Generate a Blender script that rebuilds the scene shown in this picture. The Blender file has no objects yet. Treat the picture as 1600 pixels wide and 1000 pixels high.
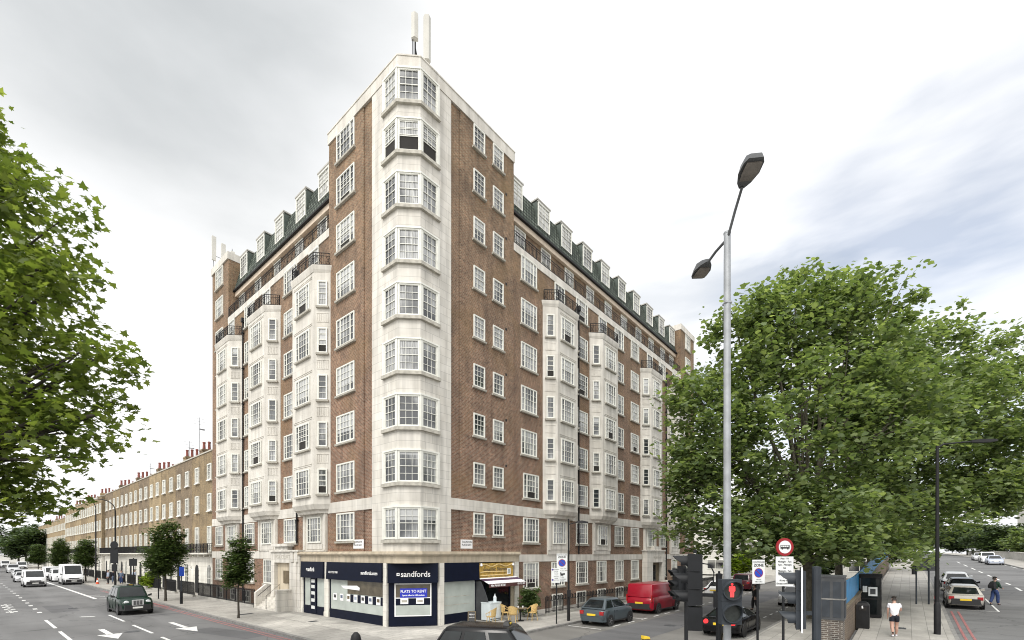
import bpy, bmesh, math, random
import numpy as np
from mathutils import Vector, Matrix, Euler
random.seed(7)
rng = np.random.default_rng(11)
PI = math.pi
scene = bpy.context.scene
COL = scene.collection

# ------------------------------------------------------------------ camera, sky, sun, exposure
cam_d = bpy.data.cameras.new("camera")
cam = bpy.data.objects.new("camera", cam_d)
COL.objects.link(cam)
cam.location = (0, 0, 3.9)
cam.rotation_euler = (math.radians(90), 0, 0)
cam_d.sensor_width = 36
cam_d.lens = 16.38
cam_d.shift_y = 0.2284
cam_d.clip_start = 0.1
cam_d.clip_end = 3000
scene.camera = cam
scene.view_settings.view_transform = 'Standard'
scene.view_settings.look = 'None'
scene.view_settings.exposure = 0.15
scene.view_settings.gamma = 1
scene.cycles.filter_width = 1.05

SUN_EL, SUN_AZ = math.radians(50), math.radians(205)     # azimuth clockwise from +Y: behind the camera, slightly to its left
sun_d = bpy.data.lights.new("sun", 'SUN')
sun_d.energy = 1.5
sun_d.angle = math.radians(14)
sun_d.color = (1.0, 0.96, 0.9)
sun = bpy.data.objects.new("sun", sun_d)
COL.objects.link(sun)
sdir = Vector((math.sin(SUN_AZ) * math.cos(SUN_EL), math.cos(SUN_AZ) * math.cos(SUN_EL), math.sin(SUN_EL)))
sun.rotation_euler = sdir.to_track_quat('Z', 'Y').to_euler()
sun.location = sdir * 100


def build_world():
    w = bpy.data.worlds.new("World")
    scene.world = w
    w.use_nodes = True
    nt = w.node_tree
    nt.nodes.clear()
    N = lambda t, **k: _node(nt, t, **k)
    out = N('ShaderNodeOutputWorld')
    tc = N('ShaderNodeTexCoord')
    sky = N('ShaderNodeTexSky', sky_type='NISHITA', sun_disc=False, sun_elevation=SUN_EL, sun_rotation=SUN_AZ)
    bg1 = N('ShaderNodeBackground')
    bg1.inputs['Strength'].default_value = 0.15
    nt.links.new(sky.outputs[0], bg1.inputs['Color'])
    # clouds: noise over the direction, stretched into banks
    mp = N('ShaderNodeMapping')
    mp.inputs['Scale'].default_value = (1.0, 1.0, 2.2)
    nt.links.new(tc.outputs['Generated'], mp.inputs['Vector'])
    n1 = N('ShaderNodeTexNoise')
    n1.inputs['Scale'].default_value = 1.7
    n1.inputs['Detail'].default_value = 7
    n1.inputs['Roughness'].default_value = 0.5
    n1.inputs['Distortion'].default_value = 0.25
    nt.links.new(mp.outputs[0], n1.inputs['Vector'])

    def blob(d, lo, hi, k=0.42):
        """1 near the direction d, 0 away from it, its edge broken up by the noise"""
        d = Vector(d).normalized()
        vm = N('ShaderNodeVectorMath', operation='DOT_PRODUCT')
        vm.inputs[1].default_value = d
        nrm = N('ShaderNodeVectorMath', operation='NORMALIZE')
        nt.links.new(tc.outputs['Generated'], nrm.inputs[0])
        nt.links.new(nrm.outputs[0], vm.inputs[0])
        a = N('ShaderNodeMath', operation='MULTIPLY_ADD')
        a.inputs[1].default_value = k
        nt.links.new(n1.outputs['Fac'], a.inputs[0])
        nt.links.new(vm.outputs['Value'], a.inputs[2])
        mr = N('ShaderNodeMapRange', interpolation_type='SMOOTHSTEP')
        mr.inputs['From Min'].default_value = lo
        mr.inputs['From Max'].default_value = hi
        nt.links.new(a.outputs[0], mr.inputs['Value'])
        return mr.outputs['Result']

    def mix(fac, a, b):
        m = N('ShaderNodeMix', data_type='RGBA')
        nt.links.new(fac, m.inputs['Factor'])
        for s, v in ((6, a), (7, b)):
            if isinstance(v, tuple):
                m.inputs[s].default_value = (*v, 1)
            else:
                nt.links.new(v, m.inputs[s])
        return m.outputs[2]
    base = N('ShaderNodeValToRGB')
    base.color_ramp.elements[0].position = 0.36
    base.color_ramp.elements[0].color = (0.95, 0.96, 0.98, 1)
    base.color_ramp.elements[1].position = 0.58
    base.color_ramp.elements[1].color = (1.15, 1.15, 1.15, 1)
    nt.links.new(n1.outputs['Fac'], base.inputs['Fac'])
    c = base.outputs['Color']
    c = mix(blob(sdir, 0.7, 1.25), c, (2.7, 2.65, 2.55))                  # the sun behind the cloud
    c = mix(blob((0, 0, 1), 0.98, 1.22), c, (2.3, 2.3, 2.3))                  # overcast sky is brightest overhead
    c = mix(blob((-0.85, 1.0, 1.50), 1.0, 1.12, 0.2), c, (0.55, 0.575, 0.59))      # the grey bank over the left street
    c = mix(blob((0.22, 1.0, 0.66), 1.185, 1.24), c, (0.80, 0.83, 0.87))
    bg2 = N('ShaderNodeBackground')
    nt.links.new(c, bg2.inputs['Color'])
    bg2.inputs['Strength'].default_value = 1.0
    gap = blob((1.25, 1.0, 0.62), 1.1, 1.22)                                 # thinner cloud, blue showing through
    wv = N('ShaderNodeTexNoise')
    wv.inputs['Scale'].default_value = 4.0
    wv.inputs['Detail'].default_value = 5
    mp2 = N('ShaderNodeMapping')
    mp2.inputs['Rotation'].default_value = (0.3, 0.5, 0.2)
    mp2.inputs['Scale'].default_value = (0.6, 1.0, 3.5)
    nt.links.new(tc.outputs['Generated'], mp2.inputs['Vector'])
    nt.links.new(mp2.outputs[0], wv.inputs['Vector'])
    mr = N('ShaderNodeMapRange')
    mr.inputs['From Min'].default_value = 0.38
    mr.inputs['From Max'].default_value = 0.62
    mr.inputs['To Min'].default_value = 0.6
    mr.inputs['To Max'].default_value = 0.2
    nt.links.new(wv.outputs['Fac'], mr.inputs['Value'])
    mm = N('ShaderNodeMath', operation='MULTIPLY')
    nt.links.new(gap, mm.inputs[0])
    nt.links.new(mr.outputs[0], mm.inputs[1])
    ms = N('ShaderNodeMixShader')
    nt.links.new(mm.outputs[0], ms.inputs['Fac'])
    nt.links.new(bg2.outputs[0], ms.inputs[1])
    nt.links.new(bg1.outputs[0], ms.inputs[2])
    nt.links.new(ms.outputs[0], out.inputs['Surface'])


def _node(nt, t, **k):
    n = nt.nodes.new(t)
    for a, v in k.items():
        setattr(n, a, v)
    return n


build_world()

# ------------------------------------------------------------------ materials
def new_mat(name):
    m = bpy.data.materials.new(name)
    m.use_nodes = True
    nt = m.node_tree
    return m, nt, nt.nodes['Principled BSDF']


def lk(nt, a, b):
    nt.links.new(a, b)


def noise_fac(nt, scale, detail=4, coord='Object', stretch=(1, 1, 1)):
    tc = _node(nt, 'ShaderNodeTexCoord')
    mp = _node(nt, 'ShaderNodeMapping')
    mp.inputs['Scale'].default_value = stretch
    lk(nt, tc.outputs[coord], mp.inputs['Vector'])
    n = _node(nt, 'ShaderNodeTexNoise')
    n.inputs['Scale'].default_value = scale
    n.inputs['Detail'].default_value = detail
    lk(nt, mp.outputs[0], n.inputs['Vector'])
    return n.outputs['Fac']


def ramp(nt, fac, stops):
    r = _node(nt, 'ShaderNodeValToRGB')
    el = r.color_ramp.elements
    while len(el) < len(stops):
        el.new(0.5)
    for e, (p, c) in zip(el, stops):
        e.position = p
        e.color = (*c, 1) if len(c) == 3 else c
    lk(nt, fac, r.inputs['Fac'])
    return r.outputs['Color']


def mul(nt, a, b, fac=1.0):
    m = _node(nt, 'ShaderNodeMix', data_type='RGBA', blend_type='MULTIPLY')
    m.inputs['Factor'].default_value = fac
    lk(nt, a, m.inputs[6])
    lk(nt, b, m.inputs[7])
    return m.outputs[2]


def mixc(nt, fac, a, b):
    m = _node(nt, 'ShaderNodeMix', data_type='RGBA')
    if isinstance(fac, float):
        m.inputs['Factor'].default_value = fac
    else:
        lk(nt, fac, m.inputs['Factor'])
    for s, v in ((6, a), (7, b)):
        if isinstance(v, tuple):
            m.inputs[s].default_value = (*v, 1)
        else:
            lk(nt, v, m.inputs[s])
    return m.outputs[2]


def plain(name, col, rough=0.6, metal=0.0, vary=0.12, scale=3.0, coat=0.0, spec=0.5, emit=None):
    m, nt, b = new_mat(name)
    f = noise_fac(nt, scale, 5)
    lo = tuple(c * (1 - vary) for c in col)
    hi = tuple(min(1, c * (1 + vary)) for c in col)
    lk(nt, ramp(nt, f, [(0.3, lo), (0.7, hi)]), b.inputs['Base Color'])
    b.inputs['Roughness'].default_value = rough
    b.inputs['Metallic'].default_value = metal
    b.inputs['Specular IOR Level'].default_value = spec
    b.inputs['Coat Weight'].default_value = coat
    b.inputs['Coat Roughness'].default_value = 0.04
    if emit:
        b.inputs['Emission Color'].default_value = (*emit[0], 1)
        b.inputs['Emission Strength'].default_value = emit[1]
    return m


def wall_uv(nt):
    """brickwork coordinates: along the wall, up the wall"""
    tc = _node(nt, 'ShaderNodeTexCoord')
    sx = _node(nt, 'ShaderNodeSeparateXYZ')
    lk(nt, tc.outputs['Object'], sx.inputs[0])
    ad = _node(nt, 'ShaderNodeMath', operation='ADD')
    lk(nt, sx.outputs['X'], ad.inputs[0])
    lk(nt, sx.outputs['Y'], ad.inputs[1])
    cb = _node(nt, 'ShaderNodeCombineXYZ')
    lk(nt, ad.outputs[0], cb.inputs['X'])
    lk(nt, sx.outputs['Z'], cb.inputs['Y'])
    return cb.outputs[0], sx.outputs['Z']


def brick(name, c1, c2, mortar, bw=0.225, bh=0.075, ms=0.012, patch=None, rough=0.85, up=None, bump=0.3):
    m, nt, b = new_mat(name)
    uv, z = wall_uv(nt)
    t = _node(nt, 'ShaderNodeTexBrick')
    lk(nt, uv, t.inputs['Vector'])
    t.inputs['Color1'].default_value = (*c1, 1)
    t.inputs['Color2'].default_value = (*c2, 1)
    t.inputs['Mortar'].default_value = (*mortar, 1)
    t.inputs['Scale'].default_value = 1.0
    t.inputs['Mortar Size'].default_value = ms
    t.inputs['Brick Width'].default_value = bw
    t.inputs['Row Height'].default_value = bh
    t.inputs['Bias'].default_value = -0.1
    f = noise_fac(nt, 0.55, 6)
    c = mul(nt, t.outputs['Color'], ramp(nt, f, [(0.28, (0.72, 0.72, 0.72)), (0.72, (1.18, 1.16, 1.12))]))
    f3 = noise_fac(nt, 2.2, 4, stretch=(1, 1, 0.18))
    c = mul(nt, c, ramp(nt, f3, [(0.3, (0.78, 0.78, 0.79)), (0.6, (1.07, 1.06, 1.05))]))
    f4 = noise_fac(nt, 7.0, 6)
    c = mul(nt, c, ramp(nt, f4, [(0.32, (0.74, 0.74, 0.75)), (0.68, (1.2, 1.19, 1.17))]))
    if patch:
        f2 = noise_fac(nt, patch[1], 3)
        c = mixc(nt, ramp(nt, f2, [(0.5, (0, 0, 0)), (0.7, (patch[2],) * 3)]), c, patch[0])
    if up:
        mr = _node(nt, 'ShaderNodeMapRange')
        mr.inputs['From Min'].default_value = up[0]
        mr.inputs['From Max'].default_value = up[1]
        lk(nt, z, mr.inputs['Value'])
        t2 = ramp(nt, mr.outputs[0], [(0, (1, 1, 1)), (1, up[2])])
        c = mul(nt, c, t2)
    lk(nt, c, b.inputs['Base Color'])
    b.inputs['Roughness'].default_value = rough
    b.inputs['Specular IOR Level'].default_value = 0.25
    bp = _node(nt, 'ShaderNodeBump')
    bp.inputs['Strength'].default_value = bump
    bp.inputs['Distance'].default_value = 0.01
    lk(nt, t.outputs['Fac'], bp.inputs['Height'])
    bp.invert = True
    lk(nt, bp.outputs[0], b.inputs['Normal'])
    return m


def stone(name, col, bw=0.95, bh=0.44, joint=0.72, rough=0.75, streak=0.2, jm=0.012):
    m, nt, b = new_mat(name)
    uv, z = wall_uv(nt)
    t = _node(nt, 'ShaderNodeTexBrick')
    lk(nt, uv, t.inputs['Vector'])
    t.inputs['Color1'].default_value = (*[c * 0.95 for c in col], 1)
    t.inputs['Color2'].default_value = (*[min(1, c * 1.04) for c in col], 1)
    t.inputs['Mortar'].default_value = (*[c * joint for c in col], 1)
    t.inputs['Scale'].default_value = 1.0
    t.inputs['Mortar Size'].default_value = jm
    t.inputs['Brick Width'].default_value = bw
    t.inputs['Row Height'].default_value = bh
    f = noise_fac(nt, 1.1, 7)
    c = mul(nt, t.outputs['Color'], ramp(nt, f, [(0.3, (0.88, 0.87, 0.85)), (0.65, (1.03, 1.03, 1.03))]))
    f2 = noise_fac(nt, 3.0, 5, stretch=(1, 1, 0.08))
    c = mul(nt, c, ramp(nt, f2, [(0.3, (1 - streak,) * 3), (0.6, (1, 1, 1))]))
    lk(nt, c, b.inputs['Base Color'])
    b.inputs['Roughness'].default_value = rough
    b.inputs['Specular IOR Level'].default_value = 0.3
    return m


def pane_mat(name, dark, light, split=0.5, gloss=0.06):
    """window glass over a dark room with, from window to window, more or less net curtain and blind behind it"""
    m, nt, b = new_mat(name)
    oi = _node(nt, 'ShaderNodeObjectInfo')
    tc = _node(nt, 'ShaderNodeTexCoord')
    sx = _node(nt, 'ShaderNodeSeparateXYZ')
    lk(nt, tc.outputs['Object'], sx.inputs[0])
    # curtain folds
    w = _node(nt, 'ShaderNodeTexNoise')
    w.inputs['Scale'].default_value = 9.0
    mp = _node(nt, 'ShaderNodeMapping')
    mp.inputs['Scale'].default_value = (1.6, 1.6, 0.12)
    ad = _node(nt, 'ShaderNodeVectorMath', operation='ADD')
    sc = _node(nt, 'ShaderNodeVectorMath', operation='SCALE')
    cb = _node(nt, 'ShaderNodeCombineXYZ')
    lk(nt, oi.outputs['Random'], cb.inputs[0])
    lk(nt, oi.outputs['Random'], cb.inputs[2])
    lk(nt, cb.outputs[0], sc.inputs[0])
    sc.inputs['Scale'].default_value = 37.0
    lk(nt, tc.outputs['Object'], ad.inputs[0])
    lk(nt, sc.outputs[0], ad.inputs[1])
    lk(nt, ad.outputs[0], mp.inputs['Vector'])
    lk(nt, mp.outputs[0], w.inputs['Vector'])
    folds = ramp(nt, w.outputs['Fac'], [(0.36, tuple(c * 0.35 for c in light)), (0.62, light)])
    # a second slow noise decides what this storey's window shows
    n2 = _node(nt, 'ShaderNodeTexNoise')
    n2.inputs['Scale'].default_value = 0.55
    n2.inputs['Detail'].default_value = 0
    lk(nt, ad.outputs[0], n2.inputs['Vector'])
    amount = ramp(nt, n2.outputs['Fac'], [(split - 0.1, (0.0, 0, 0)), (split + 0.12, (0.85, 0.85, 0.85))])
    c = mixc(nt, amount, dark, folds)
    # a blind drawn down to a height of its own
    th = _node(nt, 'ShaderNodeMapRange')
    th.inputs['To Min'].default_value = 0.35
    th.inputs['To Max'].default_value = 3.6
    lk(nt, oi.outputs['Random'], th.inputs['Value'])
    gt = _node(nt, 'ShaderNodeMath', operation='GREATER_THAN')
    lk(nt, sx.outputs['Z'], gt.inputs[0])
    lk(nt, th.outputs[0], gt.inputs[1])
    bl = ramp(nt, gt.outputs[0], [(0.0, (0, 0, 0)), (1.0, (0.8, 0.8, 0.8))])
    c = mixc(nt, bl, c, tuple(x * 0.92 for x in light))
    lk(nt, c, b.inputs['Base Color'])
    b.inputs['Roughness'].default_value = gloss
    b.inputs['Specular IOR Level'].default_value = 0.9
    return m


def leaf_mat(name, c1, c2, c3, trans=0.35):
    m, nt, b = new_mat(name)
    f = noise_fac(nt, 1.1, 3)
    geo = _node(nt, 'ShaderNodeNewGeometry')
    r = ramp(nt, geo.outputs['Random Per Island'], [(0.0, c1), (0.55, c2), (1.0, c3)])
    c = mul(nt, r, ramp(nt, f, [(0.32, (0.66, 0.70, 0.68)), (0.68, (1.25, 1.22, 1.15))]))
    lk(nt, c, b.inputs['Base Color'])
    b.inputs['Roughness'].default_value = 0.55
    b.inputs['Specular IOR Level'].default_value = 0.35
    tr = _node(nt, 'ShaderNodeBsdfTranslucent')
    hs = _node(nt, 'ShaderNodeMix', data_type='RGBA', blend_type='MULTIPLY')
    hs.inputs['Factor'].default_value = 1
    lk(nt, c, hs.inputs[6])
    hs.inputs[7].default_value = (1.6, 1.7, 0.8, 1)
    lk(nt, hs.outputs[2], tr.inputs['Color'])
    ms = _node(nt, 'ShaderNodeMixShader')
    ms.inputs['Fac'].default_value = trans
    lk(nt, b.outputs[0], ms.inputs[1])
    lk(nt, tr.outputs[0], ms.inputs[2])
    lk(nt, ms.outputs[0], nt.nodes['Material Output'].inputs['Surface'])
    return m


def asphalt_mat(name, col, patch=0.85):
    m, nt, b = new_mat(name)
    f1 = noise_fac(nt, 60.0, 3)
    f2 = noise_fac(nt, 0.18, 5)
    f3 = noise_fac(nt, 0.9, 5, stretch=(1, 0.2, 1))
    c = ramp(nt, f1, [(0.25, tuple(x * 0.8 for x in col)), (0.75, tuple(x * 1.2 for x in col))])
    c = mul(nt, c, ramp(nt, f2, [(0.35, (patch,) * 3), (0.65, (1.1, 1.1, 1.1))]))
    c = mul(nt, c, ramp(nt, f3, [(0.35, (0.88, 0.88, 0.88)), (0.65, (1.06, 1.06, 1.06))]))
    vo = _node(nt, 'ShaderNodeTexVoronoi', feature='DISTANCE_TO_EDGE')
    vo.inputs['Scale'].default_value = 0.22
    tc = _node(nt, 'ShaderNodeTexCoord')
    dn = _node(nt, 'ShaderNodeTexNoise')
    dn.inputs['Scale'].default_value = 1.3
    dn.inputs['Detail'].default_value = 4
    lk(nt, tc.outputs['Object'], dn.inputs['Vector'])
    va = _node(nt, 'ShaderNodeVectorMath', operation='MULTIPLY_ADD')
    va.inputs[1].default_value = (1.1, 1.1, 0)
    lk(nt, dn.outputs['Color'], va.inputs[0])
    lk(nt, tc.outputs['Object'], va.inputs[2])
    lk(nt, va.outputs[0], vo.inputs['Vector'])
    c = mul(nt, c, ramp(nt, vo.outputs['Distance'], [(0.0, (0.62, 0.62, 0.62)), (0.006, (0.8, 0.8, 0.8)), (0.012, (1, 1, 1))]))
    f5 = noise_fac(nt, 0.35, 2, stretch=(1, 0.12, 1))
    c = mul(nt, c, ramp(nt, f5, [(0.40, (0.86, 0.86, 0.86)), (0.46, (1.03, 1.03, 1.03))]))
    lk(nt, c, b.inputs['Base Color'])
    b.inputs['Roughness'].default_value = 0.9
    b.inputs['Specular IOR Level'].default_value = 0.25
    return m


def slab_mat(name, col, bw=0.9, bh=0.6):
    m, nt, b = new_mat(name)
    tc = _node(nt, 'ShaderNodeTexCoord')
    t = _node(nt, 'ShaderNodeTexBrick')
    lk(nt, tc.outputs['Object'], t.inputs['Vector'])
    t.inputs['Color1'].default_value = (*[c * 0.88 for c in col], 1)
    t.inputs['Color2'].default_value = (*[c * 1.08 for c in col], 1)
    t.inputs['Mortar'].default_value = (*[c * 0.55 for c in col], 1)
    t.inputs['Scale'].default_value = 1.0
    t.inputs['Mortar Size'].default_value = 0.012
    t.inputs['Brick Width'].default_value = bw
    t.inputs['Row Height'].default_value = bh
    f = noise_fac(nt, 0.5, 6)
    c = mul(nt, t.outputs['Color'], ramp(nt, f, [(0.3, (0.78, 0.78, 0.78)), (0.7, (1.12, 1.12, 1.12))]))
    f2 = noise_fac(nt, 9.0, 4)
    c = mul(nt, c, ramp(nt, f2, [(0.3, (0.9, 0.9, 0.9)), (0.7, (1.06, 1.06, 1.06))]))
    lk(nt, c, b.inputs['Base Color'])
    b.inputs['Roughness'].default_value = 0.85
    return m


def paint_mat(name, col):
    m, nt, b = new_mat(name)
    f = noise_fac(nt, 14.0, 5)
    lk(nt, ramp(nt, f, [(0.36, tuple(c * 0.55 for c in col)), (0.55, col)]), b.inputs['Base Color'])
    b.inputs['Roughness'].default_value = 0.7
    return m


def car_paint(name, col, metal=0.0):
    return plain(name, col, 0.3, metal, vary=0.05, scale=2.0, coat=0.22, spec=0.35)


M = {}
M['brick'] = brick('brown_brick', (0.256, 0.138, 0.095), (0.142, 0.075, 0.054), (0.29, 0.25, 0.20), patch=((0.24, 0.15, 0.06), 0.33, 0.3), up=(10, 27, (0.94, 0.99, 0.90)))
M['brick_terrace'] = brick('stock_brick', (0.30, 0.215, 0.115), (0.19, 0.138, 0.078), (0.30, 0.26, 0.19), patch=((0.10, 0.08, 0.055), 0.5, 0.55))
M['brick_terrace_b'] = brick('dark_stock_brick', (0.235, 0.175, 0.11), (0.155, 0.115, 0.075), (0.26, 0.22, 0.17), patch=((0.08, 0.065, 0.05), 0.6, 0.6))
M['brick_terrace_c'] = brick('pale_stock_brick', (0.38, 0.29, 0.175), (0.27, 0.21, 0.13), (0.36, 0.3, 0.2))
M['brick_pier'] = brick('pier_brick', (0.12, 0.10, 0.085), (0.075, 0.066, 0.06), (0.3, 0.29, 0.27), bump=0.6)
M['brick_wall'] = brick('boundary_brick', (0.16, 0.11, 0.075), (0.11, 0.08, 0.06), (0.22, 0.2, 0.17))
M['stone'] = stone('portland_stone', (0.67, 0.645, 0.595), joint=0.72, jm=0.012, streak=0.26)
M['stone_plain'] = stone('smooth_stone', (0.65, 0.625, 0.575), 1.6, 2.2, 0.85, streak=0.24)
M['stone_shop'] = stone('bath_stone', (0.56, 0.49, 0.38), 2.2, 3.0, 0.8, streak=0.3)
M['sill'] = plain('weathered_stone', (0.42, 0.40, 0.35), 0.8, vary=0.25, scale=4)
M['stucco'] = stone('white_stucco', (0.74, 0.72, 0.66), 1.3, 0.45, 0.8)
M['cream'] = plain('cream_render', (0.60, 0.50, 0.40), 0.7, vary=0.1)
M['white'] = plain('white_gloss_paint', (0.72, 0.72, 0.665), 0.45, vary=0.06)
M['pane'] = pane_mat('window_glass', (0.035, 0.04, 0.045), (0.52, 0.53, 0.53), 0.49)
M['pane_dark'] = pane_mat('dark_window_glass', (0.02, 0.022, 0.025), (0.3, 0.3, 0.28), 0.6)
M['pane_bright'] = pane_mat('blind_window_glass', (0.16, 0.16, 0.16), (0.70, 0.70, 0.67), 0.42, 0.15)
M['room'] = plain('dark_room', (0.02, 0.018, 0.016), 0.9)
M['tile'] = brick('green_roof_tile', (0.15, 0.18, 0.155), (0.05, 0.068, 0.055), (0.02, 0.026, 0.022), bw=0.3, bh=0.28, ms=0.05, bump=0.9)
M['tile_side'] = plain('dark_lead', (0.065, 0.085, 0.072), 0.6, vary=0.3)
M['lead'] = plain('lead_cap', (0.40, 0.39, 0.36), 0.6, vary=0.15)
M['iron'] = plain('black_iron', (0.011, 0.011, 0.012), 0.6, vary=0.3, spec=0.3)
M['navy'] = plain('navy_paint', (0.0035, 0.006, 0.018), 0.5, vary=0.15, spec=0.15)
M['lettering'] = plain('white_lettering', (0.82, 0.82, 0.82), 0.5, vary=0.02)
M['black_ink'] = plain('black_ink', (0.03, 0.03, 0.03), 0.6)
M['blue_sign'] = plain('blue_sign', (0.015, 0.03, 0.42), 0.35, vary=0.05)
M['traffic_blue'] = plain('traffic_blue', (0.01, 0.06, 0.42), 0.35, vary=0.05)
M['traffic_red'] = plain('traffic_red', (0.26, 0.006, 0.012), 0.4, vary=0.08)
M['sign_face'] = plain('sign_face', (0.66, 0.68, 0.68), 0.4, vary=0.06)
M['interior'] = plain('frosted_panel', (0.42, 0.46, 0.43), 0.25, vary=0.12, scale=1.5, spec=0.8)
M['interior_dark'] = plain('shop_interior', (0.10, 0.085, 0.06), 0.12, vary=0.5, scale=1.6, spec=0.9)
M['asphalt'] = asphalt_mat('asphalt', (0.15, 0.15, 0.15))
M['asphalt_side'] = asphalt_mat('worn_asphalt', (0.155, 0.15, 0.14))
M['asphalt_dark'] = asphalt_mat('patched_asphalt', (0.115, 0.115, 0.118))
M['slab'] = slab_mat('paving_slab', (0.35, 0.335, 0.305))
M['slab_light'] = slab_mat('new_paving_slab', (0.46, 0.44, 0.40), 0.6, 0.45)
M['kerb'] = plain('granite_kerb', (0.19, 0.185, 0.175), 0.8, vary=0.3, scale=5)
M['line_white'] = paint_mat('white_road_paint', (0.72, 0.72, 0.70))
M['line_red'] = paint_mat('red_road_paint', (0.33, 0.13, 0.125))
M['galv'] = plain('galvanised_steel', (0.30, 0.315, 0.33), 0.5, 0.3, vary=0.15, scale=6)
M['grey_box'] = plain('grey_cabinet', (0.045, 0.048, 0.052), 0.6, vary=0.25)
M['signal_black'] = plain('signal_black', (0.010, 0.011, 0.013), 0.6, vary=0.25, spec=0.3)
M['signal_grey'] = plain('signal_grey', (0.030, 0.036, 0.044), 0.55, vary=0.2, spec=0.35)
M['lens_milky'] = plain('dusty_lamp_lens', (0.20, 0.18, 0.16), 0.3, vary=0.2, scale=8)
M['lamp_grey'] = plain('lamp_housing', (0.085, 0.09, 0.095), 0.5, vary=0.15)
M['lens_dark'] = plain('unlit_lens', (0.025, 0.03, 0.028), 0.25, vary=0.3, scale=25)
M['red_lit'] = plain('lit_red_figure', (0.8, 0.05, 0.05), 0.4, emit=((1.0, 0.055, 0.06), 1.0))
M['tyre'] = plain('tyre_rubber', (0.016, 0.016, 0.017), 0.85, vary=0.2)
M['alloy'] = plain('alloy_rim', (0.50, 0.50, 0.51), 0.3, 0.7, vary=0.15)
M['car_glass'] = plain('car_glass', (0.012, 0.015, 0.016), 0.03, vary=0.5, scale=1.5, spec=0.3)
M['plastic'] = plain('black_plastic', (0.02, 0.02, 0.021), 0.55, vary=0.2)
M['chrome'] = plain('chrome', (0.75, 0.75, 0.75), 0.3, 0.6, vary=0.05)
M['headlamp'] = plain('headlamp_glass', (0.6, 0.62, 0.63), 0.12, vary=0.15, scale=20, coat=0.6)
M['tail_red'] = plain('tail_lamp', (0.35, 0.01, 0.012), 0.2, vary=0.15, coat=0.5)
M['brake_lit'] = plain('lit_brake_lamp', (0.8, 0.03, 0.03), 0.3, emit=((1.0, 0.03, 0.04), 0.9))
M['plate_white'] = plain('white_plate', (0.75, 0.75, 0.72), 0.4)
M['plate_yellow'] = plain('yellow_plate', (0.72, 0.50, 0.03), 0.4)
M['bark'] = plain('plane_bark', (0.11, 0.10, 0.075), 0.9, vary=0.4, scale=5)
M['bark_dark'] = plain('dark_bark', (0.05, 0.043, 0.034), 0.9, vary=0.35, scale=8)
M['leaf_near'] = leaf_mat('near_plane_leaf', (0.088, 0.125, 0.03), (0.132, 0.172, 0.042), (0.20, 0.24, 0.065), 0.46)
M['leaf_plane'] = leaf_mat('plane_leaf', (0.10, 0.142, 0.066), (0.165, 0.215, 0.10), (0.26, 0.31, 0.15), 0.44)
M['leaf_street'] = leaf_mat('street_tree_leaf', (0.045, 0.075, 0.022), (0.07, 0.11, 0.033), (0.11, 0.15, 0.05), 0.28)
M['leaf_lime'] = leaf_mat('lime_leaf', (0.14, 0.20, 0.02), (0.2, 0.28, 0.03), (0.27, 0.34, 0.05), 0.35)
M['leaf_far'] = leaf_mat('far_leaf', (0.04, 0.065, 0.03), (0.06, 0.09, 0.038), (0.085, 0.12, 0.05), 0.28)
M['hoarding'] = plain('blue_hoarding', (0.02, 0.17, 0.36), 0.5, vary=0.25, scale=1.2)
M['timber'] = plain('weathered_timber', (0.13, 0.10, 0.06), 0.8, vary=0.3)
M['wicker'] = plain('cane_wicker', (0.50, 0.35, 0.14), 0.6, vary=0.3, scale=30)
M['gold'] = plain('gilded_sign', (0.42, 0.27, 0.06), 0.4, vary=0.5, scale=4)
M['gold_light'] = plain('gilded_highlight', (0.72, 0.55, 0.25), 0.4, vary=0.2, scale=6)
M['purple'] = plain('purple_canvas', (0.07, 0.035, 0.075), 0.8, vary=0.15)
M['maroon'] = plain('maroon_canvas', (0.09, 0.035, 0.035), 0.8, vary=0.15)
M['cloth_white'] = plain('white_cotton', (0.78, 0.76, 0.80), 0.85, vary=0.06, scale=9)
M['cloth_navy'] = plain('navy_cotton', (0.008, 0.009, 0.018), 0.85, vary=0.25, scale=9)
M['cloth_green'] = plain('dark_green_fleece', (0.012, 0.04, 0.024), 0.9, vary=0.25, scale=9)
M['cloth_denim'] = plain('blue_denim', (0.02, 0.04, 0.12), 0.85, vary=0.25, scale=12)
M['cloth_black'] = plain('black_cloth', (0.012, 0.012, 0.014), 0.85, vary=0.25)
M['cloth_pale'] = plain('pale_blue_cloth', (0.30, 0.34, 0.42), 0.85, vary=0.15)
M['cloth_grey'] = plain('grey_blue_cloth', (0.10, 0.13, 0.19), 0.85, vary=0.15)
M['skin'] = plain('skin', (0.42, 0.25, 0.19), 0.55, vary=0.06, scale=12)
M['hair'] = plain('dark_hair', (0.022, 0.016, 0.012), 0.75, vary=0.3, scale=30)
M['eye'] = plain('eye', (0.05, 0.04, 0.035), 0.2)
M['cone_red'] = plain('cone_orange', (0.6, 0.09, 0.03), 0.5)
M['pot_red'] = plain('clay_pot', (0.22, 0.075, 0.06), 0.8, vary=0.25)
M['pot_buff'] = plain('buff_pot', (0.34, 0.24, 0.16), 0.8, vary=0.25)
M['fridge'] = plain('pale_cabinet', (0.60, 0.66, 0.68), 0.35, vary=0.05)
M['red_paint'] = car_paint('red_car_paint', (0.27, 0.004, 0.017))
M['far_wall'] = plain('far_render', (0.55, 0.54, 0.50), 0.8, vary=0.1, scale=0.6)
M['conc'] = plain('grey_concrete', (0.34, 0.33, 0.30), 0.85, vary=0.2, scale=1.5)

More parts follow.
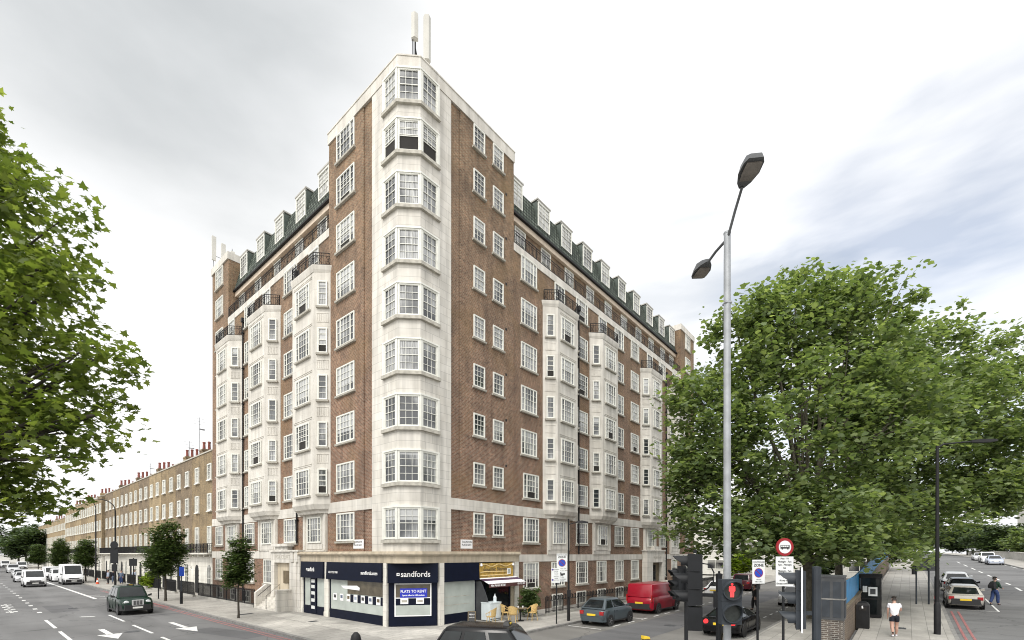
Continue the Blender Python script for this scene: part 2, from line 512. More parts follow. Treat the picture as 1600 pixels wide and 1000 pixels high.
# ------------------------------------------------------------------ mesh builder
class MB:
    def __init__(s):
        s.v, s.f, s.m = [], [], []

    def poly(s, pts, m=0):
        i = len(s.v)
        s.v += [tuple(p) for p in pts]
        s.f.append(tuple(range(i, i + len(pts))))
        s.m.append(m)

    def box(s, x0, x1, y0, y1, z0, z1, m=0):
        if x0 > x1: x0, x1 = x1, x0
        if y0 > y1: y0, y1 = y1, y0
        if z0 > z1: z0, z1 = z1, z0
        i = len(s.v)
        s.v += [(x0, y0, z0), (x1, y0, z0), (x1, y1, z0), (x0, y1, z0), (x0, y0, z1), (x1, y0, z1), (x1, y1, z1), (x0, y1, z1)]
        for q in ((0, 3, 2, 1), (4, 5, 6, 7), (0, 1, 5, 4), (1, 2, 6, 5), (2, 3, 7, 6), (3, 0, 4, 7)):
            s.f.append(tuple(i + k for k in q))
            s.m.append(m)

    def loft(s, rings, m=0, caps=True, closed=True):
        n = len(rings[0])
        i = len(s.v)
        for r in rings:
            s.v += [tuple(p) for p in r]
        for a in range(len(rings) - 1):
            for k in range(n if closed else n - 1):
                k2 = (k + 1) % n
                s.f.append((i + a * n + k, i + a * n + k2, i + (a + 1) * n + k2, i + (a + 1) * n + k))
                s.m.append(m)
        if caps:
            s.f.append(tuple(i + k for k in reversed(range(n))))
            s.m.append(m)
            j = i + (len(rings) - 1) * n
            s.f.append(tuple(j + k for k in range(n)))
            s.m.append(m)

    def prism(s, pts, z0, z1, m=0):
        """vertical extrusion of a counter-clockwise outline"""
        s.loft([[(x, y, z0) for x, y in pts], [(x, y, z1) for x, y in pts]], m)

    def tube(s, path, r, n=8, m=0, caps=True):
        path = [Vector(p) for p in path]
        rs = r if isinstance(r, (list, tuple)) else [r] * len(path)
        rings = []
        ref = None
        for i, p in enumerate(path):
            if i == 0: t = path[1] - p
            elif i == len(path) - 1: t = p - path[i - 1]
            else: t = (path[i + 1] - path[i - 1])
            t.normalize()
            if ref is None:
                ref = Vector((0, 0, 1)) if abs(t.z) < 0.9 else Vector((1, 0, 0))
            a = ref.cross(t)
            if a.length < 1e-4:
                a = Vector((0, 1, 0)).cross(t)
            a.normalize()
            b = t.cross(a)
            rings.append([p + (a * math.cos(2 * PI * k / n) + b * math.sin(2 * PI * k / n)) * rs[i] for k in range(n)])
        s.loft(rings, m, caps)

    def lathe(s, prof, n=16, c=(0, 0, 0), m=0, axis='z'):
        rings = []
        for r, z in prof:
            ring = []
            for k in range(n):
                a = 2 * PI * k / n
                x, y = r * math.cos(a), r * math.sin(a)
                p = (x, y, z) if axis == 'z' else ((x, -z, y) if axis == 'y' else (z, x, y))
                ring.append((p[0] + c[0], p[1] + c[1], p[2] + c[2]))
            rings.append(ring)
        s.loft(rings, m)

    def disc(s, c, r, n=24, m=0, axis='y'):
        pts = []
        for k in range(n):
            a = 2 * PI * k / n
            x, z = r * math.cos(a), r * math.sin(a)
            pts.append((c[0] + x, c[1], c[2] + z) if axis == 'y' else (c[0], c[1] + x, c[2] + z))
        s.poly(pts, m)

    def mesh(s, name, mats, smooth=None):
        me = bpy.data.meshes.new(name)
        me.from_pydata(s.v, [], s.f)
        for mt in mats:
            me.materials.append(M[mt] if isinstance(mt, str) else mt)
        if len(mats) > 1:
            me.polygons.foreach_set('material_index', s.m)
        if smooth:
            me.polygons.foreach_set('use_smooth', [True] * len(s.f))
            me.set_sharp_from_angle(angle=math.radians(smooth))
        me.validate()
        me.update()
        return me

    def build(s, name, mats, parent=None, loc=None, rz=0.0, smooth=None):
        if isinstance(mats, str):
            mats = [mats]
        return link(name, s.mesh(name, mats, smooth), parent, loc, rz)


def link(name, me, parent=None, loc=None, rz=0.0):
    o = bpy.data.objects.new(name, me)
    COL.objects.link(o)
    if parent:
        o.parent = parent
    if loc is not None:
        o.location = loc
    if rz:
        o.rotation_euler = (0, 0, rz)
    return o


# ------------------------------------------------------------------ the site: x runs along the side street, y along the main street,
# z up; the building's corner is the origin; the whole site stands turned and shifted against the camera
SITE_A = math.radians(49.68)
SITE = Matrix.Translation((-5.21, 23.3, 0)) @ Matrix.Rotation(SITE_A, 4, 'Z')


def at(x, y, z=0.0):
    return SITE @ Vector((x, y, z))


def put(o, x, y, z=0.0, rz=0.0):
    o.location = at(x, y, z)
    o.rotation_euler = (0, 0, SITE_A + rz)
    return o


def tag(o, label=None, cat=None, group=None, kind=None):
    if label: o['label'] = label
    if cat: o['category'] = cat
    if group: o['group'] = group
    if kind: o['kind'] = kind
    return o


def thing(name, label, cat, x, y, z=0.0, rz=0.0, group=None):
    o = bpy.data.objects.new(name, None)
    o.empty_display_size = 0.2
    COL.objects.link(o)
    put(o, x, y, z, rz)
    return tag(o, label, cat, group)


def structure(name, mb, mats, smooth=None):
    o = mb.build(name, mats, smooth=smooth)
    put(o, 0, 0, 0)
    return tag(o, kind='structure')


def copy_part(o, parent, loc, rz):
    c = o.copy()
    COL.objects.link(c)
    c.parent = parent
    c.location = loc
    c.rotation_euler = (0, 0, rz)
    for ch in list(o.children):
        d = ch.copy()
        COL.objects.link(d)
        d.parent = c
    return c


def copy_thing(o, label, group=None):
    c = o.copy()
    COL.objects.link(c)
    c['label'] = label
    if group: c['group'] = group
    for ch in list(o.children):
        d = ch.copy()
        COL.objects.link(d)
        d.parent = c
        for g in list(ch.children):
            e = g.copy()
            COL.objects.link(e)
            e.parent = d
    return c


def text_mesh(s, size, align='CENTER', ext=0.004, spacing=1.0, bold=0.0):
    cu = bpy.data.curves.new('lettering', 'FONT')
    cu.body = s
    cu.size = size
    cu.align_x = align
    cu.align_y = 'CENTER'
    cu.extrude = ext
    cu.space_character = spacing
    cu.offset = bold
    cu.resolution_u = 3
    o = bpy.data.objects.new('tmp', cu)
    COL.objects.link(o)
    dg = bpy.context.evaluated_depsgraph_get()
    me = bpy.data.meshes.new_from_object(o.evaluated_get(dg))
    bpy.data.objects.remove(o)
    bpy.data.curves.remove(cu)
    me.name = 'lettering'
    return me


def letters(s, size, parent, loc, rz=0.0, mat='lettering', name='lettering', align='CENTER', bold=0.0, sx=1.0, spacing=1.0):
    """upright lettering that faces -y of its parent's frame (turned by rz)"""
    me = text_mesh(s, size, align, bold=bold, spacing=spacing)
    me.materials.clear()
    me.materials.append(M[mat])
    o = link(name, me, parent, loc)
    o.rotation_euler = (PI / 2, 0, rz)
    o.scale = (sx, 1, 1)
    return o

ORD = ['first', 'second', 'third', 'fourth', 'fifth', 'sixth', 'seventh', 'eighth', 'ninth', 'tenth', 'eleventh', 'twelfth', 'thirteenth',
       'fourteenth', 'fifteenth', 'sixteenth', 'seventeenth', 'eighteenth', 'nineteenth', 'twentieth', 'twenty-first', 'twenty-second']


def mb_add(dst, src, mat4=None, mmap=None):
    i = len(dst.v)
    if mat4 is None:
        dst.v += src.v
    else:
        dst.v += [tuple(mat4 @ Vector(p)) for p in src.v]
    dst.f += [tuple(i + k for k in f) for f in src.f]
    dst.m += [mmap[m] if mmap else m for m in src.m]


# ------------------------------------------------------------------ sash windows
def sash_geo(w, h, cols, rows=(2, 2), side=0.0, open_low=0.0, jamb=0.065, proud=0.07):
    """frame, pane: x across, -y outwards, z up from the foot of the frame"""
    fr, pa = MB(), MB()
    fr.box(-w / 2, -w / 2 + jamb, -proud, 0, 0, h)
    fr.box(w / 2 - jamb, w / 2, -proud, 0, 0, h)
    fr.box(-w / 2 + jamb, w / 2 - jamb, -proud, 0, h - jamb, h)
    fr.box(-w / 2 + jamb, w / 2 - jamb, -proud, 0, 0, jamb * 0.8)
    x0, x1 = -w / 2 + jamb, w / 2 - jamb
    secs = [(x0, x1, cols)]
    if side:
        mu = 0.055
        s = side
        secs = [(x0, x0 + s, 1), (x0 + s + mu, x1 - s - mu, cols), (x1 - s, x1, 1)]
        for x in (x0 + s, x1 - s - mu):
            fr.box(x, x + mu, -proud + 0.004, 0, jamb * 0.8, h - jamb)
    zb, zt = jamb * 0.8, h - jamb
    zm = (zb + zt) / 2
    for k, (a, b, c) in enumerate(secs):
        op = open_low if (k == len(secs) // 2) else 0.0
        rail = 0.024
        for part, (z0, z1, y0, y1, nr) in enumerate(((zm, zt, -0.052, -0.02, rows[0]), (zb + op, zm + 0.02 + op, -0.04, -0.012, rows[1]))):
            z1 = min(z1, zt)
            fr.box(a, b, y0, y1, z0, z0 + rail * 1.3)
            fr.box(a, b, y0, y1, z1 - rail, z1)
            fr.box(a, a + rail, y0 + 0.002, y1 - 0.002, z0 + rail * 1.3, z1 - rail)
            fr.box(b - rail, b, y0 + 0.002, y1 - 0.002, z0 + rail * 1.3, z1 - rail)
            for q in range(1, c):
                x = a + (b - a) * q / c
                fr.box(x - 0.011, x + 0.011, y0 + 0.004, y1 - 0.004, z0 + rail, z1 - rail)
            for q in range(1, nr):
                z = z0 + (z1 - z0) * q / nr
                fr.box(a + rail, b - rail, y0 + 0.006, y1 - 0.006, z - 0.011, z + 0.011)
        pa.poly([(a, -0.008, zb + op), (b, -0.008, zb + op), (b, -0.008, zt), (a, -0.008, zt)], 0)
        if op:
            pa.poly([(a, -0.008, zb), (b, -0.008, zb), (b, -0.008, zb + op), (a, -0.008, zb + op)], 1)
    return fr, pa


_win_cache = {}


def window(parent, side, u, off, z, w, h, cols, rows=(2, 2), lights=0.0, op=0.0, name='sash_window', sill=True, pane='pane', rz=None, flat=False):
    """a window on one side of a building: frame > pane, sill. flat: one mesh for use as a sub-part"""
    key = (round(w, 2), round(h, 2), cols, rows, lights, round(op, 2), pane, flat, sill)
    if key not in _win_cache:
        fr, pa = sash_geo(w, h, cols, rows, lights, op)
        si = MB()
        if sill:
            si.loft([[(-w / 2 - 0.09, 0, -0.02), (w / 2 + 0.09, 0, -0.02), (w / 2 + 0.09, -0.15, -0.035), (-w / 2 - 0.09, -0.15, -0.035)],
                     [(-w / 2 - 0.09, 0, -0.14), (w / 2 + 0.09, 0, -0.14), (w / 2 + 0.09, -0.13, -0.13), (-w / 2 - 0.09, -0.13, -0.13)]][::-1])
        if flat:
            mb = MB()
            mb_add(mb, fr)
            mb_add(mb, pa, None, {0: 1, 1: 2})
            mb_add(mb, si, None, {0: 3})
            _win_cache[key] = (mb.mesh(name, ['white', pane, 'room', 'sill']),)
        else:
            _win_cache[key] = (fr.mesh(name, ['white']), pa.mesh('pane', [pane, 'room']), si.mesh('sill', ['sill']) if sill else None)
    me = _win_cache[key]
    if side == 'R':
        loc, r = (u, off, z), 0.0
    elif side == 'L':
        loc, r = (off, u, z), -PI / 2
    else:
        loc, r = (u, off, z), rz
    o = link(name, me[0], parent, loc, r)
    if not flat:
        link('pane', me[1], o)
        if me[2]:
            link('sill', me[2], o)
    return o


# ------------------------------------------------------------------ the apartment building on the corner
FT = [None, 6.27, 9.17, 12.0, 14.83, 17.65, 20.46, 23.28, 26.02, 28.58]     # window heads, storey by storey
B = thing('apartment_building', 'tall brown brick corner block of flats with white stone bays and a green mansard roof', 'building', 0, 0)
RX, LY = 40.9, 28.2            # lengths of the two fronts
SL_R, SL_L = (8.15, 36.7), (7.64, 24.32)   # set-back attic between the towers
CH = 0.76                      # chamfer of the corner
P = 0.75                       # projection of the bays


def side_rot(s):
    return 0.0 if s == 'R' else -PI / 2


def fx(s, u):
    return u if s == 'R' else -u


def fbuild(mb, name, mats, side, parent=B, **k):
    return mb.build(name, mats, parent, (0, 0, 0), side_rot(side), **k)


def building_walls():
    mb = MB()
    mb.prism([(2.3, 0.12), (2.3, 0), (RX, 0), (RX, 14), (14, 14), (14, LY), (0, LY), (0, 1.95), (0.12, 1.95)], 0.0, 3.42)
    mb.prism([(CH, 0), (RX, 0), (RX, 14), (14, 14), (14, LY), (0, LY), (0, CH)], 3.42, 23.16)
    mb.prism([(CH, 0), (8.15, 0), (8.15, 7.64), (0, 7.64), (0, CH)], 23.16, 28.62)
    mb.box(0, 8, SL_L[1], LY, 23.16, 28.62)
    mb.box(SL_R[1], RX, 0, 9, 23.16, 28.62)
    mb.box(SL_R[0], SL_R[1], 0.75, 10, 23.16, 26.0)
    mb.box(0.75, 10, SL_L[0], SL_L[1], 23.16, 26.0)
    # the brick panels of the towers stand a little proud
    mb.box(3.53, 8.15, -0.06, 0, 4.0, 28.62)
    mb.box(-0.06, 0, 3.88, 7.64, 4.0, 28.62)
    mb.build('wall', 'brick', B)
    st = MB()
    st.prism([(2.82, -0.09), (2.82, 0.3), (CH, 0.3), (0.3, CH), (0.3, 3.02), (-0.09, 3.02), (-0.09, CH - 0.037), (CH - 0.037, -0.09)][::-1], 3.96, 28.62)
    st.build('corner_stonework', 'stone', B)
    # parapets
    for outs in ([([(CH - 0.05, -0.12), (8.19, -0.12), (8.19, 0.5), (8.19, 7.7), (-0.12, 7.7), (-0.12, CH - 0.05)], 28.62, 29.24),
                  ([(CH - 0.06, -0.15), (8.22, -0.15), (8.22, 7.73), (-0.15, 7.73), (-0.15, CH - 0.06)], 29.24, 29.31)],
                 [([(-0.1, SL_L[1] - 0.04), (8, SL_L[1] - 0.04), (8, LY + 0.04), (-0.1, LY + 0.04)], 28.62, 29.24)],
                 [([(SL_R[1] - 0.04, -0.1), (RX + 0.04, -0.1), (RX + 0.04, 9), (SL_R[1] - 0.04, 9)], 28.62, 29.24)]):
        pp = MB()
        for q in outs:
            pp.prism(*q)
        pp.build('parapet', 'stone_plain', B)
    # stone courses
    for s, segs in (('R', [(2.82, 8.18, -0.085), (8.18, RX, -0.04)]), ('L', [(3.02, 7.66, -0.085), (7.66, LY, -0.04)])):
        b = MB()
        for a, e, o in segs:
            b.box(fx(s, a), fx(s, e), o, 0.2, 6.34, 6.97)
        if s == 'R':
            b.box(8.45, RX, -0.045, 0.2, 3.38, 3.86)
        else:
            b.box(-14.7, -LY, -0.045, 0.2, 3.55, 4.12)
        fbuild(b, 'stone_course', ['stone_plain'], s)
    # stone panels round the first-floor windows under the bays
    for s, rows in (('R', [(11.78, 14.46), (17.9, 20.65), (27.23, 29.95), (33.6, 36.2)]), ('L', [(7.9, 10.84), (14.85, 17.95), (21.9, 24.6)])):
        for a, e in rows:
            b = MB()
            b.box(fx(s, a), fx(s, e), -0.1, 0.1, 3.86 if s == 'R' else (4.05 if a < 8 else 4.12), 6.5)
            b.box(fx(s, a + 0.05), fx(s, a + 0.3), -0.16, -0.1, 4.15, 6.4)
            b.box(fx(s, e - 0.3), fx(s, e - 0.05), -0.16, -0.1, 4.15, 6.4)
            b.box(fx(s, a + 0.45), fx(s, e - 0.45), -0.13, -0.1, 4.2, 4.5)
            fbuild(b, 'window_surround', ['stone_plain'], s)


building_walls()


def corner_windows():
    geo = [sash_geo(1.0, 1.6, 3, (2, 2), open_low=o) for o in (0.0, 0.62)]
    geoc = [sash_geo(1.08, 1.6, 3, (2, 2), open_low=o) for o in (0.0, 0.68)]
    sq = math.sqrt(0.5)

    def place(m, l, r, c):
        k = 0.09
        T = (Matrix.Translation((-k, CH + 0.53, 0)) @ Matrix.Rotation(-PI / 2, 4, 'Z'),
             Matrix.Translation((CH / 2 - k * sq, CH / 2 - k * sq, 0)) @ Matrix.Rotation(-PI / 4, 4, 'Z'),
             Matrix.Translation((CH + 0.53, -k, 0)))
        return T
    T = place(0, 0, 0, 0)
    meshes = {}
    for op in (0, 1):
        fr, pa, po = MB(), MB(), MB()
        for t, g in zip(T, (geo[op], geoc[op], geo[op])):
            mb_add(fr, g[0], t)
            mb_add(pa, g[1], t)
        for x, y in ((-0.115, CH - 0.03), (CH - 0.03, -0.115)):
            fr.prism([(x - 0.06, y - 0.06), (x + 0.075, y - 0.06), (x + 0.075, y + 0.075), (x - 0.06, y + 0.075)], -0.02, 1.62)
        for (x0, x1, y0, y1) in ((-0.19, -0.09, 1.79, 1.92), (1.79, 1.92, -0.19, -0.09)):
            fr.box(x0, x1, y0, y1, -0.02, 1.64)
        o = 0.24
        c2 = CH - 0.1
        po.prism([(-0.09, 1.98), (-o, 1.98), (-o, c2), (c2, -o), (1.98, -o), (1.98, -0.09), (CH, -0.09), (-0.09, CH)], -0.2, -0.03)
        hd = MB()
        hd.prism([(-0.09, 1.92), (-0.2, 1.92), (-0.2, c2 + 0.02), (c2 + 0.02, -0.2), (1.92, -0.2), (1.92, -0.09), (CH, -0.09), (-0.09, CH)], 1.6, 1.68)
        mb_add(fr, hd)
        meshes[op] = (fr.mesh('corner_window', ['white']), pa.mesh('pane', ['pane', 'room']), po.mesh('sill', ['sill']))
    for k in range(1, 10):
        me = meshes[1 if k == 8 else 0]
        o = link('corner_window', me[0], B, (0, 0, FT[k] - 1.6))
        link('pane', me[1], o)
        link('sill', me[2], o)


corner_windows()


def bay(side, u0, u1, wc, wfront, opens=()):
    """a canted stone bay over five storeys: shaft > windows, balcony railing, cornice"""
    mb = MB()
    s = fx(side, 1)

    def outline(p, inset=0.0, oy=0.0):
        a, b = u0 + inset, u1 - inset
        pts = [(fx(side, a), 0.05), (fx(side, a), -0.02), (fx(side, a + p), -p - oy), (fx(side, b - p), -p - oy), (fx(side, b), -0.02), (fx(side, b), 0.05)]
        if side == 'L':
            pts = pts[::-1]
        return pts

    def ringz(pts, z):
        return [(x, y, z) for x, y in pts]
    mb.loft([ringz(outline(P), 7.0), ringz(outline(P), 20.85)])
    mb.loft([ringz(outline(P * 0.55, 0.35), 6.38), ringz(outline(P * 0.62, 0.3), 6.52), ringz(outline(P * 0.85, 0.12), 6.62), ringz(outline(P, 0, 0.02), 6.9), ringz(outline(P, 0, 0.02), 7.0)])
    mb.loft([ringz(outline(P, 0, 0.03), 20.85), ringz(outline(P + 0.05, -0.08, 0.02), 21.0), ringz(outline(P + 0.09, -0.13, 0.02), 21.2), ringz(outline(P + 0.09, -0.13, 0.02), 21.25)])
    # mouldings and fluted aprons between the storeys
    front = (u0 + P, u1 - P)
    q = math.sqrt(0.5)
    for k in range(2, 7):
        top = FT[k] - 0.1
        for dz in (0.16, 0.26):
            mb.box(fx(side, front[0] + 0.2), fx(side, front[1] - 0.2), -P - 0.025, -P, top + dz, top + dz + 0.045)
        for sg, uc in ((1, u0 + P / 2), (-1, u1 - P / 2)):
            T = Matrix.Translation((fx(side, uc), -P / 2, 0)) @ Matrix.Rotation((-1 if (sg > 0) == (side == 'R') else 1) * PI / 4, 4, 'Z')
            f = MB()
            zt = top + 0.2
            f.box(-0.36, 0.36, -0.03, 0.02, zt + 0.62, zt + 0.66)
            f.box(-0.36, 0.36, -0.03, 0.02, zt + 0.1, zt + 0.14)
            for i in range(7):
                x = -0.32 + i * 0.64 / 6
                f.box(x - 0.022, x + 0.022, -0.025, 0.02, zt + 0.16, zt + 0.6)
            if k < 6:
                mb_add(mb, f, T)
    o = fbuild(mb, 'bay', ['stone_plain'], side)
    for k in range(2, 7):
        window(o, 'X', fx(side, wc), -P - 0.01, FT[k] - 0.1 - 1.6, wfront, 1.6, 3, lights=0.28, op=(0.5 if k in opens else 0.0), name='window', flat=True, rz=0.0)
        for sg, uc in ((1, u0 + P / 2), (-1, u1 - P / 2)):
            r = (-1 if (sg > 0) == (side == 'R') else 1) * PI / 4
            window(o, 'X', fx(side, uc) + math.sin(r) * 0.03, -P / 2 - 0.03 * q, FT[k] - 0.1 - 1.55, 0.56, 1.5, 1, name='window', flat=True, rz=r,
                   op=(0.4 if (k + 1) in opens and sg > 0 else 0.0))
    rail = MB()
    ol = [(fx(side, u0 + 0.1), -0.05), (fx(side, u0 + P + 0.02), -P - 0.02), (fx(side, u1 - P - 0.02), -P - 0.02), (fx(side, u1 - 0.1), -0.05)]
    railing_run(rail, ol, 21.25, 0.8, 0.11)
    rail.build('balcony_railing', ['iron'], o)
    window(B, side, (u0 + u1) / 2, -0.01, 21.28, 1.25, 1.85, 3, lights=0.0, rows=(2, 2), name='french_window', sill=False)
    return o


def railing_run(mb, path, z, h, step, top=0.035, scroll=True):
    for (a, b) in zip(path[:-1], path[1:]):
        a, b = Vector((*a, 0)), Vector((*b, 0))
        L = (b - a).length
        d = (b - a).normalized()
        n = Vector((-d.y, d.x, 0)) * 0.016
        for z0, z1 in ((z + 0.07, z + 0.1), (z + h - top, z + h), (z + h - 0.2, z + h - 0.18)):
            mb.loft([[a - n + Vector((0, 0, z0)), a + n + Vector((0, 0, z0)), a + n + Vector((0, 0, z1)), a - n + Vector((0, 0, z1))],
                     [b - n + Vector((0, 0, z0)), b + n + Vector((0, 0, z0)), b + n + Vector((0, 0, z1)), b - n + Vector((0, 0, z1))]])
        k = max(2, int(L / step))
        for i in range(k + 1):
            p = a + d * L * i / k
            r = 0.009 if i % 8 else 0.02
            mb.box(p.x - r, p.x + r, p.y - r, p.y + r, z, z + h - 0.01)
        if scroll:
            for i in range(0, k, 4):     # diagonal scroll bars in every fourth gap
                if i + 2 <= k:
                    p0 = a + d * L * i / k
                    p1 = a + d * L * (i + 2) / k
                    mb.tube([p0 + Vector((0, 0, z + 0.12)), p1 + Vector((0, 0, z + h - 0.22))], 0.011, 4)
                    mb.tube([p1 + Vector((0, 0, z + 0.12)), p0 + Vector((0, 0, z + h - 0.22))], 0.011, 4)


bay('R', 11.3, 15.3, 13.2, 1.6, (6,))
bay('R', 17.46, 21.46, 19.42, 1.6, (4,))
bay('R', 26.6, 30.65, 28.6, 1.6, ())
bay('R', 33.0, 36.9, 34.9, 1.5, (3,))
bay('L', 7.42, 11.7, 9.5, 1.75, (6, 3))
bay('L', 14.41, 18.85, 16.6, 1.75, (3,))
bay('L', 21.34, 25.6, 23.4, 1.7, ())

# wide and narrow sash windows on the flat wall
HW = 1.62
wide = dict(cols=3, lights=0.3)
orw = random.Random(3)
for k in range(1, 10):
    window(B, 'L', 5.72, -0.065, FT[k] - HW, 1.92, HW, 3, lights=0.33, op=0.25 if k in (7, 8) else 0)
    window(B, 'R', 5.0, -0.065, FT[k] - 1.28, 0.92, 1.28, 3, name='narrow_sash_window')
    window(B, 'R', 6.65, -0.065, FT[k] - 1.28, 0.92, 1.28, 3, name='narrow_sash_window')
for k in range(1, 8):
    for s, u, w in (('R', 9.75, 1.65), ('R', 16.3, 1.65), ('R', 22.35, 1.6), ('R', 25.4, 1.6), ('L', 12.82, 1.9), ('L', 19.8, 1.9)):
        uu = u + (0.22 if (u == 9.75 and k < 3) else 0)
        window(B, s, uu, -0.005, FT[k] - HW, w, HW, 3, lights=0.28, op=0.4 if orw.random() < 0.12 else 0)
for k in (1, 7):
    window(B, 'R', 31.6, -0.005, FT[k] - HW, 1.55, HW, 3, lights=0.28)
for k in (1, 7, 8, 9):
    window(B, 'L', 26.35, -0.005, FT[k] - HW, 1.7, HW, 3, lights=0.28)
for k in (1, 6, 7, 8, 9):
    window(B, 'R', 38.8, -0.005, FT[k] - HW, 1.5, HW, 3, lights=0.28)
for u in (13.15, 19.35, 28.6, 34.8):
    window(B, 'R', u, -0.105, FT[1] - 1.68, 1.62, 1.62, 3, lights=0.28, sill=False, name='surround_window', op=0.45 if u == 19.35 else 0)
for u in (9.35, 16.4, 23.3):
    window(B, 'L', u, -0.105, FT[1] - 1.68, 1.75, 1.62, 3, lights=0.28, sill=False, name='surround_window')
for u, w in ((9.97, 1.65), (13.1, 1.6), (16.3, 1.65), (19.3, 1.5), (22.35, 1.5), (25.4, 1.55), (31.9, 1.3), (34.8, 1.5), (38.8, 1.5)):
    window(B, 'R', u, -0.005, 1.62, w, 1.72, 3, lights=0.26, name='ground_floor_window', op=0.3 if u == 9.97 else 0)
for u, w in ((16.25, 1.8), (19.8, 1.7), (23.2, 1.7), (26.4, 1.6)):
    window(B, 'L', u, -0.005, 1.75, w, 1.75, 3, lights=0.3, name='ground_floor_window')
for u in (9.9, 13.0, 16.2, 19.3, 22.4, 25.4):
    window(B, 'R', u, -0.005, 0.12, 1.3, 0.95, 3, (1, 1), name='basement_window', pane='pane_bright')
for u in (17.6, 20.4, 23.0, 26.2):
    window(B, 'L', u, -0.005, 0.12, 1.5, 0.95, 4, (1, 1), name='basement_window', pane='pane_dark')


def attic(side, seg, dormers, doors):
    a, e = seg
    sl = MB()
    lo, hi = sorted((fx(side, a + 0.003), fx(side, e - 0.003)))
    sl.box(lo, hi, -0.05, 0.95, 23.16, 23.65)
    fbuild(sl, 'balcony_slab', ['stone_plain'], side)
    r = MB()
    railing_run(r, [(lo + 0.05, -0.0), (hi - 0.05, -0.0)], 23.65, 0.85, 0.15)
    fbuild(r, 'balcony_railing', ['iron'], side)
    c = MB()
    c.box(lo, hi, 0.5, 1.0, 25.64, 26.0)
    fbuild(c, 'soffit', ['cream'], side)
    g = MB()
    g.box(lo, hi, 0.32, 0.52, 26.0, 26.12)
    fbuild(g, 'gutter', ['iron'], side)
    m = MB()
    m.loft([[(lo, 0.42, 26.1), (lo, 0.98, 28.42), (lo, 9, 28.6), (lo, 9, 26.1)], [(hi, 0.42, 26.1), (hi, 0.98, 28.42), (hi, 9, 28.6), (hi, 9, 26.1)]])
    fbuild(m, 'mansard_roof', ['tile'], side)
    d = MB()
    w = 0.74
    d.loft([[(-w, 0.0, -0.06), (w, 0, -0.06), (w, 0, 1.72), (w - 0.12, 0.0, 1.82), (-w + 0.12, 0.0, 1.82), (-w, 0, 1.72)],
            [(-w, 1.4, -0.06), (w, 1.4, -0.06), (w, 1.4, 1.72), (w - 0.12, 1.4, 1.82), (-w + 0.12, 1.4, 1.82), (-w, 1.4, 1.72)]], 0)
    cap = MB()
    cap.box(-w - 0.05, w + 0.05, -0.09, 1.5, 1.80, 1.90)
    cap.box(-w + 0.0, w, -0.07, 0.01, 1.70, 1.80)
    dme, cme = d.mesh('dormer', ['tile_side']), cap.mesh('dormer_cap', ['lead'])
    for u in dormers:
        loc = (u, 0.6, 26.75) if side == 'R' else (0.6, u, 26.75)
        o = link('dormer', dme, B, loc, side_rot(side))
        link('dormer_cap', cme, o)
        window(o, 'X', 0, -0.004, 0.02, 1.36, 1.68, 3, (3, 2), name='window', sill=False, flat=True, rz=0.0, pane='pane_bright')
    for u in doors:
        window(B, side, u, 0.745, 23.66, 1.15, 1.93, 2, (2, 2), name='balcony_door', sill=False, pane='pane_bright')


attic('R', SL_R, [9.1, 12.2, 15.08, 18.1, 21.0, 24.05, 27.0, 29.95, 32.9, 35.7], [9.72, 12.65, 15.65, 18.75, 21.75, 24.7, 27.7, 30.6, 33.5, 35.9])
attic('L', SL_L, [9.45, 12.6, 15.95, 19.25, 22.6], [9.9, 13.15, 16.6, 20.1, 23.4])


def drainpipe(side, u, z0, z1, off=-0.1):
    mb = MB()
    mb.tube([(fx(side, u), off, z0), (fx(side, u), off, z1)], 0.06, 8)
    mb.box(fx(side, u) - 0.13, fx(side, u) + 0.13, off - 0.12, off + 0.1, z1 - 0.02, z1 + 0.3)
    for z in np.arange(z0 + 1.5, z1, 2.8):
        mb.box(fx(side, u) - 0.09, fx(side, u) + 0.09, off - 0.075, off + 0.1, z, z + 0.07)
    return fbuild(mb, 'drainpipe', ['iron'], side)


drainpipe('R', 32.55, 0.2, 22.3)
drainpipe('R', 15.75, 3.9, 22.3)
drainpipe('L', 20.95, 0.2, 22.2)
drainpipe('L', 11.78, 4.6, 22.3)
for s, u in (('R', 14.0), ('R', 30.0), ('L', 11.0), ('L', 21.2)):       # hopper and bend below the gutter
    mb = MB()
    mb.tube([(fx(s, u), 0.5, 26.02), (fx(s, u), 0.85, 25.6), (fx(s, u), 0.88, 23.7)], 0.05, 8)
    fbuild(mb, 'drainpipe', ['iron'], s)


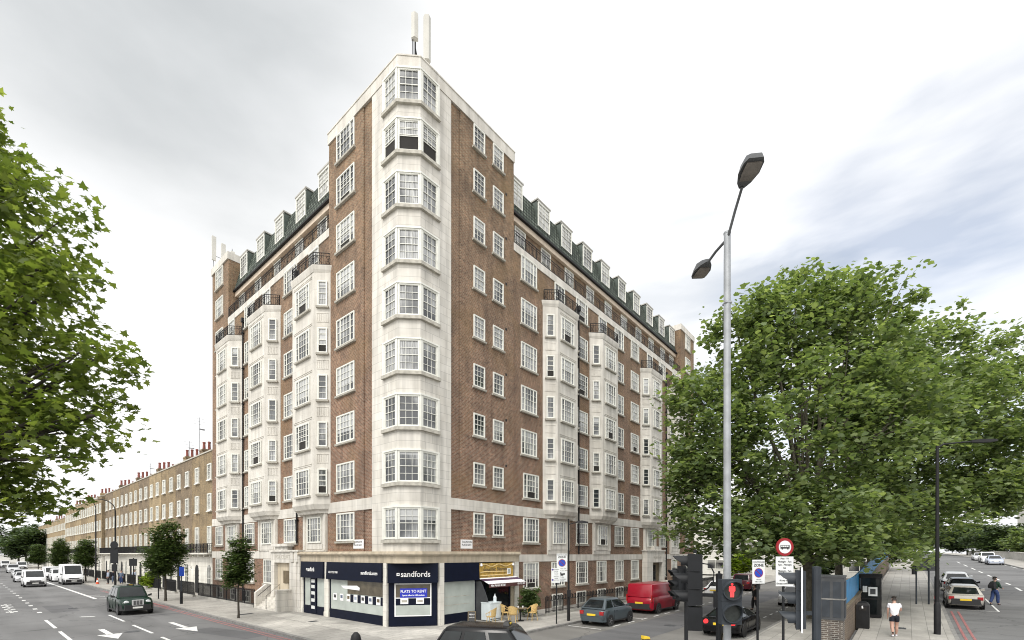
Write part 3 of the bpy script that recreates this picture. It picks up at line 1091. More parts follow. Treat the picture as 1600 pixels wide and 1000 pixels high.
# ---- shopfronts
def shopfronts():
    cor = MB()
    # cornice and stone frieze over the shops, following the corner
    def line(o, c):
        return [(8.5, 0.2), (8.5, -o), (c - o * 0.41, -o), (-o, c - o * 0.41), (-o, 11.1), (0.2, 11.1)]
    for o, z0, z1 in ((0.22, 3.42, 3.8), (0.3, 3.8, 3.87), (0.40, 3.87, 3.97), (0.34, 3.97, 4.03)):
        cor.prism(line(o, CH)[::-1], z0, z1)
    cor.build('shop_cornice', 'stone_shop', B)
    for a, e in ((11.02, 10.72), (7.95, 7.45)):
        pil = MB()
        pil.box(-0.2, 0.1, a, e, 0.12, 3.42)
        pil.box(-0.23, 0.1, a + 0.02, e - 0.02, 0.12, 0.4)
        pil.build('shop_pilaster', 'stucco', B)
    for cx, cy in ((-0.06, 1.66), (2.0, -0.12)):
        pil = MB()
        pil.box(cx - 0.16, cx + 0.16, cy - 0.16, cy + 0.16, 0.12, 3.42)
        pil.build('shop_pilaster', 'stucco', B)
    pil = MB()
    pil.box(8.1, 8.5, -0.2, 0.1, 0.12, 3.42)
    pil.build('shop_pilaster', 'stucco', B)

    def shopfront(name, T, w, fas=1.02, win=None, sides=0.3, depth=0.0):
        """fascia, plinth and frame of one bay: x across 0..w, -y outwards"""
        root = MB()
        root.box(0, w, -0.08, 0.0, 0.12, 0.62)             # plinth
        root.box(0, w, -0.02, 0.05, 0.62, 3.42)            # backing
        root.box(0.0, sides, -0.06, -0.02, 0.62, 2.42)
        root.box(w - sides, w, -0.06, -0.02, 0.62, 2.42)
        o = root.build(name, ['navy'], B)
        o.matrix_local = T
        f = MB()
        f.loft([[(-0.04, -0.28, 2.40), (w + 0.04, -0.28, 2.40), (w + 0.04, -0.02, 2.40), (-0.04, -0.02, 2.40)],
                [(-0.04, -0.24, 3.42), (w + 0.04, -0.24, 3.42), (w + 0.04, -0.02, 3.42), (-0.04, -0.02, 3.42)]])
        f.build('fascia', ['navy'], o)
        return o
    TL = lambda y1: Matrix.Translation((-0.06, y1, 0)) @ Matrix.Rotation(-PI / 2, 4, 'Z')
    # the estate agent's: door bay, long window, corner window, side window
    d = shopfront('shopfront', TL(10.72), 2.77, sides=0.12)
    for x0, x1 in ((0.16, 0.86), (1.75, 2.62)):
        g = MB()
        g.box(x0, x1, -0.05, -0.03, 0.64, 2.38)
        g.build('shop_window', ['interior'], d)
    g = MB()
    g.box(0.95, 1.68, -0.10, -0.02, 0.18, 2.38, 0)
    for z in (0.45, 0.9, 1.35, 1.75, 2.1):
        g.box(1.08, 1.52, -0.112, -0.10, z, z + 0.2, 1)
    g.tube([(1.6, -0.14, 1.0), (1.6, -0.14, 1.5)], 0.015, 6, 2)
    g.build('door', ['navy', 'sign_face', 'chrome'], d)
    brand_logo(d, 0.75, 1.45, 2.93, -0.275, 0.36)
    l = shopfront('shopfront', TL(7.45), 5.6, sides=0.12)
    g = MB()
    g.box(0.14, 5.46, -0.05, -0.03, 0.64, 2.38, 0)
    g.box(2.0, 5.46, -0.056, -0.05, 1.62, 2.38, 1)
    g.box(2.0, 5.46, -0.056, -0.05, 1.22, 1.30, 2)
    g.build('shop_window', ['interior', 'interior_dark', 'navy'], l)
    st = MB()
    st.loft([[(1.3, -0.07, 2.05), (3.0, -0.07, 2.12), (3.3, -0.07, 2.0), (3.25, -0.07, 1.86), (1.6, -0.07, 1.9)],
             [(1.3, -0.058, 2.05), (3.0, -0.058, 2.12), (3.3, -0.058, 2.0), (3.25, -0.058, 1.86), (1.6, -0.058, 1.9)]])
    st.build('window_sticker', ['lettering'], l)
    for k in range(7):
        pc = MB()
        x = 0.45 + k * 0.74
        pc.box(x, x + 0.38, -0.072, -0.06, 1.18, 1.58, 0)
        pc.box(x + 0.07, x + 0.31, -0.076, -0.072, 1.32, 1.50, 1)
        pc.build('property_card', ['lettering', ('black_ink', 'cloth_grey', 'timber', 'cloth_pale')[k % 4]], l)
        if k > 1:
            pc = MB()
            pc.box(x + 0.4, x + 0.72, -0.066, -0.058, 1.16, 1.6, 0)
            pc.build('display_panel', ['navy'], l)
    letters('020 7723 9988', 0.17, l, (0.25, -0.275, 2.82), align='LEFT')
    letters('sandfords.com', 0.27, l, (5.3, -0.27, 2.86), align='RIGHT', bold=0.004)
    # the corner window
    a, b = Vector((-0.1, 1.48, 0)), Vector((1.82, -0.1, 0))
    w = (b - a).length
    ang = math.atan2(b.y - a.y, b.x - a.x)
    T = Matrix.Translation(a) @ Matrix.Rotation(ang, 4, 'Z')
    c = shopfront('shopfront', T, w, sides=0.28)
    g = MB()
    g.box(0.3, w - 0.3, -0.07, -0.03, 0.64, 2.36, 2)
    g.box(0.36, w - 0.36, -0.076, -0.07, 0.7, 1.22, 0)
    g.box(0.36, w - 0.36, -0.076, -0.07, 1.22, 1.58, 3)
    g.box(0.36, w - 0.36, -0.076, -0.07, 1.63, 2.31, 1)
    g.build('shop_window', ['interior', 'interior_dark', 'lettering', 'navy'], c)
    po = MB()
    po.box(0.58, w - 0.52, -0.092, -0.078, 1.62, 2.1)
    po = po.build('poster', ['blue_sign'], c)
    letters('FLATS TO RENT', 0.2, po, (w / 2 + 0.02, -0.094, 1.94), bold=0.003, sx=0.92)
    letters('Special offers for LBS students', 0.105, po, (w / 2 + 0.02, -0.094, 1.74), bold=0.003, sx=0.88)
    for x in (0.6, 1.4):
        pc = MB()
        pc.box(x, x + 0.4, -0.092, -0.078, 1.29, 1.6, 0)
        pc.box(x + 0.06, x + 0.34, -0.096, -0.092, 1.38, 1.5, 1)
        pc.box(x, x + 0.4, -0.092, -0.078, 1.23, 1.285, 2)
        pc.build('property_card', ['lettering', 'sill', 'navy'], c)
    brand_logo(c, 0.42, 1.95, 2.84, -0.285, 0.42)
    # side window
    T = Matrix.Translation((2.2, -0.06, 0))
    r = shopfront('shopfront', T, 2.55, sides=0.1)
    g = MB()
    g.box(0.12, 2.43, -0.05, -0.03, 0.64, 2.38, 0)
    for z in (1.1, 1.55):
        g.box(0.12, 2.1, -0.056, -0.05, z, z + 0.03, 1)
    g.build('shop_window', ['interior', 'sill'], r)
    return


def brand_logo(parent, x0, x1, z, y, size):
    q = size * 0.36
    lg = MB()
    lg.box(x0, x0 + q, y - 0.008, y, z - q / 2, z + q / 2, 0)
    lg.box(x0 + q * 0.3, x0 + q * 0.72, y - 0.012, y - 0.008, z - q * 0.2, z + q * 0.22, 1)
    lg.build('logo', ['lettering', 'navy'], parent)
    letters('sandfords', size, parent, (x0 + q * 1.35, y - 0.004, z), align='LEFT', bold=0.006, sx=0.92 if x1 - x0 > 1 else 0.62)


shopfronts()


def deli():
    """the food shop next to the estate agent's: gilded sign, striped awning, open front"""
    mb = MB()
    mb.box(4.75, 8.1, -0.02, 0.05, 0.12, 3.42)
    o = mb.build('deli_front', ['room'], B)
    sg = MB()
    sg.box(4.86, 7.9, -0.22, -0.02, 2.5, 3.36, 0)
    sg.build('sign_board', ['gold'], o)
    orn = MB()
    pts = []
    for i in range(25):
        t = i / 24
        pts.append((4.95 + 2.85 * t, -0.235, 3.22 + 0.07 * math.sin(t * 14)))
    orn.tube(pts, 0.03, 6, 0)
    orn.tube([(x, y, z - 0.72 + 0.0 * x) for x, y, z in [(4.95, -0.235, 3.36), (7.4, -0.235, 3.36)]], 0.035, 6, 0)
    orn.tube([(4.95, -0.235, 2.82), (5.3, -0.235, 2.86), (7.3, -0.235, 2.84)], 0.03, 6, 0)
    for x in (5.0, 7.85):
        orn.lathe([(0.0, -0.05), (0.09, -0.02), (0.05, 0.12), (0, 0.14)], 10, (x, -0.26, 3.22), 1)
    orn.build('ornament', ['gold_light', 'lettering'], o)
    letters('Gourmet Supreme', 0.3, o, (6.3, -0.226, 2.99), mat='timber', sx=0.95, bold=0.004)
    bx = MB()
    bx.box(7.3, 7.62, -0.26, -0.225, 2.66, 3.02, 0)
    bx.box(7.37, 7.55, -0.268, -0.26, 2.72, 2.96, 1)
    bx.build('menu_board', ['lettering', 'interior'], o)
    aw = MB()
    xs0, xs1 = 4.82, 8.14
    prof = [(-0.24, 2.5), (-0.38, 2.45), (-0.68, 2.34), (-0.84, 2.28), (-1.05, 2.20)]
    mats = [0, 1, 0, 0]
    for k in range(4):
        (y0, z0), (y1, z1) = prof[k], prof[k + 1]
        aw.loft([[(xs0, y0, z0), (xs0, y1, z1), (xs0, y1, z1 - 0.02), (xs0, y0, z0 - 0.02)], [(xs1, y0, z0), (xs1, y1, z1), (xs1, y1, z1 - 0.02), (xs1, y0, z0 - 0.02)]], mats[k])
    aw.box(xs0, xs1, -1.065, -1.045, 1.98, 2.19, 2)
    a = aw.build('awning', ['lettering', 'purple', 'maroon'], o)
    letters('Mini Market & Deli', 0.19, a, (4.95, -1.068, 2.09), align='LEFT', bold=0.004, sx=0.85)
    letters('020 7723 2012', 0.15, a, (8.05, -1.068, 2.1), align='RIGHT', bold=0.003, sx=0.8)
    g = MB()
    g.box(5.55, 7.7, -0.06, -0.02, 0.75, 2.2, 0)
    g.box(5.5, 5.58, -0.09, -0.02, 0.12, 2.4, 1)
    g.box(7.68, 7.76, -0.09, -0.02, 0.12, 2.4, 1)
    g.box(7.82, 8.1, -0.12, -0.02, 0.12, 2.5, 2)
    g.build('deli_window', ['car_glass', 'navy', 'stone_shop'], o)
    sc = MB()       # side screen of the terrace, its edge curved
    pts = [(0, 0.12), (1.25, 0.12)]
    for i in range(9):
        t = i / 8
        pts.append((1.25 - 0.75 * t * t, 0.12 + 2.2 * t))
    pts.append((0, 2.32))
    sc.loft([[(4.68, -y, z) for y, z in pts], [(4.74, -y, z) for y, z in pts]])
    sc.build('side_screen', ['grey_box'], o)


deli()


def portals():
    # main entrance in the long street, reached by steps along the wall
    p = MB()
    p.box(-0.3, 0.1, 14.75, 15.25, 0.9, 4.05)
    p.box(-0.3, 0.1, 10.95, 12.4, 0.12, 4.05)
    p.box(-0.36, -0.3, 11.35, 12.0, 0.12, 3.28)
    p.box(-0.29, 0.1, 12.4, 14.75, 3.3, 4.05)
    p.box(-0.42, 0.1, 10.9, 15.3, 4.05, 4.16)
    p.box(-0.34, 0.0, 12.6, 14.5, 4.16, 4.40)
    p.box(-0.5, 0.0, 12.3, 14.8, 4.40, 4.58)
    for u in (11.1, 11.75):
        p.box(-0.38, -0.3, u, u + 0.4, 3.35, 4.0)
    o = p.build('entrance_portal', ['stone'], B)
    d = MB()
    d.box(-0.05, -0.02, 12.4, 14.75, 1.0, 3.3, 0)
    d.box(-0.11, -0.05, 12.95, 13.75, 1.9, 2.75, 1)
    d.box(-0.29, -0.05, 12.4, 12.52, 1.0, 3.3, 2)
    d.build('entrance_door', ['stone_shop', 'timber', 'timber'], o)
    letters('IVOR COURT', 0.36, o, (-0.296, 13.5, 3.68), rz=-PI / 2, mat='sill', bold=0.004, spacing=1.1)
    w = MB()
    w.box(-1.25, -0.36, 12.0, 12.28, 0.12, 1.46)
    w.box(-1.3, -0.36, 11.96, 12.32, 1.46, 1.56)
    w.build('flank_wall', ['stone'], o)
    w = MB()
    w.loft([[(-1.2, 15.6, 0.12), (0, 15.6, 0.12), (0, 15.6, 1.75), (-0.5, 15.6, 1.75), (-1.2, 15.6, 1.2)], [(-1.2, 15.85, 0.12), (0, 15.85, 0.12), (0, 15.85, 1.75), (-0.5, 15.85, 1.75), (-1.2, 15.85, 1.2)]])
    w.build('flank_wall', ['stone'], o)
    for i in range(6):
        st = MB()
        st.box(-1.15 + i * 0.18, 0.05, 12.3, 15.58, 0.12 + i * 0.15 + (0.003 if i else 0), 0.12 + (i + 1) * 0.15)
        st.build('step', ['stone_plain'], o)
    r = MB()
    r.tube([(-1.18, 13.9, 0.2), (-1.18, 13.9, 1.05), (-0.3, 13.9, 1.8), (-0.3, 13.9, 1.0)], 0.022, 8)
    r.build('handrail', ['iron'], o)
    r = MB()
    r.tube([(-1.1, 15.5, 0.95), (-0.2, 15.5, 1.7)], 0.022, 8)
    r.build('handrail', ['iron'], o)
    # side street entrance
    p = MB()
    p.box(27.0, 28.3, -0.5, 0.1, 0.2, 4.15)
    p.box(30.6, 31.1, -0.5, 0.1, 0.2, 4.15)
    p.box(28.3, 30.6, -0.49, 0.1, 3.08, 4.15)
    p.box(26.9, 31.2, -0.58, 0.1, 4.15, 4.28)
    p.box(28.6, 30.3, -0.5, 0.0, 4.28, 4.62)
    p.box(28.3, 30.6, -0.1, 0.0, 0.3, 3.08, 1)
    p.box(27.4, 30.9, -2.1, -0.5, 0.12, 0.45)
    p.box(30.7, 30.9, -2.1, -0.5, 0.45, 1.3)
    p.box(27.2, 27.4, -2.1, -0.5, 0.45, 1.3)
    o = p.build('side_entrance', ['stone', 'timber'], B)
    g = MB()
    g.box(29.1, 29.8, -0.13, -0.1, 0.5, 2.8, 0)
    g.build('door', ['car_glass'], o)
    letters('IVOR COURT', 0.3, o, (29.45, -0.497, 3.55), mat='sill', bold=0.004)


portals()


def vents():
    v = MB()
    for k in range(1, 9):
        v.box(7.35, 7.5, -0.068, -0.058, FT[k] + 0.12, FT[k] + 0.27)
    v.build('vent_brick', ['iron'], B)


vents()

# street name plates on the wall
t = MB()
t.box(-0.45, 0.45, -0.03, 0, 0, 0.5, 0)
o = t.build('street_name_plate', ['lettering'])
put(o, 4.0, -0.065, 4.2)
tag(o, 'white street name plate on the brick wall right of the stone corner', 'street sign', 'street name plates')
letters('TAUNTON', 0.16, o, (-0.38, -0.033, 0.37), mat='black_ink', align='LEFT')
letters('PLACE NW1', 0.16, o, (-0.38, -0.033, 0.2), mat='black_ink', align='LEFT', sx=0.85)
t = MB()
t.box(-0.52, 0.52, -0.03, 0, 0, 0.5, 0)
o = t.build('street_name_plate', ['lettering'])
put(o, -0.065, 4.35, 4.2, -PI / 2)
tag(o, 'white street name plate on the brick wall left of the stone corner', 'street sign', 'street name plates')
letters('GLOUCESTER', 0.155, o, (-0.47, -0.033, 0.37), mat='black_ink', align='LEFT', sx=0.9)
letters('PLACE NW1', 0.155, o, (-0.47, -0.033, 0.18), mat='black_ink', align='LEFT')

# roof antennas
def antenna(label, x, y, z, h, rz, w=0.34):
    r = thing('mobile_antenna', label, 'antenna', x, y, 29.31, rz, 'antennas on the corner tower')
    b = MB()
    b.loft([[(-w / 2, -0.1, z), (0, -0.2, z), (w / 2, -0.1, z), (w / 2, 0.08, z), (-w / 2, 0.08, z)],
            [(-w / 2, -0.1, z + h), (0, -0.2, z + h), (w / 2, -0.1, z + h), (w / 2, 0.08, z + h), (-w / 2, 0.08, z + h)]])
    b.build('panel', ['far_wall'], r)
    s = MB()
    s.tube([(0.0, 0.25, -0.05), (0.0, 0.25, z + h * 0.35)], 0.04, 8)
    s.tube([(0, 0.25, z + 0.3), (0, 0.05, z + 0.3)], 0.035, 6)
    s.tube([(0, 0.25, max(z - 0.1, 0.3)), (0.3, 0.5, 0.0)], 0.03, 6)
    s.tube([(-0.1, 0.0, z), (-0.12, 0.25, max(0.0, z - 1.2)), (-0.1, 0.3, 0.0)], 0.03, 6)
    s.build('bracket', ['iron'], r)


antenna('white panel antenna on the left of the corner tower top, its foot above the parapet', 0.97, 0.69, 1.6, 1.3, -0.75)
antenna('taller white panel antenna on the right of the corner tower top', 1.30, 0.10, 0.32, 2.3, -0.2)
r = thing('mobile_antenna', 'cluster of white antenna panels on the far left tower', 'antenna', 0.6, 27.5, 29.24)
for i in range(3):
    b = MB()
    b.box(-0.16 + i * 0.75 - 0.7, 0.16 + i * 0.75 - 0.7, -0.08, 0.08, 0.5, 2.6 - 0.3 * i)
    b.build('panel', ['far_wall'], r)
s = MB()
for i in range(3):
    s.tube([(i * 0.75 - 0.7, 0.12, 0), (i * 0.75 - 0.7, 0.12, 2.3)], 0.035, 6)
s.tube([(-0.7, 0.12, 1.0), (0.8, 0.12, 1.0)], 0.03, 6)
s.build('bracket', ['galv'], r)


# ------------------------------------------------------------------ ground, roads, pavements
def zr(x):
    """level of the road on the right, which climbs to a bridge"""
    def ss(t):
        t = min(1, max(0, t))
        return t * t * (3 - 2 * t)
    if x < 8: return 0.0
    if x < 16: return 0.024 * (x - 8) ** 2 / 16 * 1.0 + 0.0
    if x < 42: return 0.096 + 0.044 * (x - 16)
    if x < 110: return 1.24 + 0.022 * (x - 42)
    return 2.736 + 0.008 * (x - 110)


def sheet(mb, xs, y0, y1, zf, dz=0.0, m=0):
    for a, b in zip(xs[:-1], xs[1:]):
        mb.poly([(a, y0, zf(a) + dz), (b, y0, zf(b) + dz), (b, y1, zf(b) + dz), (a, y1, zf(a) + dz)], m)


XS = [-26] + list(range(-8, 60, 4)) + list(range(60, 130, 10)) + [150, 200, 300, 500]
ZF = lambda x: 0.0
g = MB()
g.poly([(-1500, -1500, -0.25), (2000, -1500, -0.25), (2000, 2000, -0.25), (-1500, 2000, -0.25)])
structure('ground', g, 'conc')
g = MB()
g.poly([(-18.6, -70, 0), (-4.3, -70, 0), (-4.3, 520, 0), (-18.6, 520, 0)])
structure('road', g, 'asphalt')
g = MB()
g.poly([(-4.3, -16.4, -0.001), (160, -16.4, -0.001), (160, 6, -0.001), (-4.3, 6, -0.001)])
structure('side_road', g, 'asphalt_side')
g = MB()
sheet(g, [-4.3] + XS[2:], -30.6, -16.4, zr, 0.0)
structure('bridge_road', g, 'asphalt')
g = MB()
g.poly([(-4.3, -70, 0), (20, -70, 0), (20, -30.6, 0), (-4.3, -30.6, 0)])
structure('junction_road', g, 'asphalt')

# pavement at the foot of the apartment building
arc = [(-4.55 + 4.2 - 4.2 * math.cos(t), -0.7 - 4.2 * math.sin(t)) for t in [i * PI / 2 / 10 for i in range(11)]]
edge = [(-4.55, 400)] + arc + [(160, -4.9)]


def inset_edge(e, d):
    out = []
    for i, p in enumerate(e):
        a = Vector(e[max(0, i - 1)])
        b = Vector(e[min(len(e) - 1, i + 1)])
        t = (b - a).normalized()
        out.append((p[0] - t.y * d, p[1] + t.x * d))
    return out


ie = inset_edge(edge, 0.16)
g = MB()
g.prism(ie + [(160, 6), (0.5, 6), (0.5, 400)], -0.02, 0.12)
structure('pavement', g, 'slab')
g = MB()
for (a, b), (c, d) in zip(zip(edge[:-1], edge[1:]), zip(ie[:-1], ie[1:])):
    g.loft([[(*a, -0.02), (*a, 0.11), (*c, 0.125), (*c, -0.02)], [(*b, -0.02), (*b, 0.11), (*d, 0.125), (*d, -0.02)]])
structure('kerb', g, 'kerb')
g = MB()
g.poly([(-4.3, 3.6, 0.124), (-2.3, 5.0, 0.124), (-2.3, 8.5, 0.124), (-4.3, 7.4, 0.124)][::-1])
g.poly([(-2.2, -2.0, 0.124), (1.5, -3.4, 0.124), (0.9, -1.0, 0.124), (-1.5, 4.8, 0.124), (-2.2, 4.6, 0.124)])
g.poly([(-2.2, 4.8, 0.124), (-0.9, 4.9, 0.124), (-1.0, 11.0, 0.124), (-2.2, 11.0, 0.124)])
structure('pavement_repair', g, 'slab_light')

# island between the side street and the road to the bridge
g = MB()
pts = [(-7.42, -17.2), (-6.86, -15.7), (-5.5, -14.45), (-3.46, -13.76), (0, -13.66), (160, -13.66), (160, -16.75), (8, -16.75), (8, -17.2)]
g.prism(pts[::-1], -0.02, 0.12)
pts2 = [(-7.42, -17.2), (8, -17.2), (8, -20.64), (-4, -20.64), (-6.2, -20.0), (-7.2, -18.8)]
g.prism(pts2[::-1], -0.02, 0.12)
structure('island_pavement', g, 'slab')
g = MB()
ko = [(160, -13.5), (0, -13.5), (-3.5, -13.6), (-5.6, -14.3), (-7.0, -15.6), (-7.6, -17.2), (-7.36, -18.9), (-6.28, -20.14), (-4, -20.8), (8, -20.8)]
ki = [(160, -13.66), (0, -13.66), (-3.46, -13.76), (-5.5, -14.45), (-6.86, -15.7), (-7.42, -17.2), (-7.2, -18.8), (-6.2, -20.0), (-4, -20.64), (8, -20.64)]
for (a, b), (c, d) in zip(zip(ko[:-1], ko[1:]), zip(ki[:-1], ki[1:])):
    g.loft([[(*a, -0.02), (*a, 0.11), (*c, 0.125), (*c, -0.02)], [(*b, -0.02), (*b, 0.11), (*d, 0.125), (*d, -0.02)]])
structure('island_kerb', g, 'kerb')
RXS = [8, 12, 16, 20, 24, 28, 32, 36, 42, 50, 60, 75, 90, 110, 150, 200, 300]
g = MB()
sheet(g, RXS, -20.64, -17.2, zr, 0.12)
structure('bridge_pavement', g, 'slab')
g = MB()
for a, b in zip(RXS[:-1], RXS[1:]):
    g.loft([[(a, -20.8, zr(a) - 0.1), (a, -20.8, zr(a) + 0.11), (a, -20.64, zr(a) + 0.125), (a, -20.64, zr(a) - 0.1)],
            [(b, -20.8, zr(b) - 0.1), (b, -20.8, zr(b) + 0.11), (b, -20.64, zr(b) + 0.125), (b, -20.64, zr(b) - 0.1)]])
    if a >= 36:
        g.loft([[(a, -30.4, zr(a) - 0.1), (a, -30.4, zr(a) + 0.11), (a, -30.56, zr(a) + 0.125), (a, -30.56, zr(a) - 0.1)],
                [(b, -30.4, zr(b) - 0.1), (b, -30.4, zr(b) + 0.11), (b, -30.56, zr(b) + 0.125), (b, -30.56, zr(b) - 0.1)]])
structure('bridge_kerb', g, 'kerb')
g = MB()
sheet(g, [36, 42, 50, 60, 75, 90, 110, 150, 200, 300], -36, -30.56, zr, 0.12)
structure('far_pavement', g, 'slab')
g = MB()
g.prism([(-24, -70), (-18.5, -70), (-18.5, 400), (-24, 400)], -0.02, 0.12)
structure('opposite_pavement', g, 'slab')

# road markings
WZ = 0.005
wm, rm, dk = MB(), MB(), MB()


def stripe(mb, x0, y0, x1, y1, w, zf=ZF, dz=WZ):
    a, b = Vector((x0, y0)), Vector((x1, y1))
    t = (b - a).normalized()
    n = Vector((-t.y, t.x)) * w / 2
    mb.poly([(a.x - n.x, a.y - n.y, zf(a.x) + dz), (b.x - n.x, b.y - n.y, zf(b.x) + dz), (b.x + n.x, b.y + n.y, zf(b.x) + dz), (a.x + n.x, a.y + n.y, zf(a.x) + dz)])


for a, b in ((19.6, 15.0), (13.4, 9.4), (7.6, 4.0)):
    stripe(wm, -11.25, a, -11.25, b, 0.14)
for y in (24.6, 27.6, 30.8, 33.8, 37, 40.5, 44, 48, 52, 56.5, 61, 66, 72, 79, 87):
    stripe(wm, -11.1, y, -11.1, y + 0.75, 0.22)
for a, b in ((19.8, 15.4), (13.3, 9.2), (7.6, 4.2)):
    stripe(wm, -8.37, a, -8.37, b, 0.13)
stripe(wm, -6.95, 34.6, -6.95, 80, 0.24)
stripe(wm, -9.7, 19.95, -9.1, 19.5, 0.25)
stripe(wm, -6.8, 34.2, -4.7, 33.4, 0.14)
for y in (37.2, 39.6):
    stripe(wm, -6.8, y, -6.0, y - 0.4, 0.2)
for x, y in ((-6.75, 0), (-9.78, 0)):       # lane arrows pointing at the junction
    ya, yt = (12.9, 8.2) if x > -8 else (12.7, 8.6)
    stripe(wm, x, ya, x, yt + 1.75, 0.24)
    wm.poly([(x, yt, WZ), (x + 0.48, yt + 1.85, WZ), (x - 0.48, yt + 1.85, WZ)])
for k in range(4):                          # writing on the far lane
    y = 26.8 + k * 2.1
    stripe(wm, -12.55, y, -12.0, y, 0.5)
    stripe(wm, -12.3, y - 0.7, -12.3, y + 0.8, 0.16)
for x in (-4.78, -5.02):
    stripe(rm, x, 0.5, x, 46, 0.085)
stripe(rm, -4.68, 22, -4.68, 40, 0.2)
for k in range(18):                         # bay lines in the side street
    stripe(wm, 8.2 + k * 1.75, -7.0, 9.0 + k * 1.75, -7.0, 0.1)
    stripe(wm, 8.5 + k * 1.75, -12.35, 9.2 + k * 1.75, -12.35, 0.1)
stripe(wm, 6.9, -5.0, 6.9, -7.0, 0.1)
stripe(wm, 12.0, -5.0, 12.0, -7.0, 0.1)
stripe(dk, -6.5, 9.0, -5.4, 4.2, 1.3, dz=0.003)
stripe(dk, -9.9, 30, -9.9, 24, 1.4, dz=0.003)
stripe(dk, -5.9, 33, -5.9, 26, 0.9, dz=0.003)
stripe(dk, -7.6, 17.5, -4.8, 17.5, 0.5, dz=0.003)
stripe(dk, 14, -11.0, 19, -11.0, 1.1, dz=0.003)
stripe(dk, 26, -26.5, 33, -26.5, 1.3, zr, 0.01)
stripe(dk, 2.0, -8.6, 40, -9.0, 2.6, dz=0.003)
for x0, x1, y, w in ((38, 40.5, 0, 0), (43, 45.5, 0, 0), (49, 52, 0, 0), (55, 58, 0, 0), (62, 66, 0, 0), (70, 75, 0, 0), (80, 86, 0, 0), (92, 99, 0, 0), (34, 36, 0, 0), (30, 32, 0, 0)):
    stripe(wm, x0, -25.7, x1, -25.7, 0.16, zr, 0.012)
for a, b in zip(RXS[:-1], RXS[1:]):
    if b <= 24:
        for y in (-21.05, -21.35):
            stripe(rm, a, y, b, y, 0.1, zr, 0.012)
stripe(wm, 25.0, -23.15, 36, -23.15, 0.09, zr, 0.012)
stripe(wm, 24.9, -21.3, 24.9, -23.15, 0.09, zr, 0.012)
for k in range(6):
    stripe(wm, 40 + k * 9, -30.15, 45 + k * 9, -30.15, 0.12, zr, 0.012)
structure('road_markings', wm, 'line_white')
structure('red_route_lines', rm, 'line_red')
structure('road_patch', dk, 'asphalt_dark')


def manhole(label, x, y, z, w, d, rz=0.0, rnd=False):
    m = MB()
    if rnd:
        m.lathe([(w / 2, 0), (w / 2, 0.006), (0, 0.006)], 20)
    else:
        m.box(-w / 2, w / 2, -d / 2, d / 2, 0, 0.006)
        for k in range(4):
            m.box(-w / 2 + 0.06, w / 2 - 0.06, -d / 2 + d * (k + 0.6) / 4.4, -d / 2 + d * (k + 0.85) / 4.4, 0.006, 0.010)
    o = m.build('manhole_cover', ['grey_box'])
    put(o, x, y, z, rz)
    tag(o, label, 'manhole cover', 'manhole covers')


manhole('round iron cover in the road between the two white arrows', -8.9, 10.6, 0.002, 0.65, 0.65, 0, True)
manhole('square iron cover in the road behind the green taxi', -9.3, 26.5, 0.002, 0.6, 0.6)
manhole('rectangular iron cover in the pavement between the slender tree and the steps', -2.9, 12.6, 0.12, 0.8, 0.5)
manhole('small iron cover in the pavement before the long shop window', -1.7, 6.3, 0.12, 0.5, 0.4)
manhole('round iron cover in the side street beside the small car', 10.5, -9.2, 0.004, 0.65, 0.65, 0, True)
manhole('square iron cover in the right pavement behind the walking man', 15.8, -18.7, zr(15.8) + 0.12, 0.7, 0.6)

# ------------------------------------------------------------------ vehicles
def quad_on(mb, P4, u0, u1, v0, v1, off=0.012, m=0, rnd=0.0):
    """a thin plate on the bilinear patch P4 (a b c d = lower left, lower right, upper right, upper left), lifted off it"""
    a, b, c, d = [Vector(p) for p in P4]
    f = lambda u, v: (a * (1 - u) + b * u) * (1 - v) + (d * (1 - u) + c * u) * v
    n = (b - a).cross(d - a).normalized()
    q = [f(u0, v0), f(u1, v0), f(u1, v1), f(u0, v1)]
    top = [p + n * off for p in q]
    cen = sum(top, Vector()) / 4
    mb.loft([[p - n * 0.01 for p in q], [p + (cen - p).normalized() * 0.015 for p in top]], m)


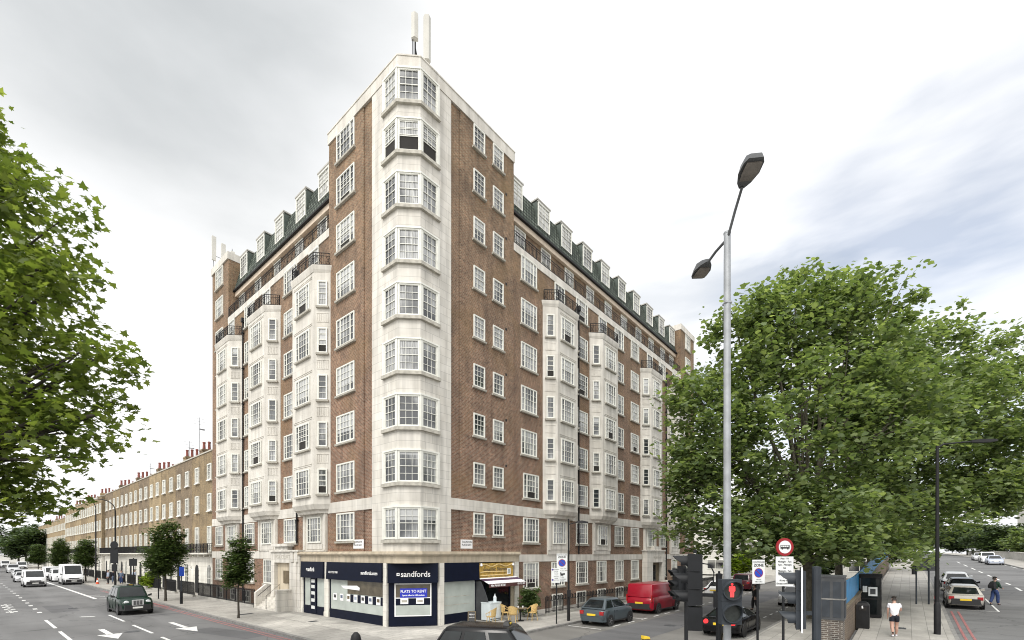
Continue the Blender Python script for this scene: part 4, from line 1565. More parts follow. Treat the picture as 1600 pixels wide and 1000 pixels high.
def car(name, label, cat, x, y, z, rz, kind, paint, group=None, pitch=0.0, lit=False, plate='plate_yellow', glass='car_glass', dark_bumper=False):
    K = dict(
        hatch=dict(L=4.0, W=1.7, H=1.42, belt=0.92, hood=0.82, b=(-1.85, 1.05), r=(-1.35, 0.25), tail=0.92, rw=0.60, wr=0.30, wx=(-1.22, 1.32), sides=((0.04, 0.30), (0.34, 0.64), (0.67, 0.96))),
        small=dict(L=3.55, W=1.63, H=1.49, belt=0.95, hood=0.86, b=(-1.68, 1.0), r=(-1.15, 0.3), tail=0.93, rw=0.56, wr=0.29, wx=(-1.12, 1.18), sides=((0.06, 0.36), (0.41, 0.95))),
        saloon=dict(L=4.5, W=1.76, H=1.42, belt=0.92, hood=0.80, b=(-1.55, 1.15), r=(-0.95, 0.35), tail=0.90, rw=0.60, wr=0.31, wx=(-1.3, 1.42), sides=((0.03, 0.2), (0.24, 0.55), (0.59, 0.96))),
        coupe=dict(L=4.35, W=1.78, H=1.3, belt=0.88, hood=0.78, b=(-1.75, 1.0), r=(-0.75, 0.2), tail=0.9, rw=0.56, wr=0.32, wx=(-1.3, 1.35), sides=((0.12, 0.4), (0.44, 0.95))),
        suv=dict(L=4.6, W=1.86, H=1.8, belt=1.12, hood=1.05, b=(-2.15, 0.95), r=(-1.95, 0.4), tail=1.1, rw=0.70, wr=0.37, wx=(-1.3, 1.45), sides=((0.03, 0.28), (0.32, 0.62), (0.66, 0.96))),
        van=dict(L=4.85, W=1.9, H=1.97, belt=1.12, hood=1.05, b=(-2.38, 1.95), r=(-2.3, 1.05), tail=1.12, rw=0.82, wr=0.33, wx=(-1.5, 1.55), sides=((0.76, 0.97),)),
        bigvan=dict(L=5.6, W=1.98, H=2.55, belt=1.25, hood=1.12, b=(-2.76, 2.15), r=(-2.7, 1.3), tail=1.25, rw=0.84, wr=0.35, wx=(-1.75, 1.85), sides=((0.78, 0.97),)),
        taxi=dict(L=4.58, W=1.78, H=1.80, belt=1.06, hood=1.02, b=(-2.0, 0.95), r=(-1.55, 0.42), tail=1.0, rw=0.62, wr=0.33, wx=(-1.4, 1.46), sides=((0.05, 0.30), (0.34, 0.63), (0.67, 0.96))),
    )[kind]
    L, W, H = K['L'], K['W'], K['H']
    root = thing(name, label, cat, x, y, z, rz, group)
    if pitch:
        root.rotation_euler = (Matrix.Rotation(SITE_A + rz, 3, 'Z') @ Matrix.Rotation(-pitch, 3, 'Y')).to_euler()
    hw = W / 2
    b0, b1 = K['b']
    r0, r1 = K['r']
    belt, hood = K['belt'], K['hood']
    h2 = L / 2
    st = [(-h2, 0.42, K['tail'] - 0.3, 0.80), (-h2 + 0.05, 0.30, K['tail'] - 0.08, 0.90), (-h2 + 0.22, 0.24, K['tail'], 0.965), (min(b0 + 0.15, K['wx'][0] - 0.25), 0.22, belt, 0.985),
          (K['wx'][0] + 0.3, 0.21, belt, 1.0), (0, 0.2, belt, 1.0), (b1 - 0.25, 0.21, belt, 0.995), (b1 + 0.02, 0.22, max(hood, belt - 0.03), 0.985),
          ((b1 + h2) / 2 + 0.1, 0.23, hood, 0.965), (h2 - 0.2, 0.25, hood - 0.1, 0.92), (h2 - 0.05, 0.28, hood - 0.24, 0.85), (h2, 0.38, hood - 0.36, 0.76)]
    st.sort(key=lambda t: t[0])
    bm = MB()
    rings = []
    for (sx, zb, zt, wf) in st:
        w = hw * wf
        zm = zb + (zt - zb) * 0.55
        ring = [(w * 0.80, zb), (w * 0.965, zb + 0.08), (w, zm), (w * 0.985, zt - 0.10), (w * 0.93, zt - 0.02), (w * 0.55, zt + 0.015)]
        ring = ring + [(-a, c) for a, c in ring[::-1]]
        rings.append([(sx, a, c) for a, c in ring])
    bm.loft(rings)
    bm.build('body', [paint], root, smooth=50)
    # cabin
    wb, wr_ = hw * 0.93, hw * (K['rw'] / 0.85 if kind not in ('van', 'bigvan') else 0.90)
    wr_ = min(wr_, hw * 0.9)
    zb, zt = belt - 0.02, H - 0.06
    lo = [(b0, -wb, zb), (b1, -wb, zb), (b1, wb, zb), (b0, wb, zb)]
    hi = [(r0, -wr_, zt), (r1, -wr_, zt), (r1, wr_, zt), (r0, wr_, zt)]
    cb = MB()

    def rr(c4, z, rad, ins=0.0):
        x0, x1 = c4[0][0] + ins, c4[1][0] - ins
        w = c4[2][1] - ins
        out = []
        for cx, cy, a0 in ((x0 + rad, -w + rad, PI), (x1 - rad, -w + rad, 1.5 * PI), (x1 - rad, w - rad, 0), (x0 + rad, w - rad, PI / 2)):
            for i in range(3):
                a = a0 + i * PI / 4
                out.append((cx + rad * math.cos(a), cy + rad * math.sin(a), z))
        return out
    cb.loft([rr(lo, zb, 0.07), rr(hi, zt - 0.03, 0.09), rr(hi, zt + 0.005, 0.09, 0.025), rr(hi, zt + 0.032, 0.09, 0.08), rr(hi, zt + 0.052, 0.09, 0.2), rr(hi, zt + 0.062, 0.09, 0.38)])
    cb.build('roof', [paint], root, smooth=55)
    gl = MB()
    quad_on(gl, (lo[1], lo[2], hi[2], hi[1]), 0.07, 0.93, 0.07, 0.93)
    gl.build('windscreen', [glass], root)
    gl = MB()
    if kind in ('van', 'bigvan') and name != 'camper_van':
        for u0, u1 in ((0.1, 0.46), (0.54, 0.9)):
            quad_on(gl, (lo[3], lo[0], hi[0], hi[3]), u0, u1, 0.3, 0.9) if paint != 'van_red' and paint is not M['red_paint'] else None
    else:
        quad_on(gl, (lo[3], lo[0], hi[0], hi[3]), 0.1, 0.9, 0.12, 0.9)
    if gl.v:
        gl.build('rear_window', [glass], root)
    for sgn in (-1, 1):
        P4 = (lo[0], lo[1], hi[1], hi[0]) if sgn < 0 else (lo[2], lo[3], hi[3], hi[2])
        for u0, u1 in K['sides']:
            if sgn > 0: u0, u1 = 1 - u1, 1 - u0
            g = MB()
            quad_on(g, P4, u0, u1, 0.1, 0.88)
            g.build('side_window', [glass], root)
    # wheels
    r = K['wr']
    for wx in K['wx']:
        for sgn in (-1, 1):
            arch = MB()
            arch.lathe([(r * 1.17, -0.01), (r * 1.17, 0.012), (0.0, 0.012)], 20, (0, 0, 0), 0, 'y')
            t = MB()
            t.lathe([(r * 0.62, -0.09), (r * 0.95, -0.1), (r, -0.07), (r, 0.07), (r * 0.95, 0.1), (r * 0.62, 0.09)], 22, (0, 0, 0), 0, 'y')
            w_ = t.build('wheel', ['tyre'], root, (wx, sgn * (hw - 0.085), r), 0, smooth=40)
            rim = MB()
            yo = 0.093
            rim.lathe([(r * 0.63, yo - 0.04), (r * 0.63, yo), (r * 0.55, yo + 0.004), (r * 0.5, yo - 0.03), (0.001, yo - 0.025)][::-1], 22, (0, 0, 0), 0, 'y')
            for k in range(5):
                a = 2 * PI * k / 5
                c, s_ = math.cos(a), math.sin(a)
                rim.loft([[(c * 0.03 - s_ * 0.03, -yo + 0.025, s_ * 0.03 + c * 0.03), (c * 0.03 + s_ * 0.03, -yo + 0.025, s_ * 0.03 - c * 0.03), (c * 0.03 + s_ * 0.03, -yo - 0.006, s_ * 0.03 - c * 0.03), (c * 0.03 - s_ * 0.03, -yo - 0.006, s_ * 0.03 + c * 0.03)],
                          [(c * r * .58 - s_ * 0.02, -yo + 0.025, s_ * r * .58 + c * 0.02), (c * r * .58 + s_ * 0.02, -yo + 0.025, s_ * r * .58 - c * 0.02), (c * r * .58 + s_ * 0.02, -yo - 0.006, s_ * r * .58 - c * 0.02), (c * r * .58 - s_ * 0.02, -yo - 0.006, s_ * r * .58 + c * 0.02)]])
            rm_ = rim.build('rim', ['alloy'], w_, smooth=40)
            if sgn > 0:
                rm_.rotation_euler = (0, 0, PI)
            arch.build('wheel_arch', ['plastic'], root, (wx, sgn * (hw + 0.002), r * 1.02), 0 if sgn < 0 else PI)
    # shut lines, handles and sill of the flanks
    for sgn in (-1, 1):
        yy = sgn * hw
        for ux in [K['sides'][0][0]] + [q[1] + 0.015 for q in K['sides']]:
            xx = b0 + (b1 - b0) * ux
            if abs(xx - K['wx'][0]) > r * 1.25 and abs(xx - K['wx'][1]) > r * 1.25:
                tr = MB()
                tr.box(xx - 0.007, xx + 0.007, yy * 0.97, yy + sgn * 0.004, 0.32, belt - 0.1)
                tr.build('door_seam', ['plastic'], root)
        for q in K['sides'][-2:]:
            xx = b0 + (b1 - b0) * (q[0] + 0.05)
            tr = MB()
            tr.box(xx, xx + 0.16, yy * 0.96, yy * 0.985 + sgn * 0.02, belt - 0.16, belt - 0.13)
            tr.build('door_handle', ['plastic'], root)
        tr = MB()
        tr.box(K['wx'][0] + r * 1.2, K['wx'][1] - r * 1.2, yy * 0.95, yy + sgn * 0.006, 0.22, 0.29)
        tr.build('sill_trim', ['plastic'], root)
    # lamps, plates, bumpers, mirrors
    zl = hood - 0.28 if kind != 'taxi' else 0.78
    for sgn in (-1, 1):
        h = MB()
        if kind in ('taxi', 'small'):
            h.lathe([(0.0, 0.04), (0.12, 0.03), (0.15, -0.01), (0.15, -0.16)][::-1], 18, (h2 - 0.1, sgn * hw * 0.62, zl), 0, 'x')
        else:
            h.loft([[(h2 - 0.22, sgn * hw * 0.84, zl - 0.07), (h2 - 0.03, sgn * hw * 0.5, zl - 0.09), (h2 - 0.04, sgn * hw * 0.48, zl + 0.06), (h2 - 0.24, sgn * hw * 0.84, zl + 0.09)],
                    [(h2 - 0.10, sgn * hw * 0.87, zl - 0.07), (h2 + 0.01, sgn * hw * 0.5, zl - 0.09), (h2 + 0.0, sgn * hw * 0.48, zl + 0.06), (h2 - 0.12, sgn * hw * 0.87, zl + 0.09)]])
        h.build('headlight', ['headlamp'], root)
        h = MB()
        tz = K['tail'] - 0.2
        if kind in ('van', 'bigvan'):
            h.box(-h2 - 0.01, -h2 + 0.1, sgn * hw * 0.86, sgn * hw * 0.94, 0.8, 1.25)
        elif kind == 'coupe':
            h.lathe([(0.0, -0.02), (0.11, -0.015), (0.12, 0.05)], 14, (-h2 + 0.02, sgn * hw * 0.68, tz), 0, 'x')
        else:
            h.box(-h2 - 0.012, -h2 + 0.16, sgn * hw * 0.60, sgn * hw * 0.89, tz - 0.10, tz + 0.09)
        h.build('tail_light', ['brake_lit' if lit else 'tail_red'], root)
        mi = MB()
        mi.loft([[(b1 - 0.35, sgn * (hw - 0.02), belt - 0.0), (b1 - 0.27, sgn * (hw - 0.02), belt), (b1 - 0.27, sgn * (hw - 0.02), belt + 0.1), (b1 - 0.35, sgn * (hw - 0.02), belt + 0.1)],
                 [(b1 - 0.38, sgn * (hw + 0.19), belt + 0.02), (b1 - 0.27, sgn * (hw + 0.17), belt + 0.02), (b1 - 0.28, sgn * (hw + 0.17), belt + 0.18), (b1 - 0.38, sgn * (hw + 0.19), belt + 0.18)]])
        mi.build('mirror', ['plastic' if kind in ('van', 'bigvan', 'taxi') else paint], root)
    p = MB()
    p.box(h2 - 0.02, h2 + 0.025, -0.26, 0.26, 0.42, 0.53)
    p.build('number_plate', ['plate_white'], root)
    p = MB()
    zp = 0.62 if kind not in ('van', 'bigvan') else 0.72
    p.box(-h2 - 0.03, -h2 + 0.03, -0.26, 0.26, zp - 0.055, zp + 0.055)
    p.build('number_plate', [plate], root)
    dark_b = kind in ('van', 'bigvan', 'taxi') or dark_bumper
    for nm, sg, zc in (('bumper', 1, 0.40), ('bumper', -1, 0.42)):
        q = MB()
        e = h2 + 0.02
        zc, bt = (zc + 0.06, 0.2) if dark_b else (zc, 0.1)
        q.loft([[(sg * (e - 0.32), -hw * 0.97, zc - 0.16), (sg * (e - 0.32), -hw * 0.97, zc + bt), (sg * (e - 0.2), -hw * 0.95, zc + bt), (sg * (e - 0.2), -hw * 0.95, zc - 0.16)],
                [(sg * (e - 0.12), -hw * 0.8, zc - 0.16), (sg * (e - 0.12), -hw * 0.8, zc + bt), (sg * e, -hw * 0.74, zc + bt), (sg * e, -hw * 0.74, zc - 0.16)],
                [(sg * (e - 0.10), hw * 0.8, zc - 0.16), (sg * (e - 0.10), hw * 0.8, zc + bt), (sg * e, hw * 0.74, zc + bt), (sg * e, hw * 0.74, zc - 0.16)],
                [(sg * (e - 0.32), hw * 0.97, zc - 0.16), (sg * (e - 0.32), hw * 0.97, zc + bt), (sg * (e - 0.2), hw * 0.95, zc + bt), (sg * (e - 0.2), hw * 0.95, zc - 0.16)]])
        q.build(nm, ['plastic' if dark_b else paint], root)
    gr = MB()
    if kind == 'taxi':
        gr.box(h2 - 0.03, h2 + 0.02, -0.3, 0.3, 0.6, 0.97, 0)
        gr.box(h2 + 0.02, h2 + 0.03, -0.25, 0.25, 0.65, 0.92, 1)
        for k in range(7):
            gr.box(h2 + 0.03, h2 + 0.036, -0.235 + k * 0.075, -0.215 + k * 0.075, 0.65, 0.92, 0)
        gr.build('grille', ['chrome', 'plastic'], root)
        sg_ = MB()
        sg_.loft([[(r1 - 0.32, -0.2, H - 0.02), (r1 - 0.12, -0.2, H - 0.02), (r1 - 0.12, 0.2, H - 0.02), (r1 - 0.32, 0.2, H - 0.02)],
                  [(r1 - 0.29, -0.16, H + 0.1), (r1 - 0.15, -0.16, H + 0.1), (r1 - 0.15, 0.16, H + 0.1), (r1 - 0.29, 0.16, H + 0.1)]])
        so = sg_.build('roof_sign', ['plastic'], root)
        t = text_mesh('TAXI', 0.1)
        t.materials.clear()
        t.materials.append(M['plate_yellow'])
        to = link('lettering', t, so, (r1 - 0.128, 0, H + 0.035))
        to.rotation_euler = (PI / 2, 0, PI / 2)
    else:
        gr.box(h2 - 0.05, h2 + 0.012, -hw * 0.47, hw * 0.47, zl - 0.09, zl + 0.03)
        gr.build('grille', ['plastic'], root)
    return root


SILV = car_paint('silver_car_paint', (0.50, 0.51, 0.52), 0.35)
WHITE = car_paint('white_car_paint', (0.74, 0.75, 0.76))
BLACK = plain('black_car_paint', (0.006, 0.006, 0.007), 0.22, vary=0.05, spec=0.25)
GREENP = plain('dark_green_car_paint', (0.004, 0.019, 0.011), 0.22, vary=0.05, spec=0.25)
GREYB = car_paint('blue_grey_car_paint', (0.062, 0.078, 0.088), 0.1)
BEIGE = car_paint('silver_beige_car_paint', (0.42, 0.40, 0.36), 0.3)
DRED = car_paint('dark_red_car_paint', (0.06, 0.006, 0.012))
LBLUE = car_paint('pale_blue_car_paint', (0.42, 0.46, 0.55), 0.2)
S90 = -PI / 2
car('taxi', 'dark green taxi with a light roof driving towards the junction', 'taxi', -7.15, 20.8, 0, S90, 'taxi', GREENP)
car('taxi', 'black taxi in front of the shops, only its roof and windows in the picture', 'taxi', -4.0, -9.8, 0, math.radians(-64), 'taxi', BLACK)
car('van', 'white van driving in the middle lane of the long street', 'van', -8.9, 61.2, 0, S90, 'van', WHITE)
car('van', 'tall white high-roofed van parked at the kerb before the terrace', 'van', -5.3, 64.0, 0, S90, 'bigvan', WHITE)
car('parked_car', 'white car parked right behind the tall white van', 'car', -5.5, 73.4, 0, S90, 'suv', WHITE, 'cars parked along the long street')
car('parked_car', 'white van parked second behind the tall white van', 'van', -5.7, 79.8, 0, S90, 'van', WHITE, 'cars parked along the long street')
car('parked_car', 'small red car parked at the kerb behind the white vans', 'car', -5.6, 87.5, 0, S90, 'small', M['red_paint'], 'cars parked along the long street')
car('car', 'silver car half hidden behind the driving white van', 'car', -9.0, 75.5, 0, S90, 'hatch', SILV, 'traffic on the long street')
car('car', 'silver saloon second in line behind the driving white van', 'car', -8.4, 92, 0, S90, 'saloon', SILV, 'traffic on the long street')
car('car', 'tall pale car third in line behind the driving white van', 'car', -7.7, 122, 0, S90, 'suv', SILV, 'traffic on the long street')
car('car', 'white van farthest along the long street under the trees', 'van', -6.6, 178, 0, S90, 'van', WHITE, 'traffic on the long street')
car('parked_car', 'white van parked at the far kerb below the small dark trees', 'van', -4.9, 150, 0, S90, 'van', WHITE, 'cars parked along the long street')
car('parked_car', 'small blue-grey hatchback parked by the railings in front of the red van', 'car', 9.3, -6.05, 0, 0, 'small', GREYB, 'cars parked in the side street')
car('van', 'bright red van parked beside the railings', 'van', 16.45, -5.75, 0, 0, 'van', M['red_paint'])
car('parked_car', 'white car parked beyond the red van, half hidden by the signals', 'car', 31.5, -5.7, 0, 0, 'saloon', WHITE, 'cars parked in the side street')
car('parked_car', 'dark off-road car with red tail lamps beyond the lamp column', 'car', 40.6, -5.75, 0, 0, 'suv', DRED, 'cars parked in the side street')
car('car', 'black coupe with lit brake lamps behind the pedestrian signal', 'car', 10.6, -12.35, 0, 0, 'coupe', BLACK, lit=True)
car('parked_car', 'pale silver car parked beside the tree trunk, facing the junction', 'car', 27.6, -12.4, 0, PI, 'saloon', SILV, 'cars parked in the side street')
car('parked_car', 'silver-beige hatchback parked first beside the dark lamp post', 'car', 27.0, -21.75, zr(27) + 0.0, 0, 'hatch', BEIGE, 'cars parked by the bridge road', math.atan(0.044), dark_bumper=True)
car('parked_car', 'black hatchback parked in front of the silver-beige one', 'car', 32.3, -22.0, zr(32.3), 0, 'hatch', BLACK, 'cars parked by the bridge road', math.atan(0.044))
car('parked_car', 'white saloon parked in front of the black hatchback', 'car', 37.6, -22.0, zr(37.6), 0, 'saloon', WHITE, 'cars parked by the bridge road', math.atan(0.044))
car('parked_car', 'pale blue car parked nearest on the far side of the bridge road', 'car', 88, -29.2, zr(88), PI, 'saloon', LBLUE, 'cars parked on the bridge')
car('parked_car', 'white car parked in the middle of the three on the bridge', 'car', 96, -29.2, zr(96), PI, 'suv', WHITE, 'cars parked on the bridge')
car('parked_car', 'silver car parked farthest of the three on the bridge', 'car', 108, -29.2, zr(108), PI, 'saloon', SILV, 'cars parked on the bridge')
car('car', 'dark car driving away far along the bridge road', 'car', 135, -24, zr(135), 0, 'hatch', BLACK)


# ------------------------------------------------------------------ people
def skin_mesh(name, verts, edges, mat, parent, root=0, sub=1):
    me = bpy.data.meshes.new(name)
    me.from_pydata([v[:3] for v in verts], edges, [])
    o = link(name, me, parent)
    md = o.modifiers.new('skin', 'SKIN')
    md.use_smooth_shade = True
    if not me.skin_vertices:
        bm = bmesh.new()
        bm.from_mesh(me)
        bm.verts.layers.skin.verify()
        bm.to_mesh(me)
        bm.free()
    sv = me.skin_vertices[0].data
    for i, v in enumerate(verts):
        rx = v[3]
        ry = v[4] if len(v) > 4 else rx
        sv[i].radius = (rx, ry)
        sv[i].use_root = (i == root)
    s = o.modifiers.new('sub', 'SUBSURF')
    s.levels = s.render_levels = sub
    me.materials.append(M[mat] if isinstance(mat, str) else mat)
    # freeze the surface
    dg = bpy.context.evaluated_depsgraph_get()
    nm = bpy.data.meshes.new_from_object(o.evaluated_get(dg))
    nm.materials.clear()
    nm.materials.append(M[mat])
    for p in nm.polygons: p.use_smooth = True
    o.modifiers.clear()
    o.data = nm
    return o


def person(label, x, y, z, rz, h, clothes, stride=0.0, arms=(0.1, 0.1), elbow=(0.15, 0.15), bag=None, head_turn=0.0, head_down=0.0, group=None):
    """a person facing +y of their own frame; clothes = (top, sleeve length, bottom, leg length, shoe)"""
    root = thing('person', label, 'person', x, y, z, rz, group)
    s = h / 1.75
    V, E = [], []

    def v(x_, y_, z_, r, r2=None):
        V.append((x_ * s, y_ * s, z_ * s, r * s, (r2 or r) * s))
        return len(V) - 1

    def e(a, b):
        E.append((a, b))
    pel = v(0, 0, 0.95, 0.135, 0.10)
    wai = v(0, 0.005, 1.10, 0.142, 0.102)
    che = v(0, 0.0, 1.30, 0.165, 0.115)
    nck0 = v(0, -0.01, 1.46, 0.075, 0.07)
    nck1 = v(0, 0.0 + head_down * 0.02, 1.53, 0.052)
    hd0 = v(0, 0.02 + head_down * 0.05, 1.60, 0.072, 0.082)
    hd1 = v(0, 0.02 + head_down * 0.08, 1.68, 0.080, 0.095)
    hd2 = v(0, 0.01 + head_down * 0.10, 1.735, 0.055, 0.062)
    for a, b in ((pel, wai), (wai, che), (che, nck0), (nck0, nck1), (nck1, hd0), (hd0, hd1), (hd1, hd2)):
        e(a, b)
    t = head_turn
    fy, fx_ = math.cos(t), -math.sin(t)
    nose = v(fx_ * 0.105, 0.02 + head_down * 0.07 + fy * 0.105, 1.615, 0.012)
    e(hd0, nose)
    for sg in (-1, 1):
        ear = v(sg * 0.085 * fy, 0.015 + head_down * 0.07 + sg * 0.085 * -fx_ * 0, 1.625, 0.014)
        e(hd0, ear)
    joints = {}
    for i, sg in enumerate((-1, 1)):
        sh = v(sg * 0.185, -0.005, 1.405, 0.058)
        el = v(sg * (0.225 + 0.03 * abs(arms[i])), arms[i] * 0.30 - 0.02, 1.405 - 0.29 * math.cos(arms[i]), 0.042)
        a2 = arms[i] + elbow[i]
        wr = v(sg * (0.225 - 0.07 * min(1, elbow[i])), V[el][1] / s + 0.25 * math.sin(a2), V[el][2] / s - 0.25 * math.cos(a2), 0.027)
        wy, wz, wx = V[wr][1] / s, V[wr][2] / s, V[wr][0] / s
        dy, dz = math.sin(a2), -math.cos(a2)
        pm = v(wx, wy + dy * 0.06, wz + dz * 0.06, 0.030, 0.018)
        e(che, sh); e(sh, el); e(el, wr); e(wr, pm)
        for q in range(4):
            off = (q - 1.5) * 0.019
            ln = (0.058, 0.07, 0.066, 0.052)[q]
            k1 = v(wx + off * 0.25, wy + dy * 0.095 + dz * -off, wz + dz * 0.095 + dy * off, 0.0095)
            k2 = v(wx - sg * 0.012 + off * 0.2, wy + dy * (0.095 + ln) - dz * off + 0.012, wz + dz * (0.095 + ln) + dy * off, 0.008)
            e(pm, k1); e(k1, k2)
        th = v(wx - sg * 0.01, wy + dy * 0.06 + 0.045, wz + dz * 0.06, 0.010)
        e(pm, th)
        hp = v(sg * 0.09, 0, 0.88, 0.105, 0.112)
        st = stride * (1 if sg > 0 else -1)
        kn = v(sg * 0.095, st * 0.5 + abs(st) * 0.12 + 0.015, 0.49 + abs(st) * 0.01, 0.075)
        ca = v(sg * 0.096, st * 0.72 - 0.02, 0.33, 0.070)
        an = v(sg * 0.095, st - 0.02 - (0.05 if st < 0 else 0), 0.095 + (0.05 if st < 0 else 0), 0.037)
        to = v(sg * 0.105, an and V[an][1] / s + 0.15, 0.035, 0.035, 0.028)
        e(pel, hp); e(hp, kn); e(kn, ca); e(ca, an); e(an, to)
        joints[sg] = (sh, el, wr, hp, kn, ca, an, to)
    skin_mesh('body', V, E, 'skin', root, pel)

    def grow(name, idx, edges, mat, add, tweak=None, rt=0):
        vv = []
        for i in idx:
            a = V[i]
            vv.append((a[0], a[1], a[2], a[3] + add * s, a[4] + add * s))
        mp = {k: n for n, k in enumerate(idx)}
        return skin_mesh(name, vv, [(mp[a], mp[b]) for a, b in edges], mat, root, rt)
    top, sleeve, bottom, leg, shoe = clothes
    # top
    idx, ed = [wai, che, nck0], [(wai, che), (che, nck0)]
    vv = [(V[pel][0], V[pel][1], V[pel][2] - 0.15 * s, V[pel][3] + 0.036 * s, V[pel][4] + 0.042 * s)]
    for i in idx: vv.append((V[i][0], V[i][1], V[i][2], V[i][3] + 0.024 * s, V[i][4] + 0.026 * s))
    vv[-1] = (vv[-1][0], vv[-1][1], vv[-1][2] - 0.03 * s, V[nck0][3] + 0.012 * s, V[nck0][4] + 0.012 * s)
    ee = [(0, 1), (1, 2), (2, 3)]
    for sg in (-1, 1):
        sh, el, wr = joints[sg][:3]
        a = len(vv)
        vv.append((*V[sh][:3], V[sh][3] + 0.022 * s, V[sh][3] + 0.022 * s))
        ee.append((2, a))
        p, q = Vector(V[sh][:3]), Vector(V[el][:3])
        if sleeve < 1:
            m_ = p.lerp(q, sleeve)
            vv.append((*m_, 0.068 * s, 0.068 * s)); ee.append((a, a + 1))
        else:
            vv.append((*q, V[el][3] + 0.018 * s, V[el][3] + 0.018 * s)); ee.append((a, a + 1))
            m_ = q.lerp(Vector(V[wr][:3]), 0.95)
            vv.append((*m_, V[wr][3] + 0.016 * s, V[wr][3] + 0.016 * s)); ee.append((a + 1, a + 2))
    skin_mesh('shirt' if sleeve < 1 else 'jacket', vv, ee, top, root, 0)
    vv = [(*V[pel][:3], V[pel][3] + 0.018 * s, V[pel][4] + 0.024 * s), (V[wai][0], V[wai][1], V[wai][2] - 0.06 * s, V[wai][3] + 0.01 * s, V[wai][4] + 0.01 * s)]
    ee = [(0, 1)]
    for sg in (-1, 1):
        hp, kn, ca, an = joints[sg][3:7]
        a = len(vv)
        vv.append((*V[hp][:3], V[hp][3] + 0.014 * s, V[hp][3] + 0.014 * s)); ee.append((0, a))
        if leg < 1:
            m_ = Vector(V[hp][:3]).lerp(Vector(V[kn][:3]), leg + 0.16)
            vv.append((*m_, 0.108 * s, 0.108 * s)); ee.append((a, a + 1))
        else:
            vv.append((*V[kn][:3], V[kn][3] + 0.02 * s, V[kn][3] + 0.02 * s)); ee.append((a, a + 1))
            vv.append((*V[ca][:3], V[ca][3] + 0.02 * s, V[ca][3] + 0.02 * s)); ee.append((a + 1, a + 2))
            m_ = Vector(V[an][:3])
            vv.append((*m_, V[an][3] + 0.028 * s, V[an][3] + 0.028 * s)); ee.append((a + 2, a + 3))
    skin_mesh('shorts' if leg < 1 else 'trousers', vv, ee, bottom, root, 0)
    for sg in (-1, 1):
        an, to = joints[sg][6:8]
        a, b = V[an], V[to]
        skin_mesh('shoe', [(a[0], a[1] - 0.03 * s, 0.045 * s + max(0, a[2] - 0.1 * s), 0.044 * s), (a[0], a[1] + 0.07 * s, 0.042 * s, 0.044 * s), (b[0], b[1] + 0.01 * s, 0.035 * s, 0.036 * s)], [(0, 1), (1, 2)], shoe, root, 0)
        if leg < 1:
            skin_mesh('sock', [(a[0], a[1], a[2], 0.046 * s), (a[0], a[1] - 0.0, a[2] + 0.09 * s, 0.047 * s)], [(0, 1)], 'cloth_black', root, 0)
    hy = 0.01 + head_down * 0.09
    skin_mesh('hair', [(0, (hy - 0.045) * s, 1.59 * s, 0.064 * s, 0.056 * s), (0, (hy - 0.03) * s, 1.665 * s, 0.080 * s, 0.086 * s), (0, (hy - 0.01) * s, 1.745 * s, 0.062 * s, 0.07 * s), (0, (hy - 0.005) * s, 1.785 * s, 0.03 * s, 0.034 * s)], [(0, 1), (1, 2), (2, 3)], 'hair', root, 1)
    ey = MB()
    for sg in (-1, 1):
        ey.lathe([(0.0, -0.01), (0.009, -0.005), (0.009, 0.005), (0.0, 0.01)], 8, (sg * 0.034 * fy * s + fx_ * 0.1 * s, (0.02 + head_down * 0.07 + fy * 0.098) * s, 1.648 * s))
    ey.build('eyes', ['eye'], root)
    if bag:
        b_ = MB()
        b_.loft([[(-0.16 * s, -0.12 * s, 1.02 * s), (0.16 * s, -0.12 * s, 1.02 * s), (0.16 * s, -0.30 * s, 1.05 * s), (-0.16 * s, -0.30 * s, 1.05 * s)],
                 [(-0.17 * s, -0.12 * s, 1.25 * s), (0.17 * s, -0.12 * s, 1.25 * s), (0.16 * s, -0.31 * s, 1.22 * s), (-0.16 * s, -0.31 * s, 1.22 * s)],
                 [(-0.13 * s, -0.12 * s, 1.44 * s), (0.13 * s, -0.12 * s, 1.44 * s), (0.11 * s, -0.22 * s, 1.42 * s), (-0.11 * s, -0.22 * s, 1.42 * s)]])
        for sg in (-1, 1):
            b_.tube([(sg * 0.1 * s, -0.12 * s, 1.42 * s), (sg * 0.11 * s, 0.0, 1.49 * s), (sg * 0.12 * s, 0.13 * s, 1.36 * s), (sg * 0.14 * s, 0.1 * s, 1.15 * s), (sg * 0.13 * s, -0.12 * s, 1.06 * s)], 0.02 * s, 6)
        bo = b_.build('backpack', ['cloth_black'])
        bo.matrix_world = root.matrix_world
        put(bo, x, y, z, rz)
        tag(bo, 'black backpack carried by the person in the dark green jacket', 'backpack')
    return root


AW = -SITE_A    # turns a heading given against the picture's axes into a site heading
person('man in a white T-shirt and navy shorts walking away along the pavement', 12.9, -18.6, zr(12.9) + 0.12, AW + math.radians(-28), 1.80,
       ('cloth_white', 0.55, 'cloth_navy', 0.52, 'cloth_white'), stride=0.16, arms=(0.12, 0.3), elbow=(0.2, 1.5), head_down=0.8)
person('person in a dark green jacket and blue jeans crossing the road beside the parked hatchback', 28.2, -23.3, zr(28.2), AW + math.radians(-80), 1.80,
       ('cloth_green', 1, 'cloth_denim', 1, 'cloth_black'), stride=0.14, arms=(0.35, 0.3), elbow=(1.1, 1.0), bag=True)
person('person in a pale jacket standing at the kerb by the traffic cone', -2.6, 57.5, 0.12, AW + math.radians(150), 1.74, ('cloth_pale', 1, 'cloth_black', 1, 'cloth_black'), arms=(0.1, 0.1), group='people by the terrace railings')
person('person in dark blue standing in the middle of the group by the railings', -1.9, 58.6, 0.12, AW + math.radians(60), 1.72, ('cloth_navy', 1, 'cloth_grey', 1, 'cloth_black'), group='people by the terrace railings')
